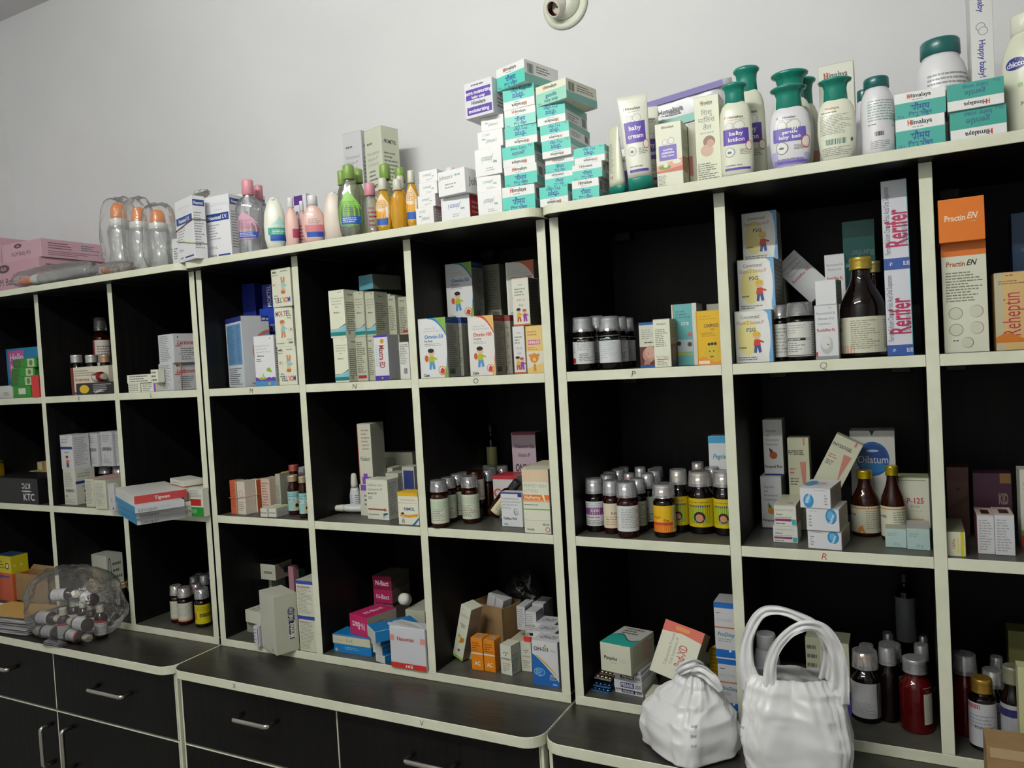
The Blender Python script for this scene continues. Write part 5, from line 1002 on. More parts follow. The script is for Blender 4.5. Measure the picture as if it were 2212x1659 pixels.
C('yellowish carton with upright crimson name at the right edge, upper row', 2153, 2235, 591, Z, .030, .05, 'cfae72', {'F': [('r', 0, .0, .22, 1, 'b9b294'), ('t', 'Reheptin', .42, .46, .2, 'b0304a', {'rot': 90, 'maxw': .55, 'bold': False}), ('f', 0, 1, .10, lambda u: .17 + .05 * math.sin(u * 5), 'c9741c'), ('l', .1, .84, .9, .9, 2, '8a7444'), ('l', .3, .95, .6, .97, 1, DK)]})
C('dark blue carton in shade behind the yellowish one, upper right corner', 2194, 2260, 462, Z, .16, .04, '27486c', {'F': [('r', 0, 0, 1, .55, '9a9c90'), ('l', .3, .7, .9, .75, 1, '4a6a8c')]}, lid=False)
# ================================================================== middle row of bays
Z = Z2
NS = dict(lid=False)
# leftmost bay
C('black carton with white block letters, one line upside down, at the left edge', -60, 84, 1030, Z, .002, .11, '131315', {'R': [], 'F': [('t', 'KTC', .80, .70, .20, 'd6d6d6', {'rot': 180, 'maxw': .24}), ('e', .80, .50, .09, .025, 'cfcfcf'), ('t', 'KTC', .84, .28, .26, 'd6d6d6', {'maxw': .28}), ('l', .02, .3, .12, .6, 2, 'a0a0a0')]}, **NS)
kt = top()
jr = syrup('yellow oil jar standing on the black carton at the left edge', -22, 11, 995, kt, .030, cup=False, cap='7a7448', glassc='b59a12', neck=.75, sh=.74, capf=.86, lab=None, name='oil_jar')
C('cream and orange carton in the back left bay, above the dark red bottle', 78, 102, 998, Z + .0, .17, .04, 'cfc9a8', {'F': [('r', .6, 0, 1, 1, 'b98a4a'), ('l', .1, .3, .5, .8, 3, G)]})
C('flat yellow and white carton behind the black carton', 57, 92, 1017, Z, .145, .04, 'c4b06a', {'F': [('r', 0, 0, .38, 1, 'cfd0bb'), ('r', .38, 0, .85, 1, 'c99a2c')]})
syrup('dark red bottle with a red and yellow label by the divider, left bay', 87, 110, 1008, Z, .055, cup=False, cap='8a2a20', glassc='dark', lab=('8a2038', [('r', 0, .72, 1, 1, 'b5452c'), ('r', 0, .62, 1, .72, 'd09a2c'), ('t', 'A', .4, .3, .25, 'e0c8c8'), ('r', 0, 0, 1, .08, 'c98a2c')]), lz=(.10, .72), cover=.6)
# bay K2: grid of cartons
KB = [('l', .12, .75, .8, .9, 2, '8f9294'), ('r', .0, .58, .96, .66, '2b3580'), ('t', 'Azithral L', .5, .50, .04, '4a4d50', {'maxw': .6}), ('kid', .5, .05, .36, 'd0553a', '1c1c1c', '2a1c16'), ('e', .6, .93, .14, .03, 'b9b9a0')]
KC = [('l', .1, .1, .9, .92, 16, '8f9294')]
KD = [('l', .15, .7, .85, .92, 4, '8f9294'), ('b', .12, .45, .88, .55), ('c', .3, .3, .08, 'b5a98a'), ('l', .15, .08, .85, .25, 4, '8f9294')]
GK2 = 'white syrup cartons stacked at the left of bay K'
C('lower left white carton with a printed child on its side, second row', 141, 167, 1014, Z, None, .058, 'c6c7b9', {'F': [('l', .1, .5, .9, .92, 9, '8f9294'), ('b', .15, .36, .85, .44), ('c', .2, .24, .07, 'b5705c'), ('l', .1, .05, .9, .16, 3, '8f9294')], 'R': KB}, vB=1090, group=GK2)
k2 = top(); yk = OBST[-1][2]
C('upper left white carton with a printed child and blue band, second row', 134, 160, 940, k2, yk, .05, 'c9cbcd', {'F': KB, 'R': KC}, group=GK2)
C('upper second white carton with a barcode, second row behind the printed child', 187, 214, 936, k2, yk + .055, .05, 'c2c4c7', {'F': KD, 'R': KC}, group=GK2)
C('upper third white carton with a barcode, half in shade', 217, 246, 933, k2, yk + .065, .05, 'bfc1c4', {'F': KD, 'R': KC}, group=GK2)
C('upper fourth white carton cut by the divider of bay K', 248, 272, 932, k2, yk + .075, .05, 'bcbec1', {'F': KC}, group=GK2)
for i, (a, b) in enumerate(((189, 216), (219, 246), (249, 275))):
    syrup(('left', 'middle', 'right')[i] + ' white capped bottle in the row under the barcoded cartons', a, b, 1007, Z, yk + .088 + .004 * i, cup=True, capm=paint('b9bbba', .4), glassc='dark', lab=None, neck=.75, sh=.62, capf=.80, h=k2 - Z - .0006, group='white capped bottles under the barcoded cartons')
GC2 = 'cream cartons with pinkish tops in bay K'
C('first cream carton with printed side, middle of bay K', 187, 206, 1034, Z, None, .10, 'c5c6ae', {'F': KC}, vB=1095, group=GC2, faces={'T': paint('b98a80')})
C('second cream carton with printed side, next to the divider of bay K', 207, 232, 1037, Z, None, .10, 'c9cab4', {'F': KC}, vB=1099, group=GC2, faces={'T': paint('b98a80')})
# bay L2
C('white paper-like carton standing at the foot of the divider, left of the blue ends', 236, 250, 1045, Z, None, .012, 'b9bbbc', {'F': [('t', '44504', .5, .4, .05, G, {'rot': 90}), ('c', .7, .1, .12, '4a4c4e')]}, vB=1104, yaw=0)
LIN = lambda: {'F': [('r', 0, .06, 1, .94, '1f86b8'), ('l', .2, .35, .7, .6, 1, '17648c')], 'R': [('t', 'Linospan', .26, .42, .5, '5f6468', {'bold': False, 'maxw': .42}), ('l', .52, .3, .72, .6, 1, 'b5b8ba')]}
GLI = 'flat cartons with blue ends in the stack by the divider'
C('lowest flat carton with a blue end, tipped at the front of the stack', 257, 297, 1090, Z, -.050, .108, 'c6c9cb', LIN(), yaw=-25, h=.0155, group=GLI, **NS)
C('second flat carton with a blue end from the bottom of the stack', 254, 295, 1072, top() + .0004, -.052, .108, 'c6c9cb', LIN(), yaw=-25, h=.0165, group=GLI, **NS)
C('third flat carton with a blue end, directly under the red-sided one', 250, 292, 1056, top() + .0004, -.053, .108, 'c6c9cb', LIN(), yaw=-26, h=.0165, group=GLI, **NS)
C('flat carton with a red long side and white lettering on top of the blue-ended stack', 250, 290, 1034, top() + .0004, -.052, .118, 'd0d1cb', {'R': [('t', 'Tigwen', .52, .5, .42, 'e4d3cf', {'maxw': .3})], 'F': [('l', .2, .4, .7, .6, 1, 'b9bab0')]}, yaw=-25, h=.0195, faces={'R': paint('b5403f')}, **NS)
SM = {'F': [('l', .15, .3, .85, .9, 5, '9a9c94')], 'R': [('t', 'LC-Atts', .45, .35, .16, '6c6e62', {'shear': .2, 'maxw': .6}), ('l', .1, .6, .9, .75, 1, '8f9184')]}
C('lower white cube carton at the front of bay L, second row', 366, 398, 1077, Z, -.004, .030, 'd0d2c4', SM, yaw=-20, lid=True)
C('upper white carton with a rubber band, second row of bay L', 370, 398, 1033, top() + .0004, .002, .05, 'd0d2c6', SM, yaw=-20)
o_lc = [o for o in COL.objects if o.name.startswith('medicine_carton')][-1]
band('orange rubber band round the upper white carton of bay L', o_lc, .7, 'b5603f')
C('upright carton with a red square and a green foot, right of bay L', 410, 441, 1055, Z, -.022, .018, 'd0d2c6', {'F': [('r', .08, .38, .85, .62, 'b5261f'), ('r', .0, 0, 1, .33, '1c8a2c'), ('l', .1, .68, .9, .95, 5, '8f9184'), ('l', .1, .1, .8, .25, 3, 'cfe0c8')]}, yaw=0)
# bay M2
ORC = 'c8643f'
OF = {'F': [('l', .1, .1, .9, .9, 12, 'a84a2c')], 'R': [('r', 0, 0, 1, 1, 'c9b8a4'), ('l', .1, .1, .9, .9, 10, 'a06a54')]}
GOR = 'orange and white drop cartons bundled with rubber bands'
C('left orange carton of the banded bundle in the middle row', 500, 512, 1038, Z, None, .026, ORC, {'F': [('l', .1, .2, .9, .9, 10, 'a84a2c')], 'R': OF['R']}, vB=1110, yaw=-7, group=GOR)
C('white-faced carton second from the left in the banded bundle', 515, 532, 1040, Z, None, .03, 'd3cabb', {'F': [('c', .5, .62, .3, 'd0a090'), ('c', .5, .62, .24, 'd3cabb'), ('l', .1, .1, .9, .4, 5, '9a8a7c')]}, vB=1111, yaw=-6, group=GOR)
C('cream-faced carton third in the banded bundle, circle printed at its foot', 533, 549, 1038, Z, None, .03, 'd9d6c4', {'F': [('t', 'Paediatric', .5, .72, .04, '7c705c', {'maxw': .8}), ('t', 'Oral Drops', .5, .64, .04, '7c705c', {'maxw': .8}), ('l', .1, .48, .8, .52, 1, 'b0564a'), ('c', .5, .18, .3, 'd0a090'), ('c', .5, .18, .24, 'd9d6c4')], 'R': OF['F']}, vB=1108, yaw=-4, group=GOR, faces={'R': paint(ORC)})
RBY = min(o[2] for o in OBST[-3:])
C('orange side of the right carton in the banded bundle', 551, 566, 1036, Z, None, .03, ORC, OF, vB=1103, yaw=-4, group=GOR)
q4 = OBST[-4:]; bx0, bx1, by0, by1 = min(o[0] for o in q4) - .0012, max(o[1] for o in q4) + .0012, min(o[2] for o in q4) - .0012, max(o[3] for o in q4) + .0012
mb = MB(); mb.tube([(0, 0, 0), (bx1 - bx0, 0, .004), (bx1 - bx0, by1 - by0, .004), (0, by1 - by0, 0), (0, 0, 0)], .0007, paint('b5806c', .5), 6, caps=False); rb = mb.build('rubber_band', loc=(bx0, by0, Z + .040)); tag(rb, 'pinkish rubber band round the bundle of orange cartons', 'rubber band')
NEP = ('8fc4bd', [('l', .1, .7, .7, .92, 2, '3a6a70'), ('r', .1, .50, .75, .64, 'dfe6e0'), ('t', 'MEFTAL', .42, .57, .10, '27337f', {'maxw': .56}), ('c', .65, .25, .16, 'cfc08a'), ('c', .65, .27, .08, '2a2420'), ('r', 0, 0, .9, .04, 'c9d6d0')])
GNE = 'amber bottles with aqua labels in bay M'
syrup('front left amber bottle with an aqua label, second row of bay M', 624, 651, 1026, Z, None, vB=1114, cup=False, cap='c3b193', glassc='amber', lab=NEP, lz=(.12, .60), neck=.70, sh=.62, capf=.84, group=GNE)
syrup('front right amber bottle with an aqua label, against the divider of bay M', 648, 672, 1028, Z, None, vB=1121, cup=False, cap='c3b193', glassc='amber', lab=NEP, lz=(.12, .60), neck=.70, sh=.62, capf=.84, group=GNE)
syrup('amber bottle with a red cap top behind the aqua-labelled ones', 628, 652, 1004, Z, .11, cup=False, cap='c4655a', glassc='amber', lab=None, neck=.75, sh=.62, capf=.86)
C('pale carton right behind the banded bundle, pink print', 567, 586, 1034, Z, .055, .04, 'c9b4a4', {'F': OF['R'][1:]}, group=None)
C('carton with an orange side and yellow top behind the bundle', 590, 610, 1024, Z, .075, .06, 'a9ab9a', {'F': [('l', .1, .1, .9, .7, 12, '6c6e60')]}, faces={'T': paint('c9ab1c'), 'L': paint('b0502c')})
C('grey printed carton with a yellow-green edge, middle of bay M second row', 612, 632, 1020, Z, .140, .06, 'a9ab9a', {'F': [('r', 0, 0, .06, 1, 'b5b02c'), ('l', .15, .1, .9, .85, 12, '6c6e60')]}, faces={'T': paint('c9ccc8')})
C('pale blue-topped carton behind the printed ones in bay M', 634, 660, 1012, Z, .15, .06, 'a6b0ae', {'F': KC}, faces={'T': paint('c3c9cf')})
C('left flat cream carton end with blue word, lying in front of bay M', 563, 578, 1094, Z, None, .05, 'cccebf', {'F': [('t', 'Bactroban', .5, .5, .18, '4a4f7c', {'maxw': .8})]}, vB=1117, yaw=0, h=.021, group='flat cream cartons lying side by side')
C('right flat cream carton with a yellowish top, lying in front of bay M', 579, 597, 1094, Z, None, .05, 'cccebf', {'F': [('t', 'Bactroban', .5, .5, .18, '4a4f7c', {'maxw': .8})], 'R': KC}, vB=1117, yaw=0, h=.021, faces={'T': paint('bfc48a')}, group='flat cream cartons lying side by side')
# bay N2
def dropper(label, uL, uR, vT, vB, rot=None, M=None, h=None, r=None):
    P, rr, hh = bspot(uL, uR, vT, Z, vB)
    rr = r or rr; hh = h or hh
    R = empty('dropper_bottle', P + Vector((0, 0, .0003))); tag(R, label, 'bottle', 'white plastic dropper bottles in bay N')
    S1 = [(0, rr * .9, rr * .62), (hh * .03, rr, rr * .7), (hh * .40, rr, rr * .7), (hh * .55, rr * .8, rr * .62), (hh * .62, rr * .62, rr * .58)]
    mb = MB(); mb.prof(S1, paint('cfd2cc', .35), 26); mb.build('bottle_body', R)
    mb = MB(); mb.prof([(hh * .62, rr * .60, rr * .60), (hh * .72, rr * .60, rr * .60), (hh * .92, rr * .50, rr * .50), (hh * .98, rr * .38, rr * .38), (hh, rr * .1, rr * .1)], paint('d0d3c4', .35), 24); mb.build('cap', R)
    mb = MB(); s = wrap(mb, S1, hh * .04, hh * .5, .5, .3); s.col(0, s.w, 0, s.h, 'd3d6d8'); s.lay = 2; s.ops([('l', .1, .1, .5, .9, 8, '8fb0b0'), ('l', .55, .2, .95, .9, 6, G)]); mb.build('label', R)
    if M is not None: R.matrix_world = M
    return R
dropper('white dropper bottle standing upright, left of the cream suspension carton', 756, 782, 1022, .115)
dropper('second white dropper bottle standing behind the upright one', 777, 799, 1020, .155)
q = atz(786, 1110, Z)
dropper('white dropper bottle lying on its side with its tip to the left', 733, 760, 1020, .1, M=Matrix.Translation((q.x, q.y, Z + .0139)) @ Matrix.Rotation(math.radians(12), 4, 'Z') @ Matrix.Rotation(math.radians(-90), 4, 'Y') @ Matrix.Rotation(math.radians(90), 4, 'Z'), h=.078, r=.0135)
NUK = [('r', 0, 0, .05, 1, 'a8503c'), ('l', .3, .55, .9, .92, 6, 'a0907c'), ('t', 'Nukast', .5, .42, .07, '6c6e62', {'shear': .2, 'maxw': .7}), ('r', .2, .0, 1, .12, '7a4aa8'), ('r', .3, .12, .6, .17, '7a4aa8')]
C('cream carton with a purple foot standing below the tall purple-footed one', 780, 812, 1006, Z, .075, .05, 'c9cab8', {'F': [('r', .1, .80, 1, .98, '7a4aa8'), ('l', .3, .3, .9, .7, 3, G)], 'R': KC}, h=.072)
C('tall cream carton with a purple foot at the back of bay N', 778, 807, 916, top() + .0003, .080, .05, 'c9cab8', {'F': NUK, 'R': KC}, faces={'R': paint('9c9e8a')})
C('grey-olive carton lying high at the back right of bay N', 833, 897, 977, Z, .20, .03, '8c8e7c', {'F': [('b', .08, .3, .45, .9, '5c5e50'), ('l', .5, .2, .9, .4, 2, '5c5e50')]}, lid=False)
C('small cream carton behind the cream suspension carton, left one', 819, 834, 1012, Z, .135, .04, 'c9cab8', {'R': KC}, group='small cream cartons at the back of bay N')
C('small cream carton behind the cream suspension carton, right one', 836, 853, 1011, Z, .135, .04, 'c9cab8', {'R': KC}, group='small cream cartons at the back of bay N')
C('carton with a navy blue panel at the back right of bay N', 874, 900, 1008, Z, .10, .03, 'b5b7ab', {'F': [('r', .12, .5, .95, .92, '2c3870')]})
C('grey printed carton in a row behind the suspension carton, left', 838, 884, 1022, Z, .085, .04, 'b0b2a2', {'F': KC, 'R': KC}, group=None)
CEF = [('t', 'Cefixime Oral', .42, .86, .058, '5a5c54', {'maxw': .78, 'bold': False}), ('t', 'Suspension IP', .42, .755, .058, '5a5c54', {'maxw': .78, 'bold': False}), ('t', 'MAHACEF', .28, .65, .045, '3a3c36', {'maxw': .46}), ('l', .08, .5, .3, .58, 2, G), ('r', .05, .235, .85, .275, 'a8452f'), ('p', [(.78, .22), (.9, .22), (.9, .26), (.82, .30)], 'a8452f'), ('t', 'Glowing Sciences', .3, .13, .035, '5a5c54', {'maxw': .5}), ('p', [(.75, .1), (.95, .14), (.95, .18), (.75, .16)], '27507f'), ('l', .72, .05, .95, .11, 2, '6aa0b0')]
C('large cream suspension carton in front, dark brown lettering, middle row', 791, 841, 1035, Z, None, .055, 'd6d9c6', {'F': CEF, 'R': KC}, vB=1121, yaw=-3)
C('yellow-topped white carton with blue lettering and a printed figure', 862, 906, 1063, Z, None, .035, 'dcdcc8', {'F': [('r', 0, .88, 1, 1, 'e0b00c'), ('t', 'METRONIDAZOLE', .5, .76, .045, '8f9184', {'bold': False, 'maxw': .8}), ('l', .02, .66, .98, .68, 1, '6c6e60'), ('t', 'NIMOL', .56, .49, .09, '27427f', {'maxw': .62}), ('f', .1, .95, lambda u: .22 + .10 * abs(u - .5), lambda u: .30 + .12 * abs(u - .5), 'd99a1c'), ('kid', .22, .05, .34, 'c9cac4', '8f9194', '2a2420'), ('p', [(.66, 0), (.78, 0), (1, .17), (1, .24)], '1f6ab0')]}, vB=1133, faces={'T': paint('e0b81c')}, yaw=0)
# bay O2
OL2 = ('c9cdb8', [('r', 0, .62, .8, .9, 'a0c4a0'), ('l', .1, .1, .8, .6, 7, '77796c'), ('r', .96, 0, 1, 1, 'b5705c')])
BKC = paint('2c2d2f', .35)
kb = dict(cup=True, capm=BKC, glassc='amber', lab=OL2, lz=(.10, .62), neck=.62, sh=.66, capf=.80)
GO3 = 'amber bottles with black caps and pale green labels in bay O'
syrup('front left amber bottle with a pale green label and black cap, bay O', 933, 972, 1037, Z, None, vB=1142, group=GO3, **kb)
syrup('front right amber bottle with a pale green label and black cap, bay O', 1000, 1038, 1028, Z, None, vB=1132, group=GO3, **kb)
syrup('amber bottle right behind the front left one, olive label', 955, 988, 1031, Z, None, vB=1130, group=GO3, **kb)
syrup('amber bottle behind between the two front ones, narrow label edge showing', 976, 1006, 1024, Z, None, vB=1124, group=GO3, **kb)
for i, (a, b, v, y) in enumerate(((985, 1014, 1020, .13), (1007, 1034, 1014, .19), (1045, 1072, 1015, .14), (1052, 1078, 1010, .20), (1077, 1103, 1006, .235), (1030, 1053, 1005, .245))):
    syrup(('black-capped bottle at the back of bay O, leftmost of the rear caps', 'black-capped bottle at the back of bay O, second rear cap from the left', 'black-capped bottle right of the upside-down amber one', 'black-capped bottle deeper behind, right of the upside-down amber one', 'black-capped bottle furthest right at the back of bay O', 'black-capped bottle deep at the back centre of bay O')[i], a, b, v, Z, y, group='black-capped bottles at the back of bay O', **dict(kb, lab=None))
q = Vector((aty(1034, 1060, .09).x, .09, Z))
def stand_on_cap(label, uc, v0, v1, y, r, capm, lab, name='syrup_bottle'):
    P = Vector((aty(uc, v1, y).x, y, Z)); h = slide(P, Vector((0, 0, 1)), v=v0); P = clear_spot(P, r, r, h); R = tag(empty(name, P + Vector((0, 0, .0005))), label, 'bottle')
    secs = [(h * .18, r * .5, r * .5), (h * .24, r * .6, r * .6), (h * .32, r * .92, r * .92), (h * .38, r, r), (h * .95, r, r), (h, r * .86, r * .86)]
    mb = MB(); mb.prof(secs, glass('glass_amber', hexl(AMBER['amber']), .06, .6), 26); mb.build('bottle_body', R)
    mb = MB(); screw_cap(mb, r * .66, 0, h * .22, capm); mb.build('cap', R)
    mb = MB(); s = wrap(mb, secs, h * .40, h * .82, .55, .5); s.col(0, s.w, 0, s.h, lab[0], .00015); s.lay = 2; s.ops(lab[1]); mb.build('label', R)
stand_on_cap('amber bottle standing upside down on its cap in bay O', 1030, 1016, 1088, .105, .0185, BKC, ('c6c9bd', [('l', .1, .1, .9, .9, 8, '8f9184'), ('r', .7, .12, .9, .2, 'b5705c')]))
lying('amber bottle leaning over with its black cap up to the right, bay O', 1066, 1080, .078, .0160, .092, 'amber', '2c2d2f', math.radians(90), Z + .002, lab=('d3ccaa', [('r', 0, .0, 1, .1, 'c98a6a'), ('l', .1, .2, .9, .9, 5, 'a39a7c')]), capm=BKC, tilt=math.radians(-48))
C('carton of a red-topped drops row, its front half hidden by the leaning bottle', 1069, 1120, 1028, Z, .115, .06, 'c9c6c4', {'F': [('r', 0, .92, 1, 1, 'b02c34'), ('t', 'Co', .3, .6, .2, 'b5503c')]}, faces={'T': paint('a82c36')}, lid=False)
ONS = [('r', 0, .97, 1, 1, '8c2040'), ('t', 'Ondansetron Oral', .52, .83, .045, '5a4a58', {'maxw': .8}), ('t', 'Solution IP', .5, .72, .045, '5a4a58', {'maxw': .5}), ('t', 'ONSAT', .48, .56, .09, '1d1a20', {'maxw': .74}), ('e', .38, .475, .25, .014, '8c2c3c'), ('l', .4, .3, .95, .4, 2, '8a6a70'), ('p', [(.04, 0), (.40, 0), (.36, .16), (.3, .25), (.12, .25), (.04, .14)], '9c2028'), ('e', .22, .24, .13, .11, '9c2028'), ('e', .21, .21, .08, .07, 'b5845c'), ('e', .70, .10, .09, .025, 'b03c44'), ('r', 0, 0, .03, 1, 'c9a9b5')]
C('pink and grey carton with bold black lettering and a red-hooded child, bay O', 1114, 1165, 935, Z, .185, .035, 'b3a3ad', {'F': ONS}, faces={'R': paint('3a3a3e')}, h=None, lid=False)
OTI = [('r', 0, .955, 1, 1, '2b2f8c'), ('r', .82, .87, 1, .96, '2b2f8c'), ('t', 'Paradichlorobenzene', .45, .82, .05, '6c7074', {'bold': False, 'maxw': .82}), ('t', 'Benzocaine, Chlorbutol', .48, .73, .05, '6c7074', {'bold': False, 'maxw': .88}), ('t', 'and Turpentine Oil', .42, .64, .05, '6c7074', {'bold': False, 'maxw': .72}), ('t', 'Ear Drops', .26, .55, .05, '6c7074', {'bold': False, 'maxw': .4}), ('e', .72, .44, .12, .10, '4a4e50'), ('e', .73, .445, .10, .085, 'd3d6d8'), ('e', .74, .43, .05, .045, '4a4e50'), ('e', .745, .43, .036, .033, 'd3d6d8'), ('t', 'Otiflox WX', .42, .24, .065, '1d2022', {'maxw': .66}), ('e', .2, .07, .09, .03, '1f6a5a'), ('e', .2, .07, .06, .018, 'd3d6d8')]
C('white ear drops carton with a drawn ear and blue top edge', 1085, 1130, 1063, Z, None, .022, 'd3d6d8', {'F': OTI}, vB=1137, yaw=-2)
NUP = [('r', .0, .80, 1, 1, 'd6bfa0'), ('t', 'PERMETHRIN', .48, .74, .055, 'a8aa98', {'bold': False, 'maxw': .84}), ('t', 'LOTION', .32, .66, .055, 'a8aa98', {'bold': False, 'maxw': .5}), ('r', 0, .525, 1, .60, 'd9731c'), ('r', 0, .49, 1, .525, 'e0a06a'), ('t', 'NuPermy', .37, .56, .05, 'e9e0cc', {'maxw': .62}), ('p', [(.72, .60), (.80, .60), (.86, .50), (.82, .50)], 'e9e0cc'), ('l', .05, .43, .85, .455, 1, '5a5c50'), ('r', 0, .365, 1, .382, '6fa03c'), ('r', .02, .20, .96, .205, 'a8aa98'), ('r', .94, .20, .945, .9, 'a8aa98'), ('t', '60 ml', .82, .145, .032, '4a4c44', {'maxw': .26}), ('t', 'NuLife', .24, .06, .032, '5a5c50', {'maxw': .28}), ('c', .88, .065, .09, 'a86a6c'), ('c', .88, .065, .06, 'd6d8c4')]
C('tall cream lotion carton with an orange name band at the right of bay O', 1134, 1191, 1013, Z, None, .045, 'd6d8c4', {'F': NUP}, vB=1151, yaw=0)
C('cream carton in the row behind the tall lotion carton', 1136, 1186, 1009, Z, .055, .10, 'cfc3a6', {}, group=None, lid=True)
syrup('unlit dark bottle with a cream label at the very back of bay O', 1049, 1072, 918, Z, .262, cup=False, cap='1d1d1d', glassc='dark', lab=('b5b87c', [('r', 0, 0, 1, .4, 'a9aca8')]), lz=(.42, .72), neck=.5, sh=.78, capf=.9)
# bay P2
CCP = paint('c0c2c3', .4, metal=.2); GP2 = 'dark syrup bottles with clear cups over silver caps in bay P'
def p2(lb, a, b, v, vB=None, y=None, lab=None, gl='dark', capm=None, **k): return syrup(lb, a, b, v, Z, y, vB=vB, cup=True, capm=capm or CCP, glassc=gl, lab=lab, lz=(.12, .58), neck=.60, sh=.62, capf=.76, group=GP2, **k)
L125 = ('cfd2d4', [('l', .1, .8, .9, .95, 2, '8aa8a8'), ('e', .5, .6, .42, .16, '7a2a7c'), ('t', 'P-125', .5, .63, .10, 'e4dfe6', {'maxw': .7}), ('l', .25, .3, .8, .4, 1, 'b06a5c'), ('l', .1, .05, .9, .25, 3, G)])
L500 = ('d9cdb4', [('t', 'P-500', .6, .60, .10, '2c2820', {'maxw': .5}), ('l', .3, .1, .9, .5, 4, 'b08a5c'), ('r', .85, 0, 1, 1, 'dcc0b4')])
L250 = ('d0d3d2', [('r', .0, .97, .3, 1, 'b02c4a'), ('t', 'P-250', .12, .52, .10, '2c2e2c', {'maxw': .24}), ('l', .35, .12, .95, .92, 12, '8a8d8a'), ('l', .02, .6, .22, .9, 5, '6aa0a0'), ('p', [(.02, .05), (.2, .12), (.02, .16)], 'b02c7c')])
LPL = ('d9b112', [('r', .72, 0, 1, 1, 'cfd0c6'), ('r', 0, 0, .72, .34, 'd9741c'), ('r', 0, .27, .72, .38, 'c4402c'), ('t', 'Hempar', .28, .58, .10, 'c4402c', {'maxw': .4, 'shear': .2}), ('t', 'Plus', .55, .46, .09, '8a3a1c', {'maxw': .22}), ('l', .75, .1, .97, .9, 10, G)])
LYG = ('c9b40f', [('r', .2, .12, .72, .72, '6fa02c'), ('r', .2, .70, .72, .76, '27407f'), ('l', .2, .82, .8, .9, 1, 'a3701c'), ('c', .46, .34, .12, '2a1d18'), ('c', .46, .32, .08, 'c98a6a'), ('p', [(.36, .15), (.6, .15), (.55, .28), (.4, .28)], '6aa0c4'), ('l', .8, .1, .98, .9, 8, '8a7a1c')])
p2('front left dark bottle with a purple oval on its label, bay P', 1268, 1310, 1033, vB=1150, lab=L125)
p2('reddish bottle with a cream label, second from the left in front, bay P', 1306, 1344, 1037, vB=1155, lab=L500, gl='red')
p2('foremost reddish bottle with a white printed label and tall clear cup', 1335, 1382, 1040, vB=1163, lab=L250, gl='red')
p2('dark bottle behind the foremost reddish one, grey-green label', 1365, 1400, 1033, vB=1150, lab=('a9ad96', [('l', .1, .1, .9, .9, 10, '6c6e5c')]))
p2('dark bottle with a red-edged cream label, right of the crowded group', 1388, 1420, 1022, vB=1141, lab=('c6c8b4', [('r', 0, .93, 1, 1, 'a8303c'), ('t', '250', .4, .5, .1, '2c2e2c'), ('l', .2, .05, .8, .35, 3, G)]))
syrup('lone dark bottle with a yellow and orange label and red cap top', 1414, 1462, 1044, Z, None, vB=1162, cup=True, capm=paint('c6b5a8', .35, metal=.2), glassc='dark', lab=LPL, lz=(.10, .60), neck=.66, sh=.64, capf=.78, cover=.6)
for i, (a, b, v, y) in enumerate(((1300, 1334, 1025, .10), (1306, 1338, 1019, .135), (1325, 1357, 1013, .17), (1339, 1365, 1009, .21), (1351, 1377, 1022, .115), (1375, 1402, 1009, .165), (1400, 1432, 1018, .125), (1402, 1436, 1012, .17), (1412, 1438, 1009, .215))):
    p2(('silver-capped bottle behind the purple-oval one', 'silver-capped bottle second behind the purple-oval one', 'silver-capped bottle third row back, left half', 'rearmost silver-capped bottle, left half of the group', 'bottle with a reddish cap disc in the middle of the crowded group', 'silver-capped bottle rear centre of the crowded group', 'silver-capped bottle at the right flank of the crowded group', 'silver-capped bottle behind the right flank one', 'rearmost silver-capped bottle at the right of the group')[i] + ', bay P', a, b, v, y=y, capm=paint('b5605a', .4) if i == 4 else None)
RC = paint('c9b8a0', .35, metal=.3); GY = 'dark bottles with yellow-green labels in bay P'
syrup('front dark bottle with a yellow-green label and red cap top, bay P', 1490, 1546, 1017, Z, None, vB=1155, cup=True, capm=RC, glassc='dark', lab=LYG, lz=(.12, .58), neck=.60, sh=.60, capf=.80, group=GY, cover=.6)
syrup('dark bottle with a yellow-green label cut by the divider', 1542, 1592, 1018, Z, None, vB=1158, cup=True, capm=RC, glassc='dark', lab=LYG, lz=(.12, .58), neck=.60, sh=.60, capf=.80, group=GY, cover=.6)
syrup('dark bottle behind the front yellow-green labelled one, label edge showing', 1487, 1528, 1014, Z, .085, cup=True, capm=RC, glassc='dark', lab=LYG, lz=(.12, .58), neck=.60, sh=.60, capf=.80, group=GY, cover=.6)
syrup('third yellow-green labelled bottle, its red cap between the front two', 1520, 1556, 1013, Z, .10, cup=True, capm=RC, glassc='dark', lab=LYG, lz=(.12, .58), neck=.60, sh=.60, capf=.80, group=GY)
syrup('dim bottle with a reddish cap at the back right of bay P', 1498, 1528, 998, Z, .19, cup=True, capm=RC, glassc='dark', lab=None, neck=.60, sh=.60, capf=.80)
pz = Z + slide(Vector((aty(1530, 1014, .13).x, .13, Z)), Vector((0, 0, 1)), v=1016)
C('white carton with a sky blue top band lying on the yellow-labelled bottles', 1529, 1582, 945, pz, .125, .05, 'ced2d4', {'F': [('r', 0, .80, 1, 1, '3a9cc9'), ('r', 0, .785, 1, .80, 'd0c08a'), ('t', 'Pegclear', .55, .40, .14, '3f7f9c', {'shear': .2, 'maxw': .72})]}, lid=False)
C('cream carton under the sky-blue-banded one at the back of bay P', 1540, 1590, 1016, Z, .13, .05, 'c6c9b0', {}, h=pz - Z - .0006)
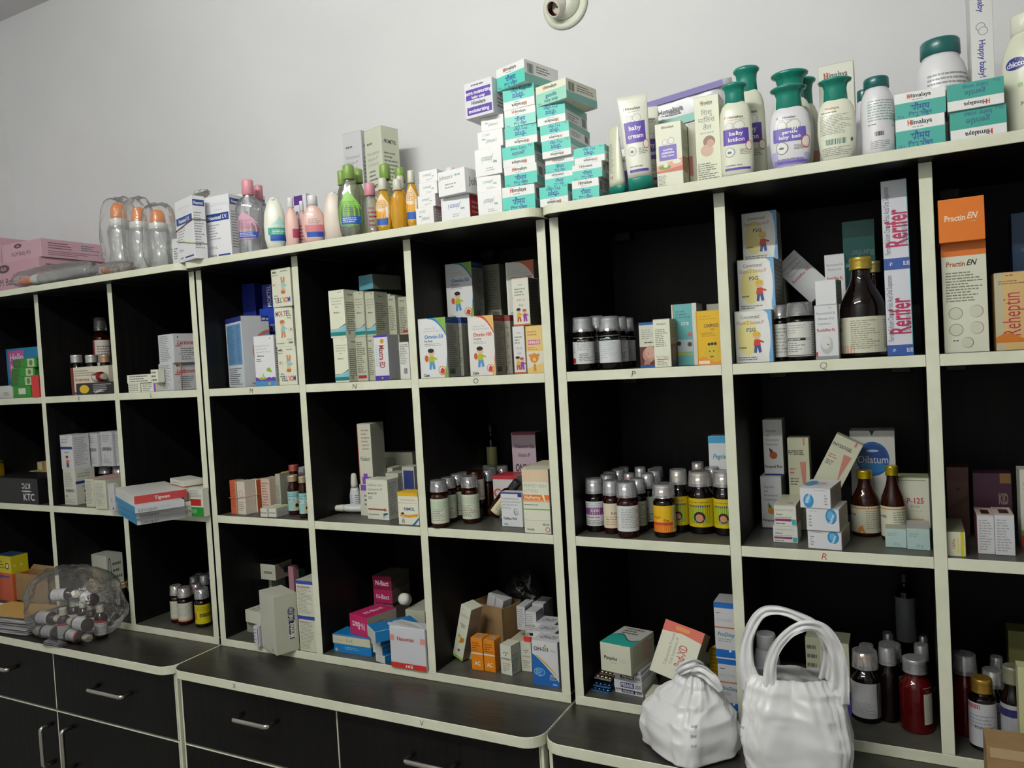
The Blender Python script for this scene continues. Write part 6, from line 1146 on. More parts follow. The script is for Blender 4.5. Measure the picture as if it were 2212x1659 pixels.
# bay Q2
PAR = [('l', .15, .84, .2, .86, 1, G), ('t', 'Ibuprofen', .42, .80, .045, '5a5c58', {'bold': False, 'maxw': .5}), ('t', 'with', .24, .72, .045, '5a5c58', {'bold': False, 'maxw': .2}), ('t', 'Paracetamol', .48, .64, .045, '5a5c58', {'bold': False, 'maxw': .66}), ('t', 'Suspension', .45, .56, .045, '5a5c58', {'bold': False, 'maxw': .6}), ('t', 'Parapied Plus', .48, .16, .05, '2c3230', {'maxw': .86}), ('p', [(.3, .45), (.38, .34), (.3, .48)], '3a6a2c')]
PAF = PAR + [('c', .5, .36, .20, 'a8502c'), ('p', [(.36, .38), (.28, .50), (.5, .44)], '5a2a1c')]
PAO = PAR + [('c', .48, .34, .17, 'd98a1c'), ('p', [(.36, .38), (.34, .50), (.5, .42)], '3a7a2c')]
GPA = 'white suspension cartons with printed fruit, stacked in bay Q'
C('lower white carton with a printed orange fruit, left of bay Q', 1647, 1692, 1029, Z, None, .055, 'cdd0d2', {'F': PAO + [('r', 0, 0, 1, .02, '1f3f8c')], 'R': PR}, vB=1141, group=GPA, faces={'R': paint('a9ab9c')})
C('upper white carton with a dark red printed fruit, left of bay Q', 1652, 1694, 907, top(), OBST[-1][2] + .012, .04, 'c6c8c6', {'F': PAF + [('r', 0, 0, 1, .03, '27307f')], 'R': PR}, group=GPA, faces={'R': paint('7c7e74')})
PHY = [('t', 'PHYSIOGEL', .40, .84, .055, '3a3a30', {'maxw': .72}), ('p', [(.55, .74), (.85, .74), (.78, .35), (.82, .18), (.68, .45)], 'b8786c'), ('l', .08, .60, .45, .68, 2, 'b06a5c'), ('l', .08, .48, .5, .57, 3, '5a5c50'), ('r', .74, .92, .82, 1, 'b8786c')]
GPH = 'olive cream cartons with a pink swoosh in bay Q'
C('upright olive cream carton with a pink swoosh, back of bay Q', 1709, 1755, 946, Z, .14, .035, 'b9bba0', {'F': PHY}, group=GPH, faces={'L': paint('c9cbb8')})
A3 = aty(1752, 1041, .12); B3 = aty(1809, 1034 + 40, .12)
Mx = Matrix.Translation(aty(1778, 1062, .125)) @ Matrix.Rotation(math.radians(27), 4, 'Y')
free_carton('olive cream carton with a pink swoosh tipped far over to the right', Mx, .046, .03, .105, 'bdbfa6', {'F': PHY}, group=GPH)
OIL = [('p', [(.44, 1), (.56, 1), (.5, .95)], '0a0a0a'), ('e', .5, .72, .37, .17, '17508c'), ('e', .5, .735, .31, .13, '123c7c'), ('e', .5, .64, .28, .06, '1f6fa8'), ('t', 'Oilatum', .5, .715, .075, 'c9ccd6', {'maxw': .68, 'bold': False}), ('e', .5, .80, .14, .012, '8fb0cf')]
C('tall grey carton with a large blue oval, back centre of bay Q', 1844, 1941, 931, Z, .155, .05, 'b9bab4', {'F': OIL}, lid=False)
GOI = 'white cartons with a pale blue leaf oval in a short stack'
LEAF = lambda s=1: [('e', .28 if s > 0 else .76, .36 if s > 0 else .66, .17, .34, '2f86b8'), ('e', .26 if s > 0 else .74, .42 if s > 0 else .70, .10, .2, '5fa6cc'), ('t', 'Oilatum', .26 if s > 0 else .76, .5, .12, 'd6e0e6', {'rot': 70, 'maxw': .6}), ('l', .45 if s > 0 else .1, .84, .95 if s > 0 else .5, .9, 1, '8f9294'), ('l', .80 if s > 0 else .08, .15, .9 if s > 0 else .2, .7, 4, '8f9294')]
RS = [('l', .1, .15, .9, .85, 6, '6a6c5c')]
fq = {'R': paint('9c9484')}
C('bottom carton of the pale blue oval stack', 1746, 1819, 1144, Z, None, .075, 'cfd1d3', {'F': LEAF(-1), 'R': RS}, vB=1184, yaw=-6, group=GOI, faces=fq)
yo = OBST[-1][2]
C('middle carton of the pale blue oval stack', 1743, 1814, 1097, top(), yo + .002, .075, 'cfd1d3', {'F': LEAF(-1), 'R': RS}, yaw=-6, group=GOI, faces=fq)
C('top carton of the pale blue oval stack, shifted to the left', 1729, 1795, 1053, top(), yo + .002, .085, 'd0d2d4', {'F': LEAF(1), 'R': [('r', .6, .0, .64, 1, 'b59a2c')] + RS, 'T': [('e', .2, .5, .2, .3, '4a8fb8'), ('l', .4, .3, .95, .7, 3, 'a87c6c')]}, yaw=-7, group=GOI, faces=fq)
FER = [('t', 'Clobetasol Cream', .45, .78, .10, '8a8d88', {'bold': False, 'maxw': .8}), ('t', 'Penecor', .25, .56, .10, '4a4c48', {'maxw': .3}), ('r', .04, .22, .78, .34, '8c2a6c'), ('r', .80, .05, .97, .32, '2fa6a0'), ('l', .06, .06, .7, .16, 1, '6c6e6a'), ('r', .04, .40, .78, .42, '5a5c58')]
GFE = 'small white cartons with a magenta bar in bay Q'
C('lower small white carton with a magenta bar, left front of bay Q', 1671, 1724, 1135, Z, None, .05, 'cdd0c8', {'F': FER}, vB=1171, yaw=0, group=GFE)
C('upper small white carton with a magenta bar, long top going back', 1668, 1721, 1091, top(), OBST[-1][2], .12, 'd0d3c6', {'F': FER, 'T': [('l', .6, .1, .9, .3, 2, 'a8705c')]}, group=GFE, faces={'T': paint('c3c5ae'), 'R': paint('a08c7c')})
C('large cream carton with crimson code and an orange patch, right of bay Q', 1946, 2012, 1032, Z, .120, .05, 'cdd0ba', {'F': [('t', 'P-125', .53, .62, .09, 'b0305c', {'maxw': .56}), ('t', 'Drops', .53, .53, .045, '6c6e60', {'maxw': .28, 'bold': False}), ('l', .2, .44, .85, .46, 1, '9a9c8a'), ('r', .28, .14, .80, .32, 'c99a4a'), ('r', .02, .95, .9, .965, '8f9180')]}, faces={'T': paint('8f916c')})
kq = dict(cup=False, cap='b5a21c', glassc='amber', neck=.42, sh=.46, capf=.87, lz=(.06, .47), group='amber bottles with golden caps in bay Q', capm=paint('bda51c', .3, metal=.7))
LQ = ('cccbb4', [('r', 0, .90, 1, .94, 'c9823a'), ('t', 'Feronia', .2, .68, .10, '3a2a4c', {'maxw': .3}), ('p', [(.35, 0), (.48, 0), (.44, .3), (.36, .2)], 'c9823a'), ('l', .5, .15, .95, .85, 9, '8f9180')])
syrup('front amber bottle with a golden cap and orange-edged label, bay Q', 1842, 1906, 1010, Z, None, vB=1152, lab=LQ, cover=.6, **kq)
syrup('second amber bottle with a golden cap, right behind the front one', 1884, 1938, 1005, Z, .105, lab=LQ, cover=.6, **kq)
GG = 'pale aqua-ended cartons lying side by side in bay Q'
AQ = {'F': [('l', .1, .6, .6, .8, 2, '7fa3a0'), ('t', '30 g', .55, .2, .12, '7a9cb0', {'maxw': .3})], 'T': [('l', .3, .45, .7, .5, 1, 'b0564a')]}
C('left aqua-ended grey carton lying at the front right of bay Q', 1913, 1959, 1142, Z, None, .065, 'a9c4bf', AQ, vB=1182, yaw=0, group=GG, faces={'T': paint('a3a596'), 'R': paint('a3a596')}, lid=False)
C('right aqua-ended grey carton lying at the front right of bay Q', 1960, 2010, 1142, Z, None, .065, 'a9c4bf', AQ, vB=1187, yaw=0, group=GG, faces={'T': paint('a8a8a4'), 'R': paint('a3a596')}, lid=False)
# right-hand bay
C('tall dark brown carton with a faint diagonal band, right-hand bay', 2049, 2097, 1009, Z, .150, .04, '5c3a2c', {'F': [('r', 0, .8, 1, .94, '5a2a28'), ('c', .5, .68, .1, '4a1a1c'), ('p', [(.05, .32), (1, .52), (1, .62), (.05, .42)], '4a3018')]}, lid=False)
C('dark purple carton with a golden curve, behind the double white carton', 2106, 2190, 1022, Z, .135, .04, '3f1a30', {'F': [('f', 0, 1, 0, lambda u: .50 - .10 * u, '4a5048'), ('f', .3, 1, lambda u: .34 - .2 * (u - .3), lambda u: .48 - .26 * (u - .3), '8a6a2c'), ('t', 'KID', .78, .62, .16, '8a7a6c', {'maxw': .24}), ('r', .7, .85, .98, 1, '7a5a30')]}, lid=False)
C('cream carton with a yellow stripe and red upright word, right-hand bay', 2047, 2087, 1149, Z, None, .10, 'cbcdb0', {'F': [('r', .74, 0, .92, 1, 'c9bb12'), ('r', .56, .15, .62, .8, 'c4c95a'), ('r', .28, .3, .44, .75, 'cdd0b6'), ('t', 'UltiFen', .36, .52, .10, 'b53a3c', {'rot': 90, 'maxw': .5})]}, vB=1201, yaw=0, faces={'R': paint('7c6a54'), 'T': paint('8f9070')}, lid=False)
GD = 'twin white printed cartons in the right-hand bay'
PRW = {'F': [('l', .1, .08, .92, .9, 12, '9a9c9e')], 'T': [('r', .3, .2, .8, .7, '2a1c20'), ('l', .05, .75, .9, .9, 1, 'b8505c')]}
C('left twin white printed carton with a dark square on its top', 2113, 2150, 1113, Z, None, .06, 'c6c8ca', PRW, vB=1196, yaw=0, group=GD, faces={'L': paint('8c4a54'), 'T': paint('c9b4a4')})
C('right twin white printed carton with a dark square on its top', 2151, 2194, 1112, Z, None, .06, 'c6c8ca', PRW, vB=1199, yaw=0, group=GD, faces={'T': paint('c9b4a4')})
C('cream carton with a red foot at the right edge, middle row', 2208, 2262, 1015, Z, .085, .04, 'bfc2b4', {'F': [('r', 0, .0, 1, .16, 'b5262c'), ('r', 0, .16, 1, .23, '8a9a2c'), ('l', .15, .3, .9, .85, 8, '8f9180')]}, lid=False)
# ================================================================== lower row of bays
Z = Z3
# leftmost bay
YB = {'F': [('r', 0, .66, 1, 1, 'c9bb1c'), ('r', 0, .0, 1, .62, 'c05a3c'), ('l', .1, .5, .9, .58, 1, '3a4a8c'), ('t', 'Calcimax', .5, .54, .06, '2c3f8c', {'maxw': .8}), ('c', .75, .78, .12, '2a2a24'), ('c', .75, .78, .08, 'd6cfb5'), ('l', .1, .7, .6, .9, 3, '6a6a1c')], 'R': [('r', 0, .6, 1, 1, 'c4b61c'), ('c', .2, .78, .06, 'd6d3b5'), ('c', .6, .78, .06, 'd6d3b5')]}
GYB = 'yellow and orange syrup cartons at the left edge'
ft = {'T': paint('2c4a6c'), 'R': paint('b8562c')}
C('front yellow and orange carton at the left edge, blue top', -30, 30, 1196, Z, .020, .05, 'c9bb1c', YB, group=GYB, faces=ft)
C('second yellow carton standing behind the cardboard box', 22, 58, 1188, Z, .125, .05, 'c4b61c', YB, group=GYB, faces=ft)
C('third yellow carton against the divider, its top above the cardboard box', 62, 108, 1181, Z, .16, .05, 'c0b21c', YB, group=GYB, faces=ft)
def open_box(label, uL, uR, vT, vB, d, yaw=0, z=None, y=None, flap=True, h=None):
    P, D, N, w, h, a = spot(uL, uR, vT, z or Z, y, vB, yaw, None, h); R = tag(empty('cardboard_box', P + D * (w / 2) + N * (d / 2) + Vector((0, 0, .0004)), (0, 0, a)), label, 'box')
    t = .003; mb = MB(); mb.box(-w / 2, -d / 2, 0, w / 2, d / 2, t, M_CARD)
    for (x0, y0, x1, y1, hh) in ((-w / 2, -d / 2, w / 2, -d / 2 + t, h), (-w / 2, d / 2 - t, w / 2, d / 2, h * 1.02), (-w / 2, -d / 2, -w / 2 + t, d / 2, h), (w / 2 - t, -d / 2, w / 2, d / 2, h * .98)):
        mb.box(x0, y0, 0, x1, y1, hh, M_CARD)
    mb.build('body', R)
    if flap: mb = MB(); mb.box(-w / 2, 0, 0, w / 2, t, d * .3, M_CARD); mb.build('flap', R, (0, d / 2 - t, h * 1.02), (math.radians(-50), 0, 0))
    c = [P, P + D * w, P + N * d, P + D * w + N * d]; k = min(w, d) * abs(math.sin(2 * a)) * .5 + .001
    OBST.append((min(v.x for v in c) + k, max(v.x for v in c) - k, min(v.y for v in c) + k, max(v.y for v in c) - k, P.z + .0003, P.z + h)); return R, w, d, h
open_box('torn brown cardboard box behind the pile of leaflets at the left edge', 36, 108, 1216, None, .05, y=.030, h=.085)
# pile of leaflets on the worktop
PS = [atz(*q, ZD) for q in ((-70, 1370), (52, 1350))]
R = tag(empty('leaflet_pile', (-.990, -.082, ZD + .0004), (0, 0, math.radians(5))), 'untidy pile of folded leaflets on the worktop at the left edge', 'papers')
for i in range(17):
    mb = MB(); w_, d_ = .20 + rnd.uniform(-.008, .008), .100 + rnd.uniform(-.005, .005); ox, oy = rnd.uniform(-.006, .006), rnd.uniform(-.005, .005)
    col = ('c4c4c4', 'a9a9ac', 'cfcfcd', '8f8f92', 'b5aaa8')[i % 5] if i < 16 else 'c9a05a'
    vs = []; n = 10
    for k in range(n + 1):
        t = k / n; x = -w_ / 2 + w_ * t + ox; zb = i * .0030 + .0008 * math.sin(t * 5 + i); vs += [(x, -d_ / 2 + oy, zb), (x, d_ / 2 + oy, zb), (x, d_ / 2 + oy, zb + .0014), (x, -d_ / 2 + oy, zb + .0014)]
    fs = [[0, 3, 2, 1], [4 * n, 4 * n + 1, 4 * n + 2, 4 * n + 3]]
    for k in range(n):
        for j in range(4): fs.append([4 * k + j, 4 * k + (j + 1) % 4, 4 * k + 4 + (j + 1) % 4, 4 * k + 4 + j])
    mb.add(vs, fs, col); mb.build('leaflet', R)
# bay K3
C('white carton with a black-outlined oval word standing in the back, over others', 199, 234, 1197, Z + .046, .10, .05, 'c6c8b9', {'F': [('r', .1, .1, .75, .3, '4a4c44'), ('r', .14, .15, .7, .26, 'c6c8b9')], 'R': [('e', .18, .5, .09, .42, '1d1e1c'), ('e', .18, .5, .06, .36, 'c6c8b9'), ('l', .35, .2, .95, .8, 3, '6c6e62')]}, yaw=-3, group=None)
for i, (a, b) in enumerate(((205, 236), (240, 266))):
    C(('left', 'right')[i] + ' white carton with a black oval word, supporting the upper one', a, b, 1232, Z, .105, .09, 'c2c4b8', {'F': [('e', .5, .8, .3, .08, '1d1e1c'), ('e', .5, .8, .25, .05, 'c2c4b8'), ('l', .1, .1, .9, .6, 5, G)]}, h=.0456, group='white oval-word cartons carrying the upper one')
C('pink flat carton behind the bag of bottles, lower one', 132, 176, 1222, Z, .13, .06, 'a82c66', {'F': [('l', .2, .3, .8, .7, 1, 'd6a0b8')]}, group='bright pink flat cartons behind the bag', h=.034, faces={'T': paint('7a5a6c')})
C('pink flat carton behind the bag of bottles, upper one', 142, 190, 1212, top(), .14, .07, 'b52c6c', {}, group='bright pink flat cartons behind the bag', h=.014, faces={'T': paint('8c7480')}, yaw=-10)
syrup('gold-capped dark bottle behind the clear bag, by the divider', 262, 282, 1258, Z, .055, cup=False, cap='b09a6a', glassc='dark', lab=None, neck=.75, sh=.6, capf=.84)
# bay L3
def l3(lb, a, b, v, vB=None, y=None, lab=None, cap='b09070', cup=True, **k): return syrup(lb, a, b, v, Z, y, vB=vB, cup=cup, capm=paint(cap, .35, metal=.3), glassc='dark', lab=lab, lz=(.10, .60), neck=.60, sh=.64, capf=.78, group='dark syrup bottles in the lower bay L', **k)
W3 = ('c3c5b4', [('l', .1, .3, .9, .95, 8, '9a9c90'), ('r', .0, .0, 1, .10, 'c98a5a'), ('r', 0, 0, 1, .03, 'a8303c')])
l3('leftmost dark bottle with a white label, lower bay L', 370, 399, 1264, vB=1348, lab=W3)
l3('middle dark bottle with a white label in front, lower bay L', 386, 419, 1268, vB=1353, lab=W3)
l3('front dark bottle with a yellow label and clear cup, lower bay L', 423, 458, 1270, vB=1358, cap='4a4a4a', lab=('c4b80f', [('r', .15, .2, .32, .6, 'b52c26'), ('r', .42, .35, .85, .55, '1d2c1c'), ('l', .1, .65, .9, .9, 3, '8a7a1c')]))
for i, (a, b, v, y) in enumerate(((410, 436, 1262, .075), (412, 436, 1244, .15), (434, 458, 1241, .13), (415, 438, 1236, .20), (436, 460, 1238, .215))):
    l3(('red-topped bottle behind the yellow-labelled one', 'clear-capped bottle two rows behind, left', 'clear-capped bottle behind by the right panel', 'rearmost clear-capped bottle, left', 'rearmost clear-capped bottle, right')[i] + ', lower bay L', a, b, v, y=y, cap='a8584a' if i == 0 else 'a9abaa')
# bay M3
Wb = {'F': [('r', 0, .90, 1, 1, '2c44a0'), ('l', .08, .06, .92, .86, 20, '8f9180'), ('l', .08, .80, .9, .84, 1, 'b0505c')]}
GW = 'cream cartons with a blue top band, stacked by the divider of bay M'
C('lower cream carton with a blue top band by the divider, lower bay M', 649, 687, 1329, Z, None, .06, 'cbcdb9', Wb, vB=1405, group=GW)
C('upper cream carton with a blue top band by the divider, lower bay M', 643, 680, 1253, top(), OBST[-1][2], .09, 'cbcdb9', Wb, group=GW, faces={'T': paint('b5b8a8')})
C('tall turned cream carton with a framed name running up its side, lower bay M', 567, 598, 1275, Z, None, .055, 'c0c2b2', {'F': [('c', .75, .05, .05, '8f9180')], 'R': [('r', .60, .22, .82, .52, '1b2050'), ('r', .62, .52, .82, .76, '1b2050'), ('r', .64, .53, .80, .75, 'c0c2b0'), ('t', 'Montek', .71, .37, .14, 'dfe0d6', {'rot': 90, 'maxw': .26}), ('t', 'LC KID', .72, .64, .12, '1b2050', {'rot': 90, 'maxw': .2})]}, vB=1396, yaw=-24, faces={'R': paint('b8baa6')})
C('open cream carton lying askew high at the back of lower bay M', 541, 596, 1238, Z + .112, .125, .06, 'c9cbb8', {'F': [('r', .22, .40, .76, .54, '26282a'), ('t', 'MUCOLITE', .49, .47, .09, 'd3d4c8', {'maxw': .5})], 'R': [('r', .5, .3, .8, .7, '4a4048')]}, yaw=0, faces={'R': paint('8c7a70'), 'T': paint('2a2622')}, h=.040, lid=False)
mk = top()
C('plain cream carton standing under the askew open one', 560, 592, 1275, Z, .15, .05, 'a9ab9c', {}, h=.1115)
C('white crumpled-edge carton lying low at the left of lower bay M', 531, 566, 1335, Z + .030, .045, .05, 'cfd1bd', {'T': [('l', .1, .1, .9, .9, 5, G)]}, h=.030, yaw=-8)
C('small grey carton under the crumpled white one, lower bay M', 534, 560, 1350, Z, .055, .03, '8f9184', {}, h=.0296, yaw=0)
C('thin white carton with a magenta line, front of lower bay M', 550, 561, 1352, Z, None, .012, 'c4c6cf', {'F': [('r', .72, .05, .86, .9, '8c2a6c'), ('l', .1, .1, .6, .9, 5, G)]}, vB=1396, yaw=0)
C('teal-green carton glimpsed behind the tall turned one', 628, 648, 1284, Z + .0, .17, .03, '3f8f7c', {}, h=.125)
C('pinkish carton glimpsed beside the upper blue-banded carton', 630, 641, 1255, Z, .13, .02, 'b5808c', {}, h=.150)
def foil_scrap(name, label, cat, c, w, d, m, seed, amp=.02, rot=(0, 0, 0)):
    mb = MB(); n = 26; vs = []; fs = []
    for i in range(n + 1):
        for j in range(n + 1):
            x, y = (i / n - .5) * w, (j / n - .5) * d; q = Vector((x * 28, y * 28, seed)); e = 1 - .25 * abs(noise.noise(q * 1.7))
            vs.append((x * e, y * e, amp * (noise.noise(q) + .5 * noise.noise(q * 2.3)) + amp * 1.1))
    for i in range(n):
        for j in range(n): k = i * (n + 1) + j; fs.append([k, k + n + 1, k + n + 2, k + 1])
    mb.add(vs, fs, m, True); o = mb.build(name, loc=c, rot=rot); so = o.modifiers.new('thick', 'SOLIDIFY'); so.thickness = .0005; return tag(o, label, cat)
BF = paint('141416', .2, coat=.6)
q = aty(572, 1226, .13)
foil_scrap('plastic_wrapper', 'crumpled shiny black plastic on top of the askew open carton', 'wrapper', (q.x + .012, .150, mk + .0006), .058, .05, BF, 3.3, .010)
# bay N3
NAS = [('r', 0, .0, 1, .13, 'c4332a'), ('p', [(.40, .03), (.44, .10), (.46, .10), (.44, .03)], 'e6e2dc'), ('p', [(.46, .03), (.50, .10), (.53, .10), (.53, .03)], 'e6e2dc'), ('r', .55, .03, .62, .05, 'e6e2dc'), ('r', .55, .06, .62, .075, 'e6e2dc'), ('r', .55, .085, .62, .10, 'e6e2dc'), ('t', 'Nasomist', .45, .72, .09, 'a8352c', {'maxw': .62}), ('r', 0, .66, .13, .80, 'd6948c'), ('r', .86, .64, 1, .78, 'd6948c'), ('l', .3, .62, .66, .64, 1, 'b5b8ba')]
C('large white carton with a red foot band in front of lower bay N', 846, 922, 1352, Z, None, .038, 'c9cbd0', {'F': NAS}, vB=1440, yaw=0, lid=False)
mb = MB(); mb.add([(0, 0, 0), (.07, 0, 0), (.062, -.004, .012), (.03, -.008, .020), (.008, -.004, .012)], [[0, 1, 2, 3, 4]], 'cdd0cf'); 
nz = [o for o in COL.objects if o.name.startswith('medicine_carton')][-1]
fl_ = mb.build('flap', nz); so = fl_.modifiers.new('thick', 'SOLIDIFY'); so.thickness = .0005; bbx = [Vector(c) for c in nz.bound_box]; fl_.location = (min(b.x for b in bbx) + .002, min(b.y for b in bbx) + .002, max(b.z for b in bbx)); fl_.scale = ((max(b.x for b in bbx) - min(b.x for b in bbx) - .004) / .07, 1, 1)
GN3 = 'magenta cartons with white lettering in lower bay N'
C('grey-white open carton behind the magenta ones, lower bay N', 880, 922, 1312, Z, .105, .09, 'b5b7a6', {}, h=.085, lid=False)
gb = top()
NB = lambda up=0: {'F': fl([('t', 'N-Bact', .5, .5, .34, 'e6c9d4', {'maxw': .7})]) if up else [('t', 'N-Bact', .5, .5, .34, 'e6c9d4', {'maxw': .7})], 'R': [('l', .2, .3, .8, .7, 2, '6a6c5c')]}
C('plain carton block standing under the two stacked magenta ones', 812, 852, 1300, Z, .16, .07, '8c7c6c', {}, h=.074, lid=False)
C('lower of the two stacked magenta cartons at the back of bay N', 808, 848, 1273, top() + .0003, .155, .075, 'b5265f', NB(), group=GN3, faces={'R': paint('7a7464'), 'T': paint('7a7464')}, lid=False)
C('upper of the two stacked magenta cartons at the back of bay N', 806, 846, 1243, top() + .0003, .155, .075, '8c1f46', NB(), group=GN3, faces={'R': paint('5c5a50'), 'T': paint('5c5a50')}, lid=False)
BX = paint('1576b5'); BLB = {'F': [('l', .1, .2, .8, .8, 3, 'b9bcb5')], 'R': [('l', .1, .4, .5, .6, 1, '5fa6cc')]}
GBL = 'flat bright blue cartons stacked stepwise in lower bay N'
for i, (lb, a, b, v, vb) in enumerate((('lowest blue carton of the stepped stack, white end', 812, 832, 1411, 1428), ('second blue carton of the stepped stack, white end', 806, 826, 1391, None), ('third blue carton of the stepped stack, white end', 802, 822, 1372, None))):
    C(lb, a, b, v, Z if i == 0 else top() + .0004, None if i == 0 else ys, .075, 'c9ccc8', BLB, vB=vb, yaw=-16, group=GBL, faces={'R': BX, 'T': BX}, lid=False)
    if i == 0: ys = OBST[-1][2] + .002
C('long blue carton slanting across the top of the stepped blue stack', 794, 811, 1352, top() + .0004, ys - .004, .100, 'c6c9c2', {'F': BLB['F'], 'T': [('e', .5, .45, .25, .06, 'c9cdc9')]}, yaw=-36, faces={'R': BX, 'T': BX}, lid=False, h=.024)
C('lower flat blue carton with small print in front of the magenta one', 722, 803, 1389, Z, None, .05, '1576b5', {'F': [('l', .3, .4, .8, .8, 2, '7fbbe0'), ('c', .07, .3, .035, 'c9a090')]}, vB=1407, yaw=0, lid=False, group='flat cartons bound with a rubber band in lower bay N')
yq = OBST[-1][2]
C('upper flat cream carton with blue edges, numbers printed on its side', 719, 800, 1369, top() + .0003, yq, .05, 'c6c7ab', {'F': [('r', 0, .9, 1, 1, '1576b5'), ('t', '2 x 6', .45, .45, .3, '5c5e50', {'maxw': .2, 'bold': False}), ('l', .1, .3, .35, .5, 1, 'b9b07c')]}, yaw=0, faces={'T': BX}, lid=False, group='flat cartons bound with a rubber band in lower bay N')
C('magenta carton lying in front with upside-down lettering on its end', 757, 795, 1325, top() + .0003, yq + .016, .085, 'b8265f', {'F': NB(1)['F'], 'T': [('t', 'N-Bact', .5, .5, .18, 'e6c9d4', {'rot': 90, 'maxw': .6})], 'R': NB()['R']}, yaw=-14, group=GN3, faces={'R': paint('a39c8c')}, lid=False)
P = Vector((aty(879, 1300, .13).x, .13, gb))
mb = MB(); mb.prof([(0, .012, .012), (.004, .0135, .0135), (.026, .0135, .0135), (.031, .012, .012), (.033, .006, .006)], 'cfd1c6', 24); o = mb.build('tablet_jar', loc=(P.x, .13, gb + .0145), rot=(math.radians(70), 0, math.radians(20))); tag(o, 'small white rounded plastic cap lying on the grey carton, lower bay N', 'cap')
# bay O3
A, Bq = atz(955, 1430, Z), atz(995, 1438, Z)
OF_ = [('l', .2, .92, .4, .94, 1, G), ('t', 'OnFall', .48, .83, .055, '8f9288', {'bold': False, 'maxw': .72}), ('t', 'Healing Gel', .5, .66, .028, '5c5e50', {'maxw': .5}), ('t', 'for Kids', .5, .62, .028, '5c5e50', {'maxw': .34}), ('c', .32, .42, .12, 'a3b02c'), ('p', [(.4, .30), (.8, .34), (.85, .42), (.5, .42)], 'c9861c'), ('c', .5, .16, .10, '7a2a3a'), ('r', 0, 0, 1, .045, '8fbc3a')]
Mx = Matrix.Translation(A + Vector((.034, .032, .007))) @ Matrix.Rotation(math.radians(-14), 4, 'Z') @ Matrix.Translation((-.014, 0, 0)) @ Matrix.Rotation(math.radians(17), 4, 'Y') @ Matrix.Translation((.014, 0, .0045))
free_carton('tall cream gel carton with a green foot leaning to the right, lower bay O', Mx, .030, .036, .122, 'd3d6c2', {'F': OF_, 'R': [('l', .12, .15, .9, .6, 16, '6a5f50'), ('t', 'OnFall', .5, .8, .06, '8a6a5a', {'maxw': .7, 'bold': False})]}, faces={'R': paint('98846f'), 'B': paint('8fbc3a')})
Rb, bw, bd, bh = open_box('brown cardboard box holding cartons at the back of lower bay O', 1022, 1090, 1302, None, .065, yaw=-14, y=.145, flap=False, h=.105)
Mx = Matrix.Translation(Rb.location + Vector((.000, 0, .062))) @ Matrix.Rotation(math.radians(-14), 4, 'Z') @ Matrix.Rotation(math.radians(14), 4, 'Y')
free_carton('white carton pair sticking out of the brown cardboard box', Mx, .046, .03, .060, 'c6c8c8', {'F': [('r', .5, 0, .53, 1, '4a3a34'), ('c', .25, .5, .04, G)]})
AC = {'F': [('l', .1, .58, .9, .88, 4, '8a4a10'), ('r', 0, .50, 1, .545, 'd3cfc6'), ('t', 'AC', .5, .22, .12, 'e6dfcf', {'maxw': .5}), ('l', .4, .05, .6, .08, 1, '8a4a10')], 'T': [('r', .3, .25, .8, .7, 'a09080')]}
GAC = 'small bright orange drop cartons in lower bay O'
C('left small bright orange carton, front of lower bay O', 1020, 1045, 1377, Z, None, .03, 'd8820f', AC, vB=1446, group=GAC)
C('right small bright orange carton, front of lower bay O', 1047, 1071, 1381, Z, None, .03, 'd8820f', AC, vB=1450, group=GAC)
C('small white carton between the leaning gel carton and the orange ones', 1006, 1019, 1400, Z, .085, .02, 'c3c5b4', {'F': [('l', .1, .2, .9, .6, 3, G)]})
EY = {'F': [('e', .5, .72, .22, .03, '3a3c36'), ('e', .5, .71, .16, .02, 'cfd1c2'), ('t', 'AVTEARS', .5, .52, .05, 'a8505a', {'maxw': .7}), ('l', .2, .1, .85, .4, 5, '8f9180'), ('c', .5, .66, .06, '4a4c50'), ('r', 0, 0, .03, 1, '5f7fb5')], 'R': [('l', .1, .1, .9, .7, 8, '6c6e60'), ('r', 0, 0, .05, 1, '3a44a0')]}
GEY = 'white eye drop cartons with blue edges in lower bay O'
C('front eye drop carton with blue edges, held by a rubber band', 1083, 1107, 1391, Z, None, .032, 'cdd0bd', EY, vB=1455, yaw=-8.5, group=GEY, faces={'R': paint('a5a792')})
bnd = [o for o in COL.objects if o.name.startswith('medicine_carton')][-1]; band('thin rubber band round the front eye drop carton', bnd, .56, '8fa89a', .0006)
C('second eye drop carton with blue edges under a red tag', 1127, 1150, 1387, Z, None, .04, 'cdd0bd', EY, vB=1449, yaw=0, group=GEY)
et = top(); ey = OBST[-1][2]
C('red paper tag standing between the drop cartons and the blue-footed one', 1131, 1147, 1375, et + .0003, ey + .004, .004, 'c4332a', {}, 'paper_tag', 'tag', lid=False)
C('flat yellowish carton under the banded white stack, lower bay O', 1100, 1126, 1366, Z, .10, .07, 'b9b79c', {}, h=.046)
SV = {'F': [('l', .1, .1, .9, .9, 9, '8f9294')], 'R': [('r', .1, .1, .9, .9, '8c8e94')]}
GSV = 'white and silver cartons bundled with rubber bands in lower bay O'
C('plain white block carton carrying the banded silver-sided bundle', 1118, 1148, 1362, Z, .125, .08, 'b5b8b0', {'F': SV['F']}, h=.062, lid=False)
sz = top() + .0003
C('left carton of the banded silver-sided bundle', 1118, 1136, 1309, sz, .125, .05, 'c6c8cb', SV, group=GSV)
C('middle carton of the banded silver-sided bundle, front one', 1137, 1160, 1320, sz, .115, .035, 'c9cbce', SV, group=GSV, faces={'R': paint('8c8e96')})
bnd = [o for o in COL.objects if o.name.startswith('medicine_carton')][-1]; band('yellow rubber band round the silver-sided bundle', bnd, .35, 'b0a83a', .0007)
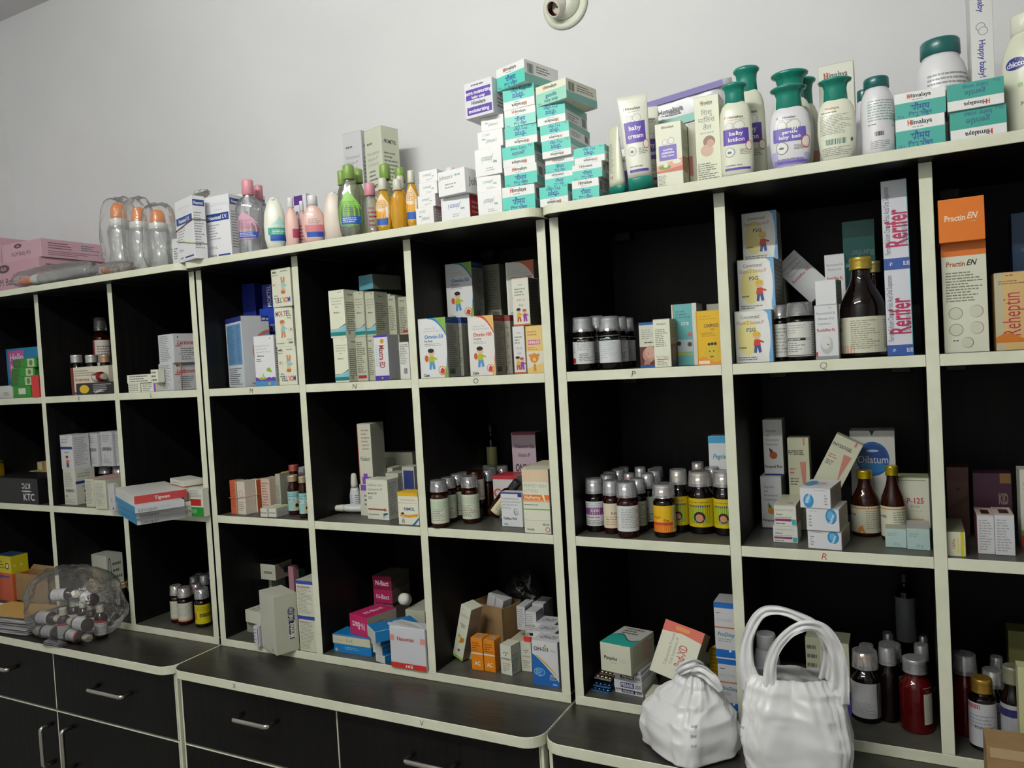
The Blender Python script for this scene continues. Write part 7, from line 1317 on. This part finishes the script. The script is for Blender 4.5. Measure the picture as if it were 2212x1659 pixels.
C('right carton of the banded silver-sided bundle, taller and behind', 1152, 1176, 1303, sz, .155, .05, 'c6c8cb', SV, group=GSV, faces={'R': paint('8c8e96')})
OH = [('f', 0, 1, 0, lambda u: .70 - .58 * u ** 1.2, '1a5fa8'), ('f', .15, 1, lambda u: .70 - .50 * u ** 1.2, lambda u: .70 - .50 * u ** 1.2 + .05 * math.sin(u * 3), 'c9a04a'), ('t', 'OH-D3', .36, .82, .085, '2c2e38', {'maxw': .56}), ('t', 'Plus', .82, .80, .06, '9a9c9c', {'shear': .3, 'maxw': .22, 'bold': False}), ('e', .26, .30, .22, .09, '7fb0dc'), ('e', .26, .30, .19, .075, '2a6cb0'), ('l', .12, .24, .4, .36, 4, '9fc4e4'), ('p', [(.2, .2), (.34, .2), (.28, .24)], '7fb0dc'), ('t', 'DHA', .78, .24, .05, 'd6cfa0', {'maxw': .24}), ('l', .64, .14, .98, .20, 2, 'b9cfe6'), ('t', 'intas', .84, .06, .04, 'd6dfe9', {'maxw': .24}), ('c', .52, .90, .04, '9ab02c')]
OHT = {'T': [('t', 'OH-D3', .5, .5, .35, '5a5c68', {'maxw': .6, 'shear': .2})]}
GOH = 'white and blue brain supplement cartons in a row in lower bay O'
C('front white carton with a blue foot and a drawn brain, lower bay O', 1153, 1209, 1382, Z, None, .045, 'cccdcf', {'F': OH, **OHT}, vB=1478, group=GOH)
yh = OBST[-1][3] + .001; hh_ = top() - Z
C('second white and blue carton right behind the front one', 1156, 1203, 1360, Z, yh, .045, 'cccdcf', {'F': OH, **OHT}, group=GOH, h=hh_)
C('third white and blue carton in the row behind the front one', 1158, 1203, 1350, Z, OBST[-1][3] + .001, .045, 'cccdcf', {'F': OH, **OHT}, group=GOH, h=hh_)
q = aty(1132, 1262, .23)
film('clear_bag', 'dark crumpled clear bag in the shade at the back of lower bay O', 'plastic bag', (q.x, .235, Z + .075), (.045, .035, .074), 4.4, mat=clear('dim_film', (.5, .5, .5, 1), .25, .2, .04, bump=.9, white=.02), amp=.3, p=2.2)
# bay P3
PNV = {'F': [('r', .24, .2, .72, .8, '262a66'), ('t', 'PENVIR', .48, .5, .42, 'd6d8dc', {'maxw': .42}), ('t', '250', .86, .5, .40, '4a4c50', {'maxw': .2})]}
GPV = 'flat white cartons with a navy name box, stacked in lower bay P'
C('lowest flat white carton with a navy name box, lower bay P', 1329, 1390, 1482, Z, None, .07, 'c6c8cc', PNV, vB=1495, yaw=-6, group=GPV, lid=False)
yp = OBST[-1][2]
C('second flat white carton with a navy name box, lower bay P', 1327, 1387, 1466, top() + .0003, yp, .07, 'c6c8cc', PNV, yaw=-6, group=GPV, lid=False)
C('third flat white carton with a black name box, lower bay P', 1329, 1386, 1452, top() + .0003, yp + .002, .07, 'bfc1c4', {'F': [('r', .2, .2, .72, .8, '26282a')] + PNV['F'][1:]}, yaw=-6, group=GPV, lid=False)
C('topmost flat white carton under the teal-waved box, lower bay P', 1330, 1384, 1443, top() + .0003, yp + .004, .07, 'b5b8ba', PNV, yaw=-6, group=GPV, lid=False)
PAN = [('t', 'Panplus', .34, .50, .12, '1d1f20', {'maxw': .5, 'shear': .2}), ('t', '125', .76, .46, .12, '9fc0c0', {'maxw': .26, 'shear': .2}), ('l', .34, .32, .52, .36, 1, '8f9180')]
C('cream carton with a teal wave on its top, balanced on the flat stack', 1299, 1364, 1386, top() + .0004, yp - .014, .095, 'c9ccb6', {'F': PAN, 'R': [('l', .1, .2, .9, .9, 8, '7c7e6c'), ('l', .5, .2, .95, .9, 8, 'b5605c')], 'T': [('f', 0, 1, 0, lambda u: .42 + .14 * math.sin(u * 6), '2fa093'), ('f', 0, 1, lambda u: .42 + .14 * math.sin(u * 6), lambda u: .45 + .14 * math.sin(u * 6), '2a3c3a'), ('l', .2, .6, .8, .95, 3, '5a5c50')]}, yaw=-10, faces={'R': paint('a9ab96'), 'T': paint('b9bbb5')}, lid=False)
def blister(label, c, w, d, rot, col, group=None, under='38618c'):
    R = tag(empty('blister_pack', c, rot), label, 'blister pack', group); mb = MB(); mb.box(-w / 2, -d / 2, 0, w / 2, d / 2, .0009, under, .0002); mb.build('foil_sheet', R)
    for i in range(4):
        for j in range(2):
            mb = MB(); mb.prof([(0, .0062, .0062), (.003, .0056, .0056), (.0045, .0036, .0036), (.005, .001, .001)], paint(col, .18, metal=.9), 16); mb.build('pocket', R, (-w / 2 + w * (i + .5) / 4, -d / 2 + d * (j + .5) / 2, .0009))
    return R
q = atz(1296, 1500, Z)
GBP = 'blue-backed blister packs beside the flat cartons'
blister('lowest dark blue blister pack, its printed back facing out', (q.x - .0015, q.y + .028, Z + .0004), .036, .040, (0, 0, math.radians(-6)), '2f5f8f', GBP)
blister('middle dark blue blister pack lying over the lowest one', (q.x - .001, q.y + .034, Z + .0090), .036, .040, (math.radians(5), 0, math.radians(-4)), '39506c', GBP)
blister('top blister pack with shiny silver and gold pockets', (q.x - .001, q.y + .042, Z + .0190), .036, .036, (math.radians(5), 0, math.radians(-8)), 'b5a58a', GBP, under='8c8a84')
Aq = atz(1408, 1520, Z)
POD = [('f', 0, 1, lambda u: .84 - .10 * abs(u - .5), 1, 'c4451c'), ('r', .3, .88, .65, .95, 'd07a1c'), ('t', 'Pod-XD', .62, .45, .16, 'a84a44', {'rot': 90, 'maxw': .4}), ('t', 'Cefpodoxime Proxetil', .30, .5, .06, '6c6e60', {'rot': 90, 'maxw': .6, 'bold': False}), ('t', 'Oral Suspension IP', .42, .5, .06, '6c6e60', {'rot': 90, 'maxw': .5, 'bold': False}), ('r', .80, .2, .95, .25, '2a2c2a')]
Mx = Matrix.Translation(Aq + Vector((.026, .045, .031))) @ Matrix.Rotation(math.radians(-8), 4, 'Z') @ Matrix.Rotation(math.radians(12), 4, 'Y') @ Matrix.Rotation(math.radians(-28), 4, 'X')
free_carton('big cream carton with a red-orange end leaning back in lower bay P', Mx, .078, .040, .098, 'c9cbb5', {'F': POD}, faces={'T': paint('c4451c'), 'R': paint('a3a58f')})
C('cream carton under the leaning red-ended one, lower bay P', 1392, 1440, 1478, Z, None, .05, 'bfc1ab', {'F': [('l', .1, .1, .9, .9, 6, '9a9c8a')]}, vB=1515, yaw=0, h=.012, lid=False)
C('yellow carton behind the carrier bag, lower bay P', 1534, 1566, 1402, Z, .14, .05, 'c9a50c', {'F': [('l', .1, .2, .9, .9, 6, '9a7c0c')]}, yaw=-14, lid=False)
PRO = [('r', 0, .90, 1, 1, '1a66b5'), ('l', .1, .80, .4, .83, 1, '3a3c3e'), ('l', .1, .66, .9, .72, 2, 'a9acae'), ('r', 0, .545, 1, .57, 'c06a3c'), ('t', 'ProDiop', .55, .44, .07, '3a7f84', {'shear': .2, 'maxw': .8}), ('l', .15, .30, .9, .37, 2, '8f9294'), ('r', 0, .03, 1, .17, '1a66b5'), ('c', .7, .15, .06, 'd6d8da')]
GPR = 'tall white cartons with blue bands, stacked by the divider of bay P'
C('lower tall white carton with blue bands, half behind the carrier bags', 1555, 1600, 1422, Z, .030, .05, 'c6c8ca', {'F': PRO}, group=GPR)
C('upper tall white carton with blue bands, against the divider of bay P', 1547, 1592, 1300, top(), .030, .05, 'c6c8ca', {'F': PRO}, group=GPR, faces={'T': paint('a9abab')})
# bay Q3
PLG = [('t', 'Platgraph', .55, .80, .05, '3a3c30', {'maxw': .74}), ('l', .3, .68, .75, .70, 1, '5c5e50'), ('r', 0, .0, 1, .345, '4b4293'), ('p', [(.30, .30), (.42, .38), (.52, .30), (.62, .40), (.75, .44), (.60, .42), (.52, .26), (.42, .34)], '2c2e6c'), ('t', 'sitepath', .62, .19, .055, 'd6d3e0', {'maxw': .5}), ('l', .4, .12, .9, .15, 1, '9a94c4')]
C('tall cream carton with a purple foot behind the right carrier bag', 1776, 1840, 1385, Z, None, .055, 'bfc2a6', {'F': PLG}, vB=1540, yaw=0, faces={'T': paint('7c7e68'), 'R': paint('2a2c24')})
C('beige carton glimpsed behind the purple-footed one, lower bay Q', 1745, 1775, 1376, Z, .12, .05, 'b5b79c', {'F': TXT(6)})
def bq(lb, a, b, v, vB=None, y=None, lab=None, gl='dark', capm=None, **k):
    kk = dict(cup=True, neck=.56, sh=.60, capf=.80, lz=(.08, .58)); kk.update(k)
    return syrup(lb, a, b, v, Z, y, vB=vB, capm=capm or paint('9c9e9a', .4, metal=.2), glassc=gl, lab=lab, **kk)
bq('dark bottle with a coppery cap and grey label, lower bay Q', 1838, 1904, 1404, vB=1563, lab=('b9babc', [('l', .15, .1, .8, .45, 7, '8f9294'), ('r', .72, 0, 1, 1, '1a1412'), ('r', .90, .1, 1, .95, '8c7f84')]), capm=paint('b5824f', .3, metal=.6), cover=.55)
bq('brown-red bottle with a teal and white label, lower bay Q', 1898, 1957, 1393, vB=1548, gl='red', lab=('c9cbb0', [('r', .28, 0, .75, 1, '2f8f86'), ('e', .25, .62, .24, .24, 'c6c8c0'), ('l', .08, .5, .4, .75, 3, '6c6e6a')]), capm=paint('a9ab9c', .4, metal=.3))
RG = glass('glass_scarlet', (.55, .03, .03, 1), .06, .75)
bq('front scarlet transparent bottle with a silver cap, lower bay Q', 1945, 2018, 1420, vB=1586, gl='8c1414', cup=False, capm=paint('b5b6b8', .3, metal=.6), lab=('b5b8a8', [('l', .15, .05, .85, .95, 14, '5c5e50')]), cover=.12, face=1.05, lz=(.14, .64), neck=.60)
bq('second scarlet bottle behind the front one, cut by the divider', 1974, 2034, 1402, y=.085, gl='8c1414', cup=True, capm=paint('a9aaae', .3, metal=.5), lab=None)
for i, (a, b, v, y) in enumerate(((1858, 1896, 1392, .13), (1912, 1956, 1384, .12), (1976, 2014, 1392, .155), (1908, 1938, 1366, .24), (1985, 2012, 1372, .24))):
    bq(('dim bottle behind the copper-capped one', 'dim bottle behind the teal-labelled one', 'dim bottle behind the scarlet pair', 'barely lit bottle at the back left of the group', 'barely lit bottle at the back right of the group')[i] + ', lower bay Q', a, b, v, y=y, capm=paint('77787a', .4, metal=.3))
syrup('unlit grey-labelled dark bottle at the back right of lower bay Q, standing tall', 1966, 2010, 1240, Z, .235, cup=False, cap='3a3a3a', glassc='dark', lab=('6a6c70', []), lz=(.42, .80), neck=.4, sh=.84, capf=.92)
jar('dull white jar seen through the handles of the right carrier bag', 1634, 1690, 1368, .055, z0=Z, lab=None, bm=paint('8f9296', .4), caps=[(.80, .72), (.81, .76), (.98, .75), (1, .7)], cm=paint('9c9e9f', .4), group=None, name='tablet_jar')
# right-hand bay
bq('dark bottle with a golden cap and a white and blue label, lower right', 2094, 2156, 1462, vB=1622, cup=False, capm=paint('b5903f', .3, metal=.7), lab=('b9bac0', [('r', 0, 0, 1, .30, '2a66b0'), ('r', 0, .86, .45, .97, 'b5404a'), ('l', .2, .42, .9, .75, 4, '8f9298'), ('t', 'Rhinoset', .5, .45, .07, '4a4c60', {'maxw': .5})]), cover=.6, lz=(.06, .68), neck=.62, sh=.72)
bq('dark bottle right behind the golden-capped one, lower right', 2122, 2178, 1450, y=.075, capm=paint('8f9182', .35, metal=.4), lab=('a9aaac', [('l', .1, .1, .9, .9, 6, G)]))
bq('dark bottle with a violet-marked label by the right edge', 2164, 2222, 1438, y=.045, cup=False, capm=paint('8c8d78', .35, metal=.4), lab=('9c9ea3', [('r', 0, .2, 1, .5, '5a5a9c'), ('r', 0, .72, 1, .9, '2a2a5c')]), neck=.62)
bq('dim bottle further back between the lower right bottles', 2140, 2174, 1418, y=.16, capm=paint('6c6e6a', .4, metal=.3))
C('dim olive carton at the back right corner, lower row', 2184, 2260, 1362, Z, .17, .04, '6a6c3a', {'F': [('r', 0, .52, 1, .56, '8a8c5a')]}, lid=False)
C('pale cream carton standing at the right edge, lower row', 2206, 2262, 1442, Z, -.0, .03, 'b9bc8f', {'F': [('r', .3, .2, .9, .5, 'b59a3a')]}, lid=False)
q = atz(2160, 1700, ZD)
mb = MB(); Pc = aty(2131, 1612, -.075); Pd = aty(2260, 1632, -.075)
mb.box(0, 0, 0, Pd.x - Pc.x, .06, Pc.z - ZD - .001, M_CARD, .001); mb.box(.004, -.0004, (Pc.z - ZD) * .8, .05, .0001, (Pc.z - ZD) * .98, 'b59a74', .0001); o = mb.build('cardboard_box', loc=(Pc.x, -.075, ZD + .0006)); tag(o, 'brown cardboard box corner on the worktop, bottom right', 'box')
# ================================================================== clear bag of bottles and the two carrier bags on the worktops
BC = Vector((-.748, -.078, ZD))
def small_bottle(label, off, d, r=.0158, h=.084, labc='c9c9cc', gl='amber', band_=None):
    P = BC + Vector(off); R = tag(empty('syrup_bottle'), label, 'bottle', 'amber bottles inside the clear bag')
    secs = [(0, r * .9, r * .9), (h * .02, r, r), (h * .60, r, r), (h * .68, r * .88, r * .88), (h * .74, r * .6, r * .6), (h * .80, r * .46, r * .46)]
    mb = MB(); mb.prof(secs, glass('glass_' + gl, hexl(AMBER[gl]), .06, .6), 20); mb.build('bottle_body', R)
    mb = MB(); s = wrap(mb, secs, h * .10, h * .56, .55, 0); s.col(0, s.w, 0, s.h, labc, .00015); s.lay = 2
    s.ops([('l', .1, .15, .9, .8, 6, '8c8f94')] + ([('r', 0, .84, 1, 1, band_)] if band_ else [])); mb.build('label', R)
    mb = MB(); screw_cap(mb, r * .58, h * .78, h, paint('c9c7b4', .35, metal=.2)); mb.build('cap', R)
    v = Vector(d).normalized(); q = v.to_track_quat('Z', 'Y')
    # turn the label towards the aisle
    fr = q @ Vector((0, -1, 0)); want = Vector((.45, -.9, 0)); want = (want - v * want.dot(v))
    if want.length > .1:
        want.normalize(); ang = math.atan2(v.dot(fr.cross(want)), fr.dot(want)); q = Matrix.Rotation(ang, 3, v).to_quaternion() @ q
    R.matrix_world = Matrix.Translation(P - v * (h / 2)) @ q.to_matrix().to_4x4(); return R
Hb = .042
for lb, off, d, bd in (
    ('amber bottle lying at the lower front left inside the clear bag', (-.066, -.036, .0175), (-1, 0, 0), None),
    ('amber bottle standing front centre inside the bag, red-topped label', (.000, -.032, Hb + .001), (0, 0, 1), 'a8303c'),
    ('amber bottle lying at the lower front right inside the clear bag', (.062, -.034, .0175), (1, .0, 0), 'a8303c'),
    ('amber bottle standing at the back left inside the clear bag', (-.085, .022, Hb + .001), (-.02, 0, 1), None),
    ('amber bottle standing at the back, second from the left inside the clear bag', (-.046, .026, Hb + .001), (0, 0, 1), None),
    ('amber bottle standing at the back centre inside the clear bag', (-.008, .028, Hb + .001), (0, 0, 1), None),
    ('amber bottle standing at the back, right of centre inside the clear bag', (.032, .024, Hb + .001), (0, 0, 1), None),
    ('amber bottle standing at the far right inside the clear bag, white label out', (.078, .016, Hb + .001), (.03, 0, 1), 'a8303c'),
    ('amber bottle lying across the lower left one inside the clear bag', (-.062, -.030, .0515), (1, .12, 0), None),
    ('amber bottle lying on the lower right one inside the clear bag', (.063, -.032, .0515), (-1, .05, 0), None),
    ('amber bottle lying slanted on top at the left inside the clear bag', (-.044, .006, .1045), (1, .35, .06), None),
    ('amber bottle lying slanted on top at the right inside the clear bag', (.044, .006, .1045), (-1, .25, .02), None)):
    small_bottle(lb, off, d, band_=bd)
for i in range(3):
    mb = MB(); mb.box(-.034, -.011, 0, .034, .011, .0012, paint('b5b5b8', .25, metal=.8), .0003)
    for k in range(5): mb.box(-.030 + k * .013, -.006, .0012, -.021 + k * .013, .006, .0032, paint('b5b5b8', .25, metal=.8), .001)
    o = mb.build('blister_pack', loc=BC + Vector((.012, -.066, .0008 + i * .0040)), rot=(0, 0, math.radians(4 - 5 * i))); tag(o, ('lowest', 'middle', 'upper')[i] + ' silver blister strip at the front foot of the clear bag', 'blister pack', 'silver blister strips at the foot of the clear bag')
def bagsq(v):
    t = max(0, v.z / .090)
    return Vector((v.x * (1 - .28 * t * t) - .010 * t, v.y * (1 - .30 * t * t), v.z))
film('clear_bag', 'big crumpled clear bag full of amber bottles on the left worktop', 'plastic bag', (BC.x, BC.y + .002, ZD + .0905), (.134, .080, .090), 12.3, mat=M_FILM2, amp=.10, n=90, m=60, p=3.6, squash=bagsq)
# carrier bags
def bag_mat():
    mt = rough_mat('white_carrier_plastic', (.66, .665, .67, 1), (.74, .745, .75, 1), 14, .34, .35)
    b = mt.node_tree.nodes['Principled BSDF']; b.inputs['Subsurface Weight'].default_value = .25; b.inputs['Subsurface Radius'].default_value = (.02, .02, .02); b.inputs['Coat Weight'].default_value = .15
    return mt
M_BAG = bag_mat()
def bag_body(name, parent, prof_, yaw, seed, pleat, n=120, m=70, cap1=True, p=4.0, marks=None):
    """prof_: [(z, a, b, cx, cy)]; pleat(z01) = depth of the folds"""
    Hh = prof_[-1][0]
    def at(z):
        for i in range(len(prof_) - 1):
            if z <= prof_[i + 1][0]:
                t = (z - prof_[i][0]) / (prof_[i + 1][0] - prof_[i][0]); t = t * t * (3 - 2 * t); return [prof_[i][j] + (prof_[i + 1][j] - prof_[i][j]) * t for j in range(1, 5)]
        return list(prof_[-1][1:])
    def pt(th, z, off=0):
        a, b, cx, cy = at(z); zz = z / Hh; q = p + (2 - p) * min(1, max(0, zz * 1.4 - .4)); c, s_ = math.cos(th), math.sin(th)
        x = a * math.copysign(abs(c) ** (2 / q), c); y = b * math.copysign(abs(s_) ** (2 / q), s_); r = math.hypot(x, y) + 1e-6
        N1 = noise.noise(Vector((c * 3.0 + seed, s_ * 3.0, z * 9))); N2 = 1 - 2 * abs(noise.noise(Vector((c * 6 + seed, s_ * 6, z * 7 + 4)))); N3 = 1 - 2 * abs(noise.noise(Vector((c * 2.2 + z * 34, s_ * 2.2 - z * 21, seed + z * 26))))
        N4 = noise.noise(Vector((c * 9 + seed, s_ * 9, z * 60)))
        k = .0045 * N1 + pleat(zz) * N2 + .0020 * N3 + .0010 * N4 + off
        if z < .004: k *= z / .004
        return Vector((cx + x * (1 + k / r), cy + y * (1 + k / r), z + .0022 * N3 * min(1, z * 40)))
    rings = [[pt(2 * math.pi * j / n, Hh * i / m) for j in range(n)] for i in range(m + 1)]
    mb = MB(); mb.loft(rings, M_BAG, True, cap1)
    if marks:
        for (t0, z0, w, h, ops) in marks:
            a0 = at(z0)[0]; s = Surf(mb, lambda u, v, o: pt(t0 + (u - w / 2) / a0, z0 + v, o + .0006), w, h, True); s.ops(ops)
    o = mb.build(name, parent); o.rotation_euler = (0, 0, yaw); return o
R = tag(empty('carrier_bag', (.872, -.080, ZD + .0006)), 'white carrier bag knotted shut round a box, left of the open-handled one', 'plastic bag')
SCR = [('l', .1, .1, .9, .9, 3, 'a6a9ac', .25)]
CRS = [('r', .4, .1, .6, .9, '9cc4bd'), ('r', .1, .4, .9, .6, '9cc4bd')]
bag_body('bag_body', R, [(0, .060, .056, 0, 0), (.006, .068, .063, 0, 0), (.035, .070, .065, 0, 0), (.062, .066, .061, 0, 0), (.085, .052, .047, .002, .004), (.110, .030, .026, .006, .008), (.130, .014, .012, .008, .010), (.140, .009, .009, .009, .010)], math.radians(-38), 3.1, lambda z: .0005 + .006 * max(0, z - .45), marks=[(math.pi * 1.30, .040, .014, .014, CRS), (math.pi * 1.86, .030, .02, .05, SCR)])
def ribbon(name, parent, pts, wds, th=.0012, seed=0, up=Vector((0, -1, 0))):
    """soft strap: width wds[i] across, follows pts"""
    mb = MB(); P = [Vector(q) for q in pts]; fine = []; fw = []
    for i in range(len(P) - 1):
        p0, p1, p2, p3 = P[max(i - 1, 0)], P[i], P[i + 1], P[min(i + 2, len(P) - 1)]
        for k in range(8):
            t = k / 8; fine.append(.5 * ((2 * p1) + (p2 - p0) * t + (2 * p0 - 5 * p1 + 4 * p2 - p3) * t * t + (3 * p1 - p0 - 3 * p2 + p3) * t ** 3)); fw.append(wds[i] + (wds[i + 1] - wds[i]) * t)
    fine.append(P[-1]); fw.append(wds[-1]); rings = []
    for i, q in enumerate(fine):
        t = (fine[min(i + 1, len(fine) - 1)] - fine[max(i - 1, 0)]).normalized(); a = t.cross(up)
        if a.length < .05: a = Vector((1, 0, 0))
        a.normalize(); b = a.cross(t).normalized(); r = []; n = 22
        for j in range(n):
            an = 2 * math.pi * j / n; s = math.cos(an); fold = .30 * fw[i] * noise.noise(Vector((s * 2.6 + seed, i * .13, seed))) + .12 * fw[i] * math.sin(s * 7 + seed)
            r.append(q + a * s * fw[i] * .5 + b * (fold + math.sin(an) * th))
        rings.append(r)
    mb.loft(rings, M_BAG); return mb.build(name, parent)
ribbon('knot', R, [(-.012, -.008, .128), (.0, -.018, .140), (.016, -.012, .146), (.022, .004, .136), (.010, .012, .126), (-.004, .004, .130)], [.012, .018, .020, .018, .016, .012], .004, 1.2)
ribbon('knot_end', R, [(.012, -.012, .134), (.030, -.020, .140), (.048, -.022, .128), (.060, -.020, .112)], [.012, .022, .020, .010], .003, 2.4)
R = tag(empty('carrier_bag', (1.040, -.082, ZD + .0006)), 'white carrier bag standing upright with both handle loops raised', 'plastic bag')
bag_body('bag_body', R, [(0, .066, .046, 0, 0), (.006, .076, .052, 0, 0), (.05, .080, .055, 0, 0), (.095, .074, .048, 0, 0), (.125, .068, .036, 0, 0), (.146, .060, .026, 0, 0)], math.radians(8), 7.7, lambda z: .0010 + .0030 * z, cap1=False, marks=[(math.pi * 1.12, .03, .02, .05, SCR)])
ribbon('handle', R, [(-.058, -.016, .120), (-.068, -.012, .155), (-.066, -.004, .195), (-.048, .004, .232), (-.022, .004, .243), (.012, .004, .235), (.040, .010, .215), (.052, .014, .180), (.048, .018, .135)], [.040, .026, .018, .016, .015, .016, .018, .020, .030], .0009, 3.3)
ribbon('handle', R, [(-.026, -.030, .112), (-.030, -.034, .150), (-.022, -.034, .190), (.002, -.030, .222), (.028, -.026, .234), (.050, -.020, .226), (.064, -.014, .195), (.066, -.010, .155), (.060, -.010, .115)], [.030, .020, .016, .015, .017, .020, .023, .028, .040], .0009, 5.1)
